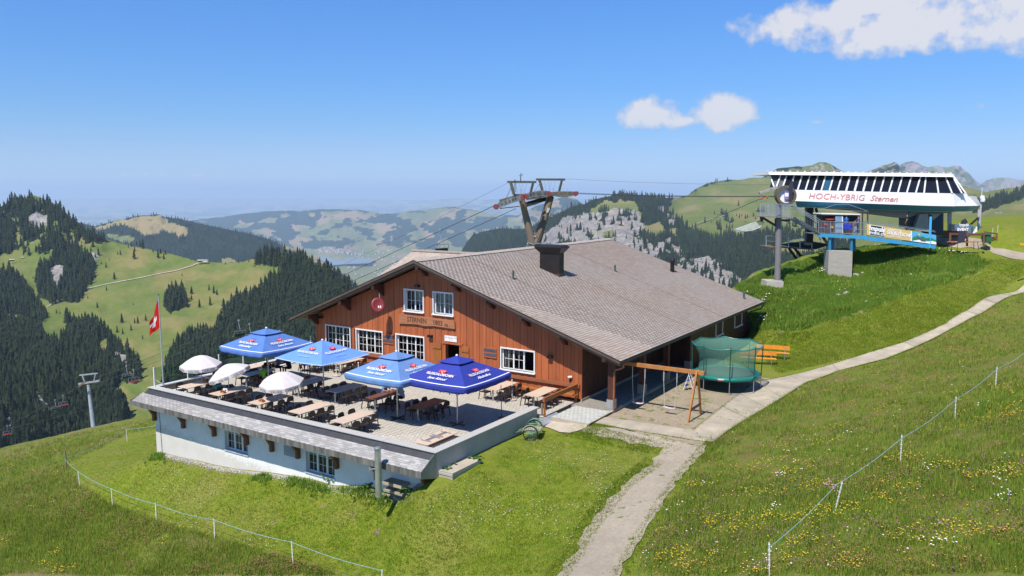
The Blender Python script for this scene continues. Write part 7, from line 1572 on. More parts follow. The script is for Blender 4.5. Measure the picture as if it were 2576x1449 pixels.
person('attendant in a bright blue shirt with back turned at the kiosk', foot(S1(2080, 1262), BD + .7), FACE_AWAY + R(15), standp(.5), cloth('bright_blue', (.02, .16, .55)), cloth('navy', (.02, .025, .05)), hair=HAIRB, shoes=SHO)
person('attendant in dark blue with black cap leaning at the bridge rail', foot(S1(2285, 1268), BD + .7), YAW + R(180), standp(.5), cloth('dark_blue', (.03, .08, .28)), cloth('black', (.015,) * 3), hair=HAIRK, cap=M('black_cap', (.015,) * 3, .8), shoes=SHO)
person('operator in black with cap standing under the lift terminal', foot(S2(1010, 1222), SD + .6), YAW + R(150), standp(), cloth('black', (.015, .015, .018)), cloth('black', (.015,) * 3), hair=HAIRK, cap=M('black_cap', (.015,) * 3, .8), shoes=SHO)
pc = thing('concrete_pier', 'tall board-marked concrete block carrying the blue bridge pillars', 'pier', D(S3(1980, 1180), BD))
mb = MB(); mb.prism([tuple(D(c, BD - .4)) for c in (S3(1787, 738), S3(2195, 748), S3(2180, 1260), S3(1760, 1290))], tuple(back * 2.4 + Vector(_r) * .5)); mb.build('block', M('board_marked_concrete', (.42, .385, .33), .9, .12, 1.2, .3, 12, stretch=(1, 1, 7)), pc)
CD = 70.5
cf = thing('column_footing', 'square concrete footing under the grey round lift column', 'footing', D(S3(890, 1300), CD)); mb = MB(); mb.prism([tuple(D(c, CD - 1.0)) for c in (S3(718, 1262), S3(1005, 1270), S3(1000, 1400), S3(705, 1400))], tuple(back * 1.9 + Vector(_r) * .1)); mb.build('block', M('board_marked_concrete', (.42, .385, .33)), cf)
col_ = thing('lift_column', 'grey round steel column carrying the mesh platform and cable wheel', 'lift column', D(S3(900, 1250), CD))
mb = MB(); mb.tube([tuple(D(S3(898, 1255), CD)), tuple(D(S3(915, 700), CD)), tuple(D(S1(920, 765), CD))], .155 * 1.0 * 1.75, 16); mb.build('shaft', M('grey_column_paint', (.20, .185, .18), .45, .15, .8, .05, 20), col_)
mb = MB(); mb.lathe([(.45, -.02), (.45, .06)], tuple(D(S3(898, 1252), CD)), 16); mb.build('flange', STEEL, col_)
wc = D(S1(1045, 612), CD - .4)
mb = MB(); n = 28
def ring(mb, r0, r1, d0, d1):
 X, Y = Vector(_r), Vector(UPV); vv = []; ff = []
 for k in range(n):
  a = 2 * math.pi * k / n; e = X * math.cos(a) + Y * math.sin(a)
  vv += [wc + e * r0 + back * d0, wc + e * r1 + back * d0, wc + e * r1 + back * d1, wc + e * r0 + back * d1]
 for k in range(n):
  for j in range(4): ff.append((4 * k + j, 4 * k + (j + 1) % 4, 4 * ((k + 1) % n) + (j + 1) % 4, 4 * ((k + 1) % n) + j))
 mb.add(vv, ff)
ring(mb, .68, .90, -.2, .5); mb.build('wheel_rim', M('bronze_brown_paint', (.13, .10, .065), .5, .15, 2), col_)
mb = MB(); ring(mb, .0, .68, .1, .2); mb.build('wheel_disc', WSH, col_)
mb = MB(); mb.prism([tuple(wc + Vector(_r) * a + Vector(UPV) * b) for a, b in ((-.15, -.35), (.25, -.35), (.25, .35), (-.15, .35))], tuple(back * -.05)); mb.build('pictogram_sign', M('violet_sign', (.25, .22, .45), .5), col_)
mb = MB(); mb.prism([tuple(wc - back * .06 + Vector(_r) * a + Vector(UPV) * b) for a, b in ((-.12, -.10), (.22, -.10), (.22, .22), (-.12, .22))], tuple(back * -.02)); mb.build('sign_field', WSH, col_)
mb = MB(); mb.prism([tuple(D(c, CD - .6)) for c in (S1(1100, 415), S1(1118, 405), S1(1160, 340), S1(1172, 410), S1(1160, 650), S1(1150, 720), S1(1095, 715))], tuple(back * .03)); fb = mb.build('dark_pennant', M('violet_black_cloth', (.035, .03, .055), .8, .2, 4), col_)
mb = MB(); mb.beam(tuple(D(S1(585, 572), CD)), tuple(D(S1(900, 470), CD)), .35, .18); mb.build('jib', M('weathered_jib', (.42, .38, .35), .6, .3, 3), col_)
for x, y0, y1 in ((625, 590, 640), (722, 555, 620)):
 mb = MB(); mb.tube([tuple(D(S1(x, y0), CD)), tuple(D(S1(x, y1), CD))], .02, 6); mb.build('hook_rod', STEEL, col_); c = D(S1(x, y1 + 25), CD); mb = MB(); mb.lathe([(.01, -.1), (.08, -.07), (.11, 0), (.08, .07), (.01, .1)], tuple(c), 10); mb.build('red_ball', RPR, col_)
pl = thing('maintenance_platform', 'grated maintenance platform with railings round the grey column top', 'platform', D(S1(860, 985), CD))
mb = MB(); mb.prism([tuple(D(c, CD - .9)) for c in (S1(608, 968), S1(1122, 990), S1(1122, 1006), S1(608, 980))], tuple(back * 1.8)); mb.build('deck', GRAT, pl)
mb = MB(); mb.beam(tuple(D(S1(625, 985), CD)), tuple(D(S1(880, 1140), CD)), .12, .2).beam(tuple(D(S1(610, 975), CD)), tuple(D(S1(640, 1060), CD)), .1, .2).beam(tuple(D(S1(960, 1040), CD)), tuple(D(S1(1120, 1040), CD)), .1, .18).beam(tuple(D(S1(862, 1010), CD)), tuple(D(S1(862, 1140), CD)), .08, .1); mb.build('bracket', DKG, pl)
for k in range(24):
 x = 612 + 505 * k / 23; mb = MB(); mb.beam(tuple(D(S1(x, 752 + 14 * k / 23), CD - .9)), tuple(D(S1(x, 970 + 18 * k / 23), CD - .9)), .03 if k % 6 else .05, .03 if k % 6 else .05); mb.build('baluster', CHROME, pl)
mb = MB(); mb.beam(tuple(D(S1(612, 748), CD - .9)), tuple(D(S1(1195, 770), CD - .9)), .05, .05).beam(tuple(D(S1(612, 748), CD + .9)), tuple(D(S1(1195, 770), CD + .9)), .05, .05).beam(tuple(D(S1(612, 748), CD - .9)), tuple(D(S1(612, 748), CD + .9)), .05, .05); mb.build('handrail', CHROME, pl)
sr = thing('steel_stairs', 'open grated steel stairs dropping from the platform to the blue bridge', 'stairs', D(S1(1360, 1140), 72))
for (a, b, da, db, w, m, nm) in ((S1(1125, 1010), S1(1610, 1275), CD, BD, .22, GRAT, 'stringer'), (S1(1165, 790), S1(1610, 1055), CD, BD, .06, WSH, 'handrail'), (S1(1180, 828), S1(1605, 1082), CD, BD, .05, WSH, 'handrail'), (S1(1180, 1000), S1(1605, 1220), CD + 1, BD + 1, .16, GRAT, 'stringer'), (S1(1210, 800), S1(1640, 1035), CD + 1, BD + 1, .05, WSH, 'handrail')):
 mb = MB(); mb.beam(tuple(D(a, da)), tuple(D(b, db)), w * .5, w); mb.build(nm, m, sr)
for k in range(11):
 s = (k + .5) / 11; a = D(S1(1125 + 485 * s, 1010 + 265 * s), CD + (BD - CD) * s); mb = MB(); mb.prism([tuple(a), tuple(a + Vector(_r) * .28), tuple(a + Vector(_r) * .28 + back * .95), tuple(a + back * .95)], (0, 0, .04)); mb.build('tread', GRAT, sr)
for k in range(13):
 s = k / 12; dd = CD + (BD - CD) * s; mb = MB(); mb.beam(tuple(D(S1(1165 + 445 * s, 800 + 255 * s), dd)), tuple(D(S1(1165 + 445 * s, 1025 + 245 * s), dd)), .022, .022); mb.build('baluster', CHROME, sr)
nb_ = thing('safety_net_basket', 'pale safety net slung on a tapering frame beyond the platform', 'safety net', D(S1(400, 1150), CD))
A = [S1(165, 1200), S1(300, 1150), S1(450, 1095), S1(600, 1055), S1(665, 1080)]; B = [S1(215, 1212), S1(330, 1232), S1(470, 1215), S1(590, 1165), S1(625, 1130)]
mb = MB(); vv = []; ff = []
for i in range(5):
 a, b = D(A[i], CD + .8), D(B[i], CD - .6); m_ = (a + b) / 2 - Vector((0, 0, .25))
 vv += [a, m_, b]
for i in range(4):
 for j in range(2): q = i * 3 + j; ff.append((q, q + 3, q + 4, q + 1))
mb.add(vv, ff)
def m_nt():
 t = NT('pale_net'); d = t.n('ShaderNodeBsdfDiffuse', {'Color': (.6, .62, .62, 1)}); tr_ = t.n('ShaderNodeBsdfTransparent'); mx = t.n('ShaderNodeMixShader', {0: .3, 1: tr_.outputs[0], 2: d.outputs[0]}); o = t.n('ShaderNodeOutputMaterial'); t.t.links.new(mx.outputs[0], o.inputs[0]); return t.m
mb.build('net', m_nt(), nb_); mb = MB(); mb.tube([tuple(D(c, CD + .8)) for c in A], .045, 6).tube([tuple(D(c, CD - .6)) for c in B], .045, 6).tube([tuple(D(A[0], CD + .8)), tuple(D(B[0], CD - .6))], .04, 6).tube([tuple(D(A[3], CD + .8)), tuple(D(S1(612, 990), CD))], .06, 6); mb.build('frame', STEEL, nb_)
w2_ = thing('rear_gangway', 'rusty edged steel gangway with pale rails behind the grey column', 'gangway', D(S3(1100, 680), 84))
mb = MB(); mb.prism([tuple(D(c, 84)) for c in (S3(705, 655), S3(1500, 700), S3(1500, 722), S3(705, 672))], tuple(back * 2)); mb.build('edge_beam', RUST, w2_)
mb = MB(); mb.prism([tuple(D(c, 84.05)) for c in (S3(960, 620), S3(1400, 560), S3(1780, 620), S3(1560, 690))], (0, 0, -.15)); mb.build('hatch', DKG, w2_)
for x in (705, 1090, 1288, 1495): mb = MB(); mb.beam(tuple(D(S3(x, 478 + (x - 705) * .048), 84)), tuple(D(S3(x, 660 + (x - 705) * .055), 84)), .07, .07); mb.build('post', CHROME, w2_)
mb = MB(); mb.beam(tuple(D(S3(700, 478), 84)), tuple(D(S3(1500, 516), 84)), .06, .06).beam(tuple(D(S3(700, 568), 84)), tuple(D(S3(1500, 608), 84)), .05, .05); mb.build('rail', CHROME, w2_)
mb = MB(); mb.beam(tuple(D(S3(1095, 690), 84)), tuple(D(S3(1230, 880), 86)), .2, .2).beam(tuple(D(S3(1190, 690), 85.5)), tuple(D(S3(1310, 840), 86)), .2, .2); mb.build('strut', DKG, w2_)
ff_ = thing('feather_banner', 'tall dark violet feather banner with white print beside the picnic table', 'banner', D(S5(1120, 900), 74)); fd = 74
mb = MB(); mb.prism([tuple(D(c, fd)) for c in (S5(1105, 775), S5(1130, 500), S5(1165, 350), S5(1215, 260), S5(1285, 235), S5(1325, 300), S5(1320, 420), S5(1290, 560), S5(1255, 740))], tuple(back * .02)); mb.build('sail', M('violet_black_cloth', (.035, .03, .055)), ff_)
mb = MB(); mb.tube([tuple(D(c, fd + .05)) for c in (S5(1098, 925), S5(1105, 775), S5(1135, 480), S5(1190, 270), S5(1290, 230))], .025, 6); mb.build('pole', DARK, ff_)
xq = D(S5(1320, 370), fd) - D(S5(1170, 372), fd); text('!mpuls', frame4(D(S5(1245, 365), fd - .04), xq, UPV), .34, Wp, ff_, bold=.01, extrude=.002); text('event.ch', frame4(D(S5(1240, 405), fd - .04), xq, UPV), .22, Wp, ff_, extrude=.002); text('EVENT', frame4(D(S5(1225, 468), fd - .04), xq, UPV), .36, Wp, ff_, bold=.02, extrude=.002)
gp_ = thing('picnic_table', 'round ended orange picnic table on thin legs under the feather banner', 'table', D(S5(1220, 840), 75)); mb = MB()
c = D(S5(1228, 742), 75); mb.prism([tuple(c + Vector(_r) * (1.55 * math.cos(a) * 1.0) + Vector(_f) * .5 * math.sin(a)) for a in [2 * math.pi * k / 18 for k in range(18)]], (0, 0, .07)); mb.build('table_top', M('orange_red_top', (.62, .16, .07), .5), gp_)
for s in (-1, 1):
 for s2 in (-1, 1): mb = MB(); mb.beam(tuple(c + Vector(_r) * s * 1.2 + Vector(_f) * .3 * s2), tuple(c + Vector(_r) * s * 1.3 + Vector(_f) * .4 * s2 - Vector((0, 0, .72))), .05, .05); mb.build('leg', DKG, gp_)
RW = M('red_brown_rail_timber', (.17, .065, .04), .8, .2, 4, .2, 40)
wf = thing('timber_rail_fence', 'low red-brown timber rail fence in front of the terminal forecourt', 'fence', D(S5(1320, 850), 75))
for (x, y0, y1) in ((950, 540, 815), (1320, 545, 830), (1680, 565, 850)): mb = MB(); mb.beam(tuple(D(S5(x, y0), 75)), tuple(D(S5(x - 8, y1), 75)), .17, .17); mb.build('post', RW, wf)
mb = MB(); mb.beam(tuple(D(S5(950, 560), 75)), tuple(D(S5(1320, 572), 75)), .12, .2); mb.build('rail', RW, wf); mb = MB(); mb.beam(tuple(D(S5(1320, 572), 75)), tuple(D(S5(1680, 580), 75)), .12, .2); mb.build('rail', RW, wf)
wf2 = thing('timber_rail_fence', 'short red-brown timber rail just past the green wheelie bin', 'fence', D(S5(1950, 800), 77))
mb = MB(); mb.beam(tuple(D(S5(1960, 545), 77)), tuple(D(S5(1940, 805), 77)), .17, .17); mb.build('post', RW, wf2); mb = MB(); mb.beam(tuple(D(S5(1830, 640), 77)), tuple(D(S5(1960, 640), 77)), .1, .16).beam(tuple(D(S5(1690, 525), 77)), tuple(D(S5(1960, 560), 77)), .1, .14); mb.build('rail', RW, wf2)
bi = thing('wheelie_bin', 'dark green wheelie bin between the timber rails', 'bin', D(S5(1770, 770), 76)); BG = M('green_bin_plastic', (.025, .12, .045), .5, .08, 3)
mb = MB(); mb.prism([tuple(D(c_, 75.8)) for c_ in (S5(1718, 590), S5(1835, 590), S5(1822, 765), S5(1730, 758))], tuple(back * .75)); mb.build('body', BG, bi); mb = MB(); mb.prism([tuple(D(c_, 75.7)) for c_ in (S5(1700, 585), S5(1845, 585), S5(1835, 548), S5(1715, 548))], tuple(back * .85)); mb.build('lid', M('green_bin_lid', (.035, .15, .06), .5), bi)
mb = MB(); mb.lathe([(.11, -.03), (.11, .03)], tuple(D(S5(1810, 755), 75.75)), 12, axis='y'); mb.build('wheel', BLK, bi)
ma = thing('instrument_mast', 'thin steel mast with camera boxes and struts at the end of the terminal', 'mast', D(S5(1570, 720), 82)); md_ = 82
mb = MB(); mb.beam(tuple(D(S2(2315, 465), md_)), tuple(D(S2(2300, 700), md_)), .1, .1).beam(tuple(D(S2(2305, 700), md_)), tuple(D(S5(1600, 60), md_)), .16, .16).beam(tuple(D(S5(1590, 40), md_)), tuple(D(S5(1550, 700), md_)), .34, .3); mb.build('shaft', STEEL, ma)
mb = MB(); mb.beam(tuple(D(S5(1570, 200), md_ - .2)), tuple(D(S5(1300, 440), md_ - 1)), .15, .15).beam(tuple(D(S5(1560, 0), md_)), tuple(D(S5(1530, 200), md_)), .09, .09); mb.build('strut', RUST, ma)
mb = MB(); mb.beam(tuple(D(S5(1600, 400), md_)), tuple(D(S5(1650, 700), md_)), .12, .12).beam(tuple(D(S5(1560, 440), md_)), tuple(D(S5(1800, 455), md_)), .06, .06); mb.build('brace', DKG, ma)
for c_ in (S2(2318, 650), S2(2325, 690)): mb = MB(); p = D(c_, md_ - .2); mb.lathe([(.01, -.22), (.22, -.18), (.24, 0), (.2, .18), (.01, .24)], tuple(p), 12); mb.build('camera_dome', WSH, ma)
wm = thing('way_marker', 'yellow hiking signpost arm at the picture edge above the climbing path', 'sign', D((2570, 613), 70)); mb = MB(); mb.prism([tuple(D(c_, 66)) for c_ in (S5(2465, 790), S5(2480, 760), S5(2640, 762), S5(2640, 815), S5(2480, 812))], tuple(back * .04)); mb.build('arm', M('yellow_sign', (.80, .40, .02), .5), wm); mb = MB(); p = D(S5(2640, 790), 66.1); mb.tube([tuple(p + Vector((0, 0, .3))), tuple(p - Vector((0, 0, 2.4)))], .035, 8); mb.build('post', CHROME, wm)
# ---- V pylon behind the chalet
PYD = 97.0
PY = lambda x, y: ((1780 + x / 4.2625) / 1.49068, (620 + y / 4.2625) / 1.49068)
def Q(x, y, d=PYD): return tuple(D(PY(x, y), d))
py = thing('v_shaped_lift_pylon', 'rusty V-shaped lift pylon with two sheave arms rising behind the chalet ridge', 'pylon', Q(950, 1500)); OLV = M('olive_grey_steel', (.10, .105, .085), .6, .2, 1, .1, 20)
RPY = M('rust_streaked_tube', (.28, .155, .085), .75, .35, .5, .1, 12, col2=(.15, .15, .13))
mb = MB(); mb.tube([Q(930, 1260, PYD), Q(755, 560, PYD - 1)], .50, 18, r1=.36); mb.build('leg', RPY, py); mb = MB(); mb.tube([Q(985, 1260, PYD), Q(1215, 500, PYD + 1)], .54, 18, r1=.44); mb.build('leg', M('dark_olive_tube', (.085, .095, .08), .7, .35, .5, .1, 12, col2=(.20, .12, .07)), py)
mb = MB(); mb.tube([Q(960, 1240), Q(955, 1700)], .82, 20); mb.build('base_tube', OLV, py); mb = MB(); mb.tube([Q(870, 1240, PYD - .6), Q(930, 1262, PYD - 1), Q(1055, 1245, PYD - .6)], .05, 6).tube([Q(900, 1135, PYD - .5), Q(985, 1135, PYD - .5)], .05, 6); mb.build('bracket_ring', STEEL, py)
for (x0, y0, x1, y1, dd, nm) in ((395, 580, 1240, 500, 0, 'crossarm'),):
 mb = MB(); mb.beam(Q(640, 490, PYD - 1.6), Q(1640, 445, PYD + 2.0), .55, .45); mb.build(nm, OLV, py)
for (xa, xb, y, d0) in ((520, 985, 262, -2.5), (980, 1445, 222, 2.5)):
 mb = MB(); mb.beam(Q(xa, y + 3, PYD + d0), Q(xb, y + 5, PYD + d0 + .4), .22, .26); mb.build('gantry_beam', OLV, py)
 mb = MB(); mb.beam(Q(xa + 55, y + 10, PYD + d0), Q(xa + 110, y + 210, PYD + d0), .22, .30).beam(Q(xb - 50, y + 10, PYD + d0), Q(xb - 100, y + 210, PYD + d0), .20, .24); mb.build('gantry_leg', OLV, py)
 mb = MB();
 for k in range(4): x = xa + 130 + k * 60; mb.tube([Q(x, y + 10, PYD + d0), Q(x + (40 if k < 2 else -40), y + 210, PYD + d0)], .02, 4)
 mb.build('guy_rod', CHROME, py)
mb = MB();
for s in (0, 26): mb.tube([Q(633 + s, 225, PYD - 2.8), Q(633 + s, 430, PYD - 2.8)], .025, 4)
for k in range(9): mb.tube([Q(633, 240 + k * 22, PYD - 2.8), Q(659, 240 + k * 22, PYD - 2.8)], .02, 4)
for k in range(24): y = 560 + k * 26; xx = 1135 - (y - 560) * .26; mb.tube([Q(xx, y, PYD - .8), Q(xx + 24, y, PYD - .8)], .02, 4)
mb.tube([Q(1135, 555, PYD - .8), Q(975, 1170, PYD - .8)], .025, 4).tube([Q(1160, 555, PYD - .8), Q(1000, 1170, PYD - .8)], .025, 4); mb.build('ladder', DKG, py)
mb = MB(); mb.tube([Q(735, 250, PYD - 2.5), Q(735, 160, PYD - 2.5)], .05, 6).tube([Q(705, 165, PYD - 2.5), Q(765, 165, PYD - 2.5)], .03, 5).tube([Q(735, 160, PYD - 2.5), Q(735, 120, PYD - 2.5)], .02, 5);
for a in (-1, 0, 1): mb.lathe([(.01, -.05), (.07, 0), (.01, .05)], Q(750 + a * 15, 145, PYD - 2.5), 6)
mb.build('wind_gauge', DKG, py)
def sheaves(P, depth, n, r, m, nm):
 for k in range(n):
  s = k / (n - 1); i = min(int(s * (len(P) - 1)), len(P) - 2); f__ = s * (len(P) - 1) - i; x = P[i][0] + (P[i + 1][0] - P[i][0]) * f__; y = P[i][1] + (P[i + 1][1] - P[i][1]) * f__
  c = Vector(Q(x, y, depth)); mb = MB(); K = 12; X, Y = Vector(_r), Vector(UPV); v = []
  for dz in (-.06, .06): v += [c + (X * math.cos(2 * math.pi * q / K) + Y * math.sin(2 * math.pi * q / K)) * r + back * dz for q in range(K)]
  mb.add(v, [tuple(range(K)), tuple(range(K, 2 * K))[::-1]] + [(q, (q + 1) % K, K + (q + 1) % K, K + q) for q in range(K)])
  mb.build(nm, m, py)
SHV = M('sheave_steel', (.30, .30, .28), .45, .3, 2, .1, 20, metal=.5)
sheaves([(345, 660), (580, 565), (760, 510), (940, 460), (1080, 445), (1180, 455)], PYD - 2.5, 20, .36, SHV, 'sheave'); sheaves([(830, 625), (960, 590), (1080, 545), (1160, 520)], PYD + 2.4, 11, .34, M('dark_sheave', (.06, .06, .055), .5, .3), 'sheave'); sheaves([(1310, 460), (1420, 455), (1540, 455)], PYD + .2, 7, .34, SHV, 'sheave')
for c in ((333, 662), (773, 505), (818, 497), (1190, 457), (1610, 455)):
 w_ = Vector(Q(*c, PYD - 2.6)); mb = MB(); X, Y = Vector(_r), Vector(UPV); K = 14; v = []
 for dz in (-.1, .1): v += [w_ + (X * math.cos(2 * math.pi * q / K) + Y * math.sin(2 * math.pi * q / K)) * .30 + back * dz for q in range(K)]
 mb.add(v, [tuple(range(K)), tuple(range(K, 2 * K))[::-1]] + [(q, (q + 1) % K, K + (q + 1) % K, K + q) for q in range(K)]); mb.build('red_end_sheave', M('dull_red_rubber', (.22, .035, .03), .6), py)
mb = MB(); mb.beam(Q(400, 585, PYD - 2.2), Q(745, 490, PYD - 2.2), .4, .55).beam(Q(745, 510, PYD - 2.2), Q(1150, 450, PYD - 2.2), .4, .5).beam(Q(1180, 455, PYD + .3), Q(1600, 450, PYD + .3), .4, .45).beam(Q(400, 690, PYD - 2), Q(720, 655, PYD - 2), .12, .1).beam(Q(820, 540, PYD + 2.2), Q(1170, 490, PYD + 2.2), .3, .3).beam(Q(1330, 498, PYD - .5), Q(1500, 500, PYD - .5), .5, .1); mb.build('rocker_beam', M('weathered_steel', (.16, .135, .10), .7, .35, 2, .2, 20), py)
mb = MB()
for x, y in ((1100, 385), (1235, 375), (1395, 372), (725, 385), (775, 380), (1000, 385)): mb.tube([Q(x, y + 60, PYD - 1), Q(x, y, PYD - 1), Q(x + 90 if x == 1395 else x + 30, y, PYD - 1), Q(x + 90 if x == 1395 else x + 30, y + 60, PYD - 1)], .03, 5)
mb.beam(Q(500, 530, PYD), Q(580, 360, PYD - 2), .06, .08).beam(Q(930, 445, PYD), Q(1035, 290, PYD + 2), .06, .08); mb.build('guard_rail', STEEL, py)
mb = MB(); mb.prism([Q(1160, 675, PYD + .2), Q(1205, 675, PYD + .2), Q(1185, 757, PYD), Q(1148, 757, PYD)], tuple(back * -.02)); mb.build('number_plate', M('pale_plate', (.35, .37, .33), .6), py)
CAB = M('lift_rope_steel', (.05, .055, .06), .5, .1, 4)
def rope(P, lab, r=.028, sag=0.0, m=None, n=24):
 L = []
 for a, b in zip(P, P[1:]):
  a = Vector(a); b = Vector(b)
  for k in range(n): s = k / n; L.append(a.lerp(b, s) - Vector((0, 0, sag * 4 * s * (1 - s))))
 L.append(Vector(P[-1])); t = thing('lift_rope', lab, 'cable', tuple(L[0])); mb = MB(); mb.tube(L, r, 5, caps=False); mb.build('rope', m or CAB, t)
rope([Q(1620, 440, PYD - 2.2), tuple(D(S1(870, 620), 76))], 'upper haul rope running level from the V pylon to the terminal', sag=.15, r=.03)
rope([Q(1620, 452, PYD + 2.2), tuple(D(S1(870, 632), 80))], 'second haul rope just below the level one toward the terminal', sag=.15, r=.03)
rope([Q(1440, 215, PYD + 2.5), tuple(D(S2(100, 420), 84))], 'thin signal cable high above the haul ropes', sag=.3, r=.015)
LOWP = (232, 948, 205.0)
rope([Q(325, 640, PYD - 2.2), tuple(pt(228, 955, 205))], 'haul rope descending from the V pylon to the lower pylon, upper strand', sag=1.0, r=.04, n=40)
rope([Q(660, 690, PYD + 2.2), tuple(pt(214, 975, 203))], 'haul rope descending from the V pylon to the lower pylon, lower strand', sag=1.0, r=.04, n=40)
rope([tuple(pt(228, 955, 205)), tuple(pt(-40, 1100, 260))], 'haul rope leaving the lower pylon toward the valley', sag=.5, r=.05)
rope([Q(520, 285, PYD - 2.5), tuple(pt(240, 940, 205))], 'thin signal cable strung above the descending haul ropes', sag=1.2, r=.015)
rope([tuple(D(S1(720, 620), 79)), tuple(pt(1530, 645, 150)), tuple(pt(1200, 760, 200))], 'slanting zip line cable rising from the gorge to the terminal', sag=.4, r=.03)
rope([tuple(pt(-30, 1090, 150)), tuple(pt(400, 978, 110)), tuple(pt(700, 890, 100))], 'thin black cable crossing the valley beyond the terrace corner', sag=.3, r=.022)
RDS = M('red_seat_vinyl', (.55, .03, .035), .5, .1, 3);
def lchair(lab, c, d, rz, seatm):
 t = thing('lift_chair', lab, 'lift chair', c, rz, 'chairs hanging on the lift rope')
 mb = MB(); mb.tube([(0, 0, 0), (.05, 0, -.5), (-.3, 0, -1.2), (-.35, 0, -1.6)], .06, 6); mb.build('hanger', CHROME, t, world=False)
 mb = MB(); mb.box(-.2, .2, -.1, .1, -.05, .16).lathe([(.12, .1), (.16, .2), (.12, .3)], (.0, 0, 0), 8); mb.build('grip', CHROME, t, world=False)
 mb = MB()
 for s in (-1, 1): mb.tube([(-.35, s * 1.05, -1.75), (-.35, s * 1.12, -2.0), (-.1, s * 1.15, -2.7), (.35, s * 1.1, -2.75)], .045, 6); mb.tube([(-.35, s * .3, -1.75), (-.3, s * .5, -2.3), (.25, s * .5, -2.35)], .035, 5)
 mb.tube([(-.35, -1.05, -1.75), (-.35, 1.05, -1.75)], .05, 6).tube([(.25, -1.0, -2.35), (.25, 1.0, -2.35)], .035, 5); mb.build('frame', CHROME, t, world=False)
 mb = MB(); mb.box(-.15, .35, -1.02, 1.02, -2.74, -2.62); mb.build('seat', seatm, t, world=False); mb = MB(); mb.box(-.26, -.16, -1.02, 1.02, -2.7, -2.25); mb.build('backrest', seatm if seatm is not RDS else DKG, t, world=False)
 return t
ra, rb_ = Vector(Q(325, 640, PYD - 2.2)), Vector(pt(228, 955, 205)); dr_ = (rb_ - ra); rzc = math.atan2(dr_.y, dr_.x)
def onrope(a, b, xpx, sag):
 best = None
 for k in range(401):
  s = k / 400; p = a.lerp(b, s) - Vector((0, 0, sag * 4 * s * (1 - s))); x, y = to_px(np.array([p.x]), np.array([p.y]), np.array([p.z])); e = abs(x[0] - xpx)
  if best is None or e < best[0]: best = (e, p)
 return best[1]
DKS = M('dark_green_seat', (.03, .05, .035), .6)
a2, b2 = Vector(Q(660, 690, PYD + 2.2)), Vector(pt(214, 975, 203)); a3, b3 = Vector(pt(228, 955, 205)), Vector(pt(-40, 1100, 260))
for (a, b, x, sg_, m, lab) in ((ra, rb_, 1106, 1., DKS, 'empty lift chair above the rear roof of the chalet'), (ra, rb_, 600, 1., DKS, 'dark lift chair appearing above the big faded blue parasol'), (ra, rb_, 318, 1., DKS, 'dark lift chair beside the red one just past the lower pylon'),
       (a2, b2, 335, 1., RDS, 'red lift chair between flagpole and lower pylon'), (a3, b3, 138, .5, DKS, 'dark lift chair over the gorge below the lower pylon'), (a3, b3, 158, .5, RDS, 'red lift chair over the gorge below the lower pylon'), (a3, b3, 18, .5, RDS, 'red lift chair farthest down the valley at the picture edge'), (a2, b2, 628, 1., DKS, 'lift chair hanger half hidden behind the big faded blue parasol')):
 p = onrope(a, b, x, sg_); lchair(lab, tuple(p), 0, rzc + R(180 if m is RDS else 0), m)
lp_ = thing('lift_pylon', 'grey single tube lift pylon with ladder standing in the green gully', 'pylon', pt(232, 1075, 205))
mb = MB(); mb.tube([tuple(pt(236, 1085, 205)), tuple(pt(222, 968, 205))], .55, 14, r1=.36); mb.build('shaft', M('pale_galvanised', (.38, .40, .41), .5, .12, .6), lp_)
mb = MB(); mb.beam(tuple(pt(198, 966, 205)), tuple(pt(250, 958, 205)), .5, .4).beam(tuple(pt(200, 944, 205)), tuple(pt(246, 939, 205)), .3, .3).beam(tuple(pt(207, 944, 205)), tuple(pt(214, 965, 205)), .2, .25).beam(tuple(pt(240, 940, 205)), tuple(pt(236, 960, 205)), .2, .25); mb.build('crossarm', STEEL, lp_)
mb = MB(); mb.beam(tuple(pt(198, 972, 203)), tuple(pt(215, 960, 203)), .3, .4).beam(tuple(pt(236, 964, 207)), tuple(pt(252, 954, 207)), .3, .4); mb.build('rocker_beam', RUST, lp_)
# ---- alpine huts far off
def hut(name, x, y, w, h, lab, lay, roofm, ang=0.0, n=1):
 d = LAYERS[lay][1]([x], [y])[0] * .985; c = D((x, y), d); mpp = d / FPX; W_, H_ = w * mpp, h * mpp; t = thing(name, lab, 'hut', tuple(c), YAW + ang)
 mb = MB(); mb.box(-W_ / 2, W_ / 2, -W_ * .25, W_ * .25, -H_ * .5, H_ * .5); mb.build('wall', WOOD_D if n else WHITE, t, world=False)
 mb = MB(); mb.prism([(-W_ * .55, -W_ * .32, H_ * .45), (-W_ * .55, 0, H_ * 1.0), (-W_ * .55, W_ * .32, H_ * .45)], (W_ * 1.1, 0, 0)); mb.build('roof', roofm, t, world=False)
RFP = M('pale_metal_roof', (.42, .41, .42), .6)
hut('alpine_hut', 505, 657, 14, 4, 'long alpine farmhouse on the saddle at the end of the track, nearer wing', 'pasture_ridge_hill', RFP); hut('alpine_hut', 517, 656.5, 12, 4, 'pale alpine barn on the saddle beside the long farmhouse', 'pasture_ridge_hill', M('reddish_roof', (.33, .25, .24), .7), n=0)
hut('alpine_hut', 30, 655, 10, 3.5, 'small grey hut alone on the upper pasture', 'pasture_ridge_hill', RFP, .5); hut('alpine_hut', 57, 649, 7, 2.5, 'tiny pale hut just above the grey hut on the upper pasture', 'pasture_ridge_hill', RFP)
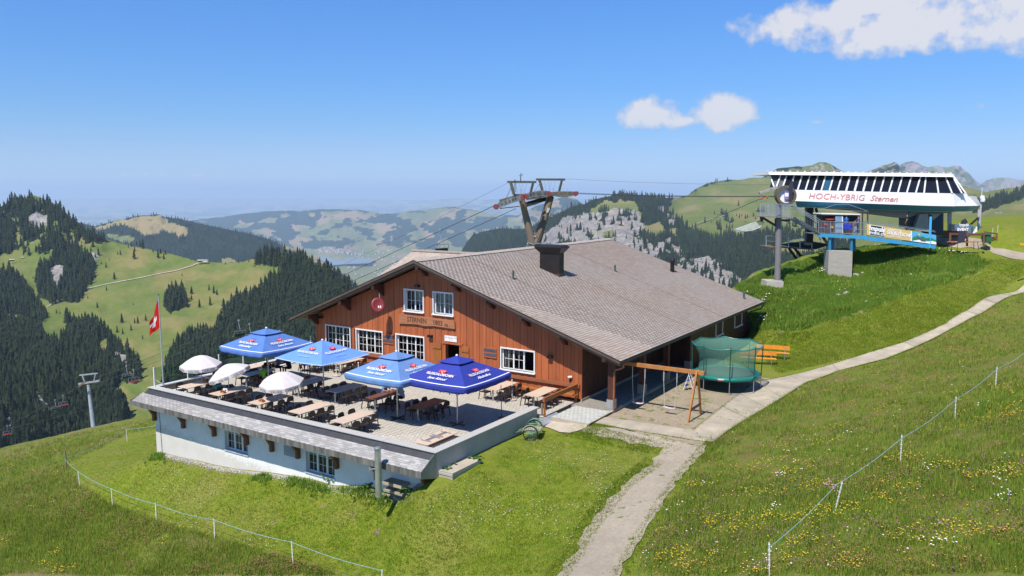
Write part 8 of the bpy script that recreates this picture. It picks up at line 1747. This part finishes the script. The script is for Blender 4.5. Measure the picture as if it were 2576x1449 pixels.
def strip(name, P, lay, w, m):
 f = LAYERS[lay][1]; mb = MB(); xs = np.array([p[0] for p in P], float); ys = np.array([p[1] for p in P], float)
 tt = np.concatenate([[0], np.cumsum(np.hypot(np.diff(xs), np.diff(ys)))]); s = np.arange(0, tt[-1], 4.0); X = np.interp(s, tt, xs); Y = np.interp(s, tt, ys); dd = f(X, Y) * .997
 v = [];
 for x, y, d in zip(X, Y, dd): c = pt(x, y, d); e = pt(x, y + w, f([x], [y + w])[0] * .997); v += [tuple(c), tuple(e)]
 mb.add(v, [(2 * i, 2 * i + 1, 2 * i + 3, 2 * i + 2) for i in range(len(X) - 1)]); o = mb.build(name, m); tag(o, kind='structure')
TRK = M('pale_track', (.42, .37, .30), .95, .15, .05, 0)
strip('pasture_path', [(500, 660), (480, 668), (440, 680), (400, 687), (350, 698), (300, 707), (265, 714), (235, 721), (212, 727), (195, 737), (165, 749), (140, 757), (118, 771)], 'pasture_ridge_hill', 1.7, TRK)
strip('pasture_path', [(85, 783), (60, 790), (30, 797), (0, 801), (-30, 805)], 'pasture_ridge_hill', 1.3, TRK)
strip('mountain_path', [(1714, 494), (1700, 500), (1685, 508), (1678, 516), (1680, 524), (1686, 531)], 'cliff_mountain_hill', 1.2, TRK)
strip('mountain_path', [(1755, 560), (1790, 550), (1825, 540)], 'cliff_mountain_hill', .9, TRK)
rs = random.Random(21); WV = M('village_wall', (.75, .73, .70), .8, .1, .02, 0); RV = M('village_roof', (.40, .27, .23), .8, .2, .01, 0); LW_ = [LAYERS['lake_hill'][1]]
def vhouse():
 t = bpy.data.objects.new('village_house', None)
mbv = MB(); mbv.box(-9, 9, -6, 6, -3, 9).prism([(-10, -7.5, 9), (-10, 0, 15), (-10, 7.5, 9)], (20, 0, 0)); mev = mbv.mesh('village_house', WV); mev.materials.append(RV)
for p in mev.polygons[6:]: p.material_index = 1
VP = []
while len(VP) < 90:
 x = rs.gauss(850, 34); y = 632 + rs.gauss(0, 3.0) + abs(x - 850) * .05 + (x - 850) * .06
 if 785 < x < 915 and 622 < y < 644: VP.append((x, y))
while len(VP) < 150:
 x = rs.uniform(900, 1040); y = rs.uniform(628, 668)
 VP.append((x, y))
while len(VP) < 170: VP.append((rs.uniform(850, 1000), rs.uniform(672, 700)))
vx = np.array([p[0] for p in VP]); vy = np.array([p[1] for p in VP]); vd = LAYERS['lake_hill'][1](vx, vy) * .996
for x, y, d in zip(vx, vy, vd):
 o = bpy.data.objects.new('village_house', mev); COL.objects.link(o); o.location = pt(x, y, d); o.rotation_euler = (0, 0, rs.uniform(0, 3.1)); k = rs.uniform(.7, 1.5); o.scale = (k, k, k)
 tag(o, 'tiny house in the dense village on the far lake shore' if x < 905 and y < 645 else ('tiny farmhouse scattered over the green valley floor beside the lake' if y < 669 else 'tiny farmhouse on the nearer fields below the lake'), 'house', 'village houses round the distant lake' if x < 905 and y < 645 else ('farmhouses beside the lake' if y < 669 else 'farmhouses below the lake'))
# ================================================================ TREES, GRASS, FLOWERS, STONES
def m_leaf(name, a, b, rough=.9):
 t = NT(name); r = t.math('FRACT', t.math('ADD', t.attr('rnd'), t.rnd())); col = t.ramp(r, [(0, a), (1, b)])
 col = t.mix(.6, col, t.ramp(t.noise(t.pos(), .5, 4), [(.2, (.7,) * 3), (.8, (1.3,) * 3)]), 'MULTIPLY')
 if 'spruce' in name: return t.done(col, rough, None, 0, .15)
 d = t.n('ShaderNodeBsdfDiffuse', {0: col}); tr_ = t.n('ShaderNodeBsdfTranslucent', {0: col}); mx = t.n('ShaderNodeMixShader', {0: .5, 1: d.outputs[0], 2: tr_.outputs[0]}); o = t.n('ShaderNodeOutputMaterial'); t.t.links.new(mx.outputs[0], o.inputs[0]); return t.m
SPR = m_leaf('spruce_needles', (.007, .014, .0055), (.022, .034, .012))
def spruce(tiers, sides, seed, jag=.25):
 """unit-height spruce: stacked, drooping, uneven skirts round a stem"""
 rs = np.random.RandomState(seed); V = []; F = []
 for k in range(tiers):
  s0 = k / tiers; zt = 1 - s0 * .86; zb = 1 - (s0 + 1.5 / tiers) * .86; zb = max(zb, .04); r = .03 + .17 * (s0 + 1 / tiers) ** .85
  b = len(V); V.append((0, 0, min(1, zt + .02)))
  for j in range(sides * 2):
   a = math.pi * j / sides + rs.rand() * .3; rr = r * ((1 if j % 2 == 0 else .55) + (rs.rand() - .5) * jag * 1.6); V.append((rr * math.cos(a), rr * math.sin(a), zb + (0 if j % 2 == 0 else .05) + (rs.rand() - .5) * .035))
  for j in range(sides * 2): F.append((b, b + 1 + j, b + 1 + (j + 1) % (sides * 2)))
 return np.array(V), np.array(F)
ST = [spruce(7, 7, s) for s in range(4)]; SL = [spruce(4, 4, 10 + s) for s in range(3)]; SM = [spruce(3, 3, 20 + s) for s in range(3)]
STM = []
for v, f in ST:
 me = bpy.data.meshes.new('spruce_tree'); vv = v.tolist(); ff = f.tolist(); n = len(vv)
 for k in range(5): a = 2 * math.pi * k / 5; vv += [(.018 * math.cos(a), .018 * math.sin(a), -.05), (.010 * math.cos(a), .010 * math.sin(a), .3)]
 for k in range(5): ff.append((n + 2 * k, n + 2 * ((k + 1) % 5), n + 2 * ((k + 1) % 5) + 1, n + 2 * k + 1))
 me.from_pydata(vv, [], ff); me.materials.append(SPR); me.attributes.new('rnd', 'FLOAT', 'POINT'); STM.append(me)
def tree(p, h, label, group, rs):
 o = bpy.data.objects.new('spruce_tree', rs.choice(STM)); COL.objects.link(o); o.location = tuple(p); o.rotation_euler = (0, 0, rs.uniform(0, 6.2)); w = h * rs.uniform(.95, 1.25); o.scale = (w, w, h); tag(o, label, 'tree', group); return o
def forest(name, lay, x0, x1, y0, y1, sx, sy, covf, hr, kinds, single=0, label='', group='', skip=None, seed=1, thr=.5, pix=(0, 99)):
 rs = np.random.RandomState(seed); gx, gy = np.meshgrid(np.arange(x0, x1, sx), np.arange(y0, y1, sy)); x = (gx + (rs.rand(*gx.shape) - .5) * sx * 1.1).ravel(); y = (gy + (rs.rand(*gx.shape) - .5) * sy * 1.1).ravel()
 o_, df, cr_ = LAYERS[lay]; ok = y > cr_(x) + 1.5
 if skip is not None: ok &= ~skip(x, y)
 x, y = x[ok], y[ok]; c = covf(x, y); gap = vnoise(x / 22, y / 12, seed + 3, 4); ok = (c[:, 0] + (rs.rand(len(x)) - .5) * .5 > thr) & (gap > .30); x, y = x[ok], y[ok]
 d = df(x, y); P = pts_np(x, y, d); H = hr[0] + (hr[1] - hr[0]) * rs.rand(len(x)) ** 1.2; H = H * (.6 + .7 * vnoise(x / 14, y / 10, seed + 9, 3)) * np.where(rs.rand(len(x)) < .12, .5, 1)
 px = H / d * FPX; order = np.argsort(-px); sing = set(order[:single].tolist()); R_ = random.Random(seed)
 for i in order[:single]: tree(P[i] - np.array([0, 0, .8]), H[i], label, group, R_)
 VV = []; FF = []; RR = []; n = 0
 for i in range(len(x)):
  if i in sing: continue
  v, f = kinds[i % len(kinds)]; a = rs.rand() * 6.28; ca, sa = math.cos(a), math.sin(a); w = H[i] * (.95 + .35 * rs.rand())
  q = np.empty_like(v); q[:, 0] = (v[:, 0] * ca - v[:, 1] * sa) * w; q[:, 1] = (v[:, 0] * sa + v[:, 1] * ca) * w; q[:, 2] = v[:, 2] * H[i] - .8; VV.append(q + P[i]); FF.append(f + n); RR.append(np.full(len(v), rs.rand())); n += len(v)
 o = big_mesh(name, np.concatenate(VV), np.concatenate(FF), SPR, attrs={'rnd': np.concatenate(RR)}); tag(o, label.replace('spruce', 'spruces') if False else None, None, None, 'stuff'); return len(x)
_nearcrest = lambda x: np.interp(x, [-200, 0, 100, 200, 300, 390, 500, 2000], [1150, 1136, 1112, 1090, 1068, 1052, 1040, 1040])
def hidA(x, y): return (y > _nearcrest(x) + 30) | ((x > 420) & (y > 960)) | ((x > 880) & (y > 800)) | ((x > 560) & (y > 880) & (x < 700) & (y > 900))
nA = forest('spruce_forest', 'pasture_ridge_hill', -60, 990, 486, 1170, 5.6, 5.2, covA, (13, 23), SL, 190, 'dark spruce of the dense forest filling the gully beyond the terrace', 'spruces of the gully forest', hidA, 3)
def hidE(x, y): return (y > 735) | ((x > 1180) & (x < 1500) & (y > 640)) | ((x > 1500) & (x < 1850) & (y > 612 + (x - 1500) * .36)) | ((x > 1900) & (y > 700)) | ((x > 2150) & (y > 560))
nE = forest('distant_spruce_forest', 'cliff_mountain_hill', 1080, 2620, 440, 735, 4.3, 3.9, covE, (14, 25), SM, 0, '', '', hidE, 8)
nB = forest('hill_spruce_forest', 'wooded_hill', 120, 960, 535, 760, 4.2, 3.4, covB, (16, 26), SM, 0, '', '', lambda x, y: (y > np.interp(x, [120, 263, 383, 500, 650, 700, 767, 860, 960], [560, 602, 629, 657, 652, 640, 655, 704, 800]) + 6), 12)
LONE = [(360,625,24),(353,621,18),(330,620,12),(323,623,10),(344,617,12),(338,651,24),(339,632,14),(303,641,13),(296,640,9),(398,649,23),(404,638,14),(412,652,17),(416,640,13),(385,634,9),(248,641,20),(229,631,12),(240,648,14),(288,703,20),(267,673,15),(231,705,23),(242,676,10),(268,730,12),(207,751,19),(221,751,8),(151,758,15),(245,774,15),(335,767,7),
 (307,812,25),(367,807,18),(347,814,20),(339,813,15),(295,837,19),(309,840,15),(330,831,16),(359,853,12),(482,739,20),(458,694,8),(526,730,16),(538,738,21),(546,742,16),(529,768,24),(482,754,14),(470,771,20),(502,773,22),(418,746,13),(434,743,24),(444,751,26),(452,749,18),(436,776,18),(446,779,22),(440,763,15),(142,788,11),(151,790,8),(12,796,9),(100,640,6),(83,700,7),(20,660,4),(50,660,5),(567,665,7),(600,662,7),(612,660,6),(626,659,8),(640,655,9),(480,655,6),(490,657,5),(450,645,6),(255,664,8),(275,655,7),(212,672,9),(352,716,5),(190,655,8),(205,612,7)]
RL = random.Random(4); fA = LAYERS['pasture_ridge_hill'][1]
for x, y, h in LONE:
 d = fA([x], [y])[0]
 w = 'above the pale track' if y < 700 else ('between the track and the flagpole' if x > 395 else 'on the slope below the pale track')
 tree(pt(x, y, d) - np.array([0, 0, .4]), h / FPX * d * 1.05, 'single dark spruce on the open pasture ' + w, 'lone spruces on the pasture, ' + w, RL)
fE = LAYERS['cliff_mountain_hill'][1]
for x, y, h in [(1848,612,12),(1855,614,14),(1861,610,11),(1868,616,12),(1882,613,13),(1888,611,11),(1892,615,10),(1898,606,12),(1900,572,7),(1880,455,4),(1828,575,14),(1835,577,16),(1842,574,13),(1790,560,6),(1913,590,10),(1853,545,10),(1860,549,13),(1866,545,9),(1875,551,13),(1880,549,11),(1895,546,13),(1901,550,7),(1923,636,9),(1929,640,10),(1940,603,8),(1968,645,14),(2005,590,8),(2015,584,10)]:
 d = fE([x], [y])[0]; tree(pt(x, y, d), h / FPX * d, 'dark spruce in a small clump on the grassy mountain behind the terminal', 'spruce clumps on the grassy mountain', RL)
# ---- herbs: tufts scattered over the near ground
GRS = m_leaf('grass_blades', (.15, .26, .022), (.30, .34, .045)); GRM = m_leaf('meadow_blades', (.145, .29, .026), (.36, .37, .075)); GRB = m_leaf('bank_leaves', (.13, .29, .035), (.32, .38, .07))
def scatter_px(n, poly, rs, ymin=None):
 """random ground spots inside an outline in image pixels, evenly over the ground's nearness"""
 P = np.array(poly); out = []
 x0, x1, y0, y1 = P[:, 0].min(), P[:, 0].max(), P[:, 1].min(), P[:, 1].max()
 x = x0 + (x1 - x0) * rs.rand(n * 3); y = y0 + (y1 - y0) * rs.rand(n * 3); k = inpoly(x, y, poly); x, y = x[k][:n], y[k][:n]
 return x, y
def ground_many(x, y):
 b = FWD[None] + _r[None] * ((x - CX) / FPX)[:, None] + UPV[None] * (-(y - CY) / FPX)[:, None]
 hit = np.full(len(x), np.nan); prev = np.full(len(x), 13.0)
 for t in np.concatenate([np.arange(13, 60, .8), np.arange(60, 125, 1.6)]):
  Q = ORG[None] + b * t; z = ground(Q[:, 0], Q[:, 1]); new = np.isnan(hit) & (Q[:, 2] < z);
  hit[new] = t; prev[np.isnan(hit)] = t
 ok = ~np.isnan(hit); a = prev[ok]; c = hit[ok]; bb = b[ok]
 for _ in range(7):
  m = (a + c) / 2; Q = ORG[None] + bb * m[:, None]; z = ground(Q[:, 0], Q[:, 1]); lo = Q[:, 2] < z; c = np.where(lo, m, c); a = np.where(lo, a, m)
 Q = ORG[None] + bb * c[:, None]; Q[:, 2] = ground(Q[:, 0], Q[:, 1]); return Q
PATHS_ = [E_in + E_out[::-1], [w1[0], w1[-1], w2[-1], w2[0]], gpl, trk, YARD, ap, [(-19.9, 34.3), (-17.6, 34.3), (-17.6, 50), (-19.9, 50)], [(-41.3, 25.3), (-20.3, 25.3), (-20.3, 34.2), (-19.7, 34.3), (-17.6, 49), (-17.6, 63), (-41, 63)]]
def clear(Q, m=True):
 k = np.zeros(len(Q), bool)
 for p in PATHS_: k |= inpoly(Q[:, 0], Q[:, 1], p)
 return Q[~k]
def tufts(name, Q, hmin, hmax, m, blades=4, spread=.06, seed=1, width=.012, lean=.5):
 rs = np.random.RandomState(seed); n = len(Q); N = n * blades; base = np.repeat(Q, blades, 0); off = (rs.rand(N, 2) - .5) * 2 * spread; base[:, :2] += off
 a = rs.rand(N) * 6.28; h = hmin + (hmax - hmin) * rs.rand(N); L = (rs.rand(N) - .3) * lean * h; w = width * (.6 + .8 * rs.rand(N)); dx, dy = np.cos(a), np.sin(a)
 v0 = base + np.stack([-dy * w, dx * w, np.full(N, -.02)], 1); v1 = base + np.stack([dy * w, -dx * w, np.full(N, -.02)], 1); v2 = base + np.stack([dx * L, dy * L, h], 1)
 V = np.stack([v0, v1, v2], 1).reshape(-1, 3); F = np.arange(N * 3).reshape(-1, 3); r = np.repeat(np.repeat(rs.rand(n), blades) * .75 + rs.rand(N) * .25, 3)
 o = big_mesh(name, V, F, m, attrs={'rnd': r}); o['kind'] = 'stuff'; return o
rg = np.random.RandomState(31)
VISM = [(1600, 1449), (1645, 1330), (1790, 1118), (1900, 1035), (2060, 955), (2300, 885), (2440, 805), (2600, 700), (2600, 1449)]
x, y = scatter_px(40000, VISM, rg); Qm = clear(ground_many(x, y)); dM = np.hypot(Qm[:, 0], Qm[:, 1])
tufts('meadow_grass', Qm, .06, .26, GRM, 4, .12, 2, .013, 1.0)
VISP = [(-40, 1140), (0, 1132), (200, 1090), (392, 1052), (392, 1075), (330, 1090), (170, 1168), (201, 1222), (283, 1268), (393, 1310), (540, 1352), (737, 1412), (860, 1449), (-40, 1449)]
x, y = scatter_px(22000, VISP, rg); Qp = clear(ground_many(x, y)); tufts('pasture_grass', Qp, .06, .28, GRM, 4, .14, 3, .016, 1.0)
LAWN = [(165, 1170), (392, 1075), (400, 1145), (900, 1225), (1090, 1235), (1190, 1180), (1300, 1105), (1440, 1085), (1640, 1130), (1640, 1170), (1555, 1235), (1470, 1340), (1400, 1449), (900, 1449), (540, 1352), (393, 1308), (201, 1220)]
x, y = scatter_px(34000, LAWN, rg); Ql = clear(ground_many(x, y)); tufts('lawn_grass', Ql, .02, .065, GRS, 4, .10, 4, .012)
LAWN2 = [(1890, 870), (1960, 940), (2080, 915), (2300, 860), (2480, 760), (2576, 690), (2576, 655), (2480, 650), (2300, 735), (2150, 790), (2000, 835), (1900, 830)]
x, y = scatter_px(24000, LAWN2, rg); Ql2 = clear(ground_many(x, y)); tufts('slope_grass', Ql2, .03, .11, GRS, 4, .16, 5, .02)
BNK = [(1850, 718), (1940, 680), (2000, 660), (2080, 640), (2180, 622), (2360, 628), (2450, 645), (2490, 662), (2455, 688), (2300, 733), (2150, 788), (2000, 833), (1905, 830), (1880, 780)]
x, y = scatter_px(30000, BNK, rg); Qb = clear(ground_many(x, y)); nb2 = vnoise(Qb[:, 0] * .5, Qb[:, 1] * .5, 61, 4); tufts('bank_grass', Qb, .08, .30, GRB, 5, .2, 6, .028)
Qw = Qb[nb2 > .56][:4500]; tufts('bank_weeds', Qw, .18, .42, GRB, 7, .22, 7, .06, 1.6)
def flowers(name, Q, m, size, hmin, hmax, seed):
 rs = np.random.RandomState(seed); n = len(Q); s = size * (.6 + .8 * rs.rand(n)); c = Q + np.stack([(rs.rand(n) - .5) * .2, (rs.rand(n) - .5) * .2, hmin + (hmax - hmin) * rs.rand(n)], 1); a = rs.rand(n) * 6.28
 V = [];
 for k in range(5): th = a + 2 * math.pi * k / 5; V.append(c + np.stack([np.cos(th) * s, np.sin(th) * s, .25 * s * np.sin(th * 2)], 1))
 V = np.stack([c + np.array([0, 0, 1.]) * s[:, None] * .5] + V, 1).reshape(-1, 3); F = []; i = np.arange(n) * 6
 for k in range(5): F.append(np.stack([i, i + 1 + k, i + 1 + (k + 1) % 5], 1))
 o = big_mesh(name, V, np.concatenate(F), m); o['kind'] = 'stuff'
YEL = M('yellow_petals', (.68, .46, .03), .8, .1, 3, 0); WHP = M('white_petals', (.75, .74, .70), .8, .05, 3, 0); PUR = M('purple_petals', (.30, .11, .20), .8, .2, 3, 0); PNK = M('pink_petals', (.55, .25, .33), .8, .1, 3, 0); SEED = M('reddish_seed_heads', (.26, .12, .07), .9, .2, 3, 0)
def drift(Q, f, seed, thr, keep=1.0):
 n1 = vnoise(Q[:, 0] * f + 31 * seed, Q[:, 1] * f * 1.3 + 7, 100 + seed, 4, .6); rs = np.random.RandomState(seed); return Q[(n1 > thr) & (rs.rand(len(Q)) < keep)]
flowers('yellow_flower_drifts', np.concatenate([drift(Qm, .6, 1, .63, .30), drift(Qm, .2, 21, .0, .015)]), YEL, .022, .08, .24, 1); flowers('purple_clover_drifts', drift(Qm, .35, 2, .53, .16), PUR, .020, .08, .26, 2); flowers('daisies', drift(Qm, .9, 3, .74, .14)[:260], WHP, .026, .15, .3, 3)
flowers('seed_heads', drift(Qm, .25, 4, .47, .35), SEED, .018, .14, .3, 4)
flowers('pasture_flowers', drift(Qp, .4, 5, .64, .22), YEL, .024, .12, .26, 5); flowers('pasture_seed_heads', drift(Qp, .2, 6, .48, .3), SEED, .025, .16, .32, 6); flowers('lawn_clover', drift(Ql, .3, 7, .55, .07), WHP, .016, .03, .06, 7)
flowers('bank_umbels', drift(Qb, .4, 8, .68, .035), WHP, .08, .35, .6, 8); flowers('bank_flowers', drift(Qb, .5, 9, .6, .02), YEL, .04, .2, .4, 9)
x, y = np.array([2085, 2090, 2095, 2080, 2088, 2100]), np.array([1232, 1238, 1245, 1240, 1228, 1250]); flowers('pink_umbels', np.repeat(ground_many(x.astype(float), y.astype(float)), 5, 0), PNK, .025, .2, .4, 10)
def edge_pts(P, n, wv, rs):
 P = np.array(P, float); s = rs.rand(n) * (len(P) - 1); i = np.minimum(s.astype(int), len(P) - 2); f = (s - i)[:, None]; q = P[i] * (1 - f) + P[i + 1] * f + (rs.rand(n, 2) - .5) * wv; return np.concatenate([q, ground(q[:, 0], q[:, 1])[:, None] + .02], 1)
Qe = np.concatenate([edge_pts(E_in, 2500, .16, rg), edge_pts(E_out, 3500, .22, rg), edge_pts(gpl[:6], 2000, .7, rg), edge_pts(gpl[8:12], 2200, 1.0, rg), edge_pts(gpl[12:17], 2500, 1.6, rg), edge_pts(YARD[1:4], 900, .9, rg), edge_pts(w1, 500, .12, rg)]); tufts('verge_grass', Qe, .02, .07, GRS, 4, .05, 11, .012)
q = rg.rand(1500, 2) * np.array([6.0, 14.0]) + np.array([-17.2, 34.9]); nn = vnoise(q[:, 0] * .9, q[:, 1] * .9, 55, 4); q = q[(nn > .56)]; tufts('yard_weeds', np.concatenate([q, np.full((len(q), 1), -.13)], 1), .02, .06, GRS, 5, .08, 12, .012)
q = np.stack([-41 + 20 * rg.rand(1800), 25.45 - np.abs(rg.randn(1800)) * .25], 1); nn = vnoise(q[:, 0] * .8, q[:, 1], 66, 3); q = q[nn > .5]; tufts('wall_foot_weeds', np.concatenate([q, ground(q[:, 0], q[:, 1])[:, None]], 1), .05, .22, GRB, 6, .12, 13, .03, 1.2)
LEAF = m_leaf('burdock_leaf', (.05, .15, .03), (.13, .26, .05)); R5 = random.Random(9)
def broad_plant(u, v, lab, n=14, s=.22):
 z = gz(u, v); t = thing('broad_leaved_plant', lab, 'plant', (u, v, z), 0, 'leafy weeds by the terrace walls')
 for k in range(n):
  a = R5.uniform(0, 6.28); r = R5.uniform(.08, .45); h = R5.uniform(.12, .42); c = Vector((u + r * math.cos(a), v + r * math.sin(a), z + h)); d = Vector((math.cos(a), math.sin(a), .1)); w = Vector((-math.sin(a), math.cos(a), 0)); L = s * R5.uniform(.6, 1.2)
  mb = MB(); mb.add([c - d * L * .5, c - d * L * .1 + w * L * .5 - Vector((0, 0, .03)), c + d * L * .5 - Vector((0, 0, .07)), c - d * L * .1 - w * L * .5 - Vector((0, 0, .03))], [(0, 1, 2), (0, 2, 3)]); me = mb.build('leaf', LEAF, t)
for (x, y, lab) in ((925, 1232, 'broad leaved burdock beside the galvanised vent pipe'), (985, 1240, 'broad leaved weeds spreading right under the grey wall ledge'), (1030, 1243, 'leafy weed in the shade of the skirt roof corner'), (835, 1213, 'leafy weed against the sunny white wall below the last window'), (1195, 1160, 'weed beside the raised concrete step'), (1130, 1185, 'grass weed at the front of the concrete step'), (1310, 1085, 'weed by the wheel of the hand cart')):
 q = on_ground(x, y); broad_plant(q[0], q[1], lab.replace(' right ', ' '))
GRVS = M('pale_pebble', (.42, .38, .34), .9, .2, 3, .2)
def pebble_mesh(seed):
 rs = np.random.RandomState(seed); import bmesh as bmm; b = bmm.new(); bmm.ops.create_icosphere(b, subdivisions=1, radius=.5); me = bpy.data.meshes.new('stone')
 for v in b.verts: v.co *= .75 + .45 * rs.rand(); v.co.z *= .65
 b.to_mesh(me); b.free(); me.materials.append(GRVS); return me
PB = [pebble_mesh(s) for s in range(4)]
vb = np.array([v.co[:] for v in PB[0].vertices]); fb_ = np.array([p.vertices[:] for p in PB[0].polygons]); n = 3800; VV = []; FF = []
for i in range(n):
 u = -41 + 20 * rg.rand(); v = 25.52 - abs(rg.randn()) * .14; s = .03 + .05 * rg.rand(); VV.append(vb * s + np.array([u, v, gz(u, v) + .01]) if False else (vb * s, u, v));
uv_ = np.array([(a[1], a[2]) for a in VV]); zz_ = ground(uv_[:, 0], uv_[:, 1]); V_ = np.concatenate([a[0] + np.array([a[1], a[2], z + .015]) for a, z in zip(VV, zz_)]); F_ = np.concatenate([fb_ + i * len(vb) for i in range(n)])
o = big_mesh('wall_foot_gravel', V_, F_, GRVS); o['kind'] = 'stuff'
for i, (x, y, s, lab) in enumerate([(2152, 693, .75, 'large pale boulder leaning at the side of the concrete pier'), (2170, 688, .6, 'pale boulder just up the bank from the large one by the pier'), (2090, 706, .55, 'pale stone at the front foot of the concrete pier'), (2130, 739, .8, 'flat pale rock patch in the bank below the pier'), (2110, 744, .6, 'small rock beside the flat pale rock patch'),
  (1945, 735, .45, 'stone below the square column footing'), (1952, 742, .4, 'smaller stone touching the one below the column footing'), (2245, 742 - 30, .4, 'stone half buried in green weeds on the bank'), (2180, 760, .45, 'lowest stone on the weedy bank'), (2325, 640, .6, 'stone under the lower end of the blue ramp'), (2345, 639, .5, 'flat stone beside the lower ramp end'), (2305, 641, .5, 'stone in shade beneath the blue ramp'),
  (2020, 720, .35, 'stone between footing and pier on the bank'), (2225, 665, .4, 'stone in the shadow under the ramp beam'), (1995, 752, .35, 'small stone on the lower bank near the chalet corner')]):
 q = on_ground(x, y); t = bpy.data.objects.new('bank_stone', PB[i % 4]); COL.objects.link(t); t.location = (q[0], q[1], q[2] + .05 * s); t.scale = (s, s * .8, s * .8); t.rotation_euler = (0, 0, i * 1.3); tag(t, lab, 'stone', 'stones on the bank')
print('trees', nA, nE, nB)
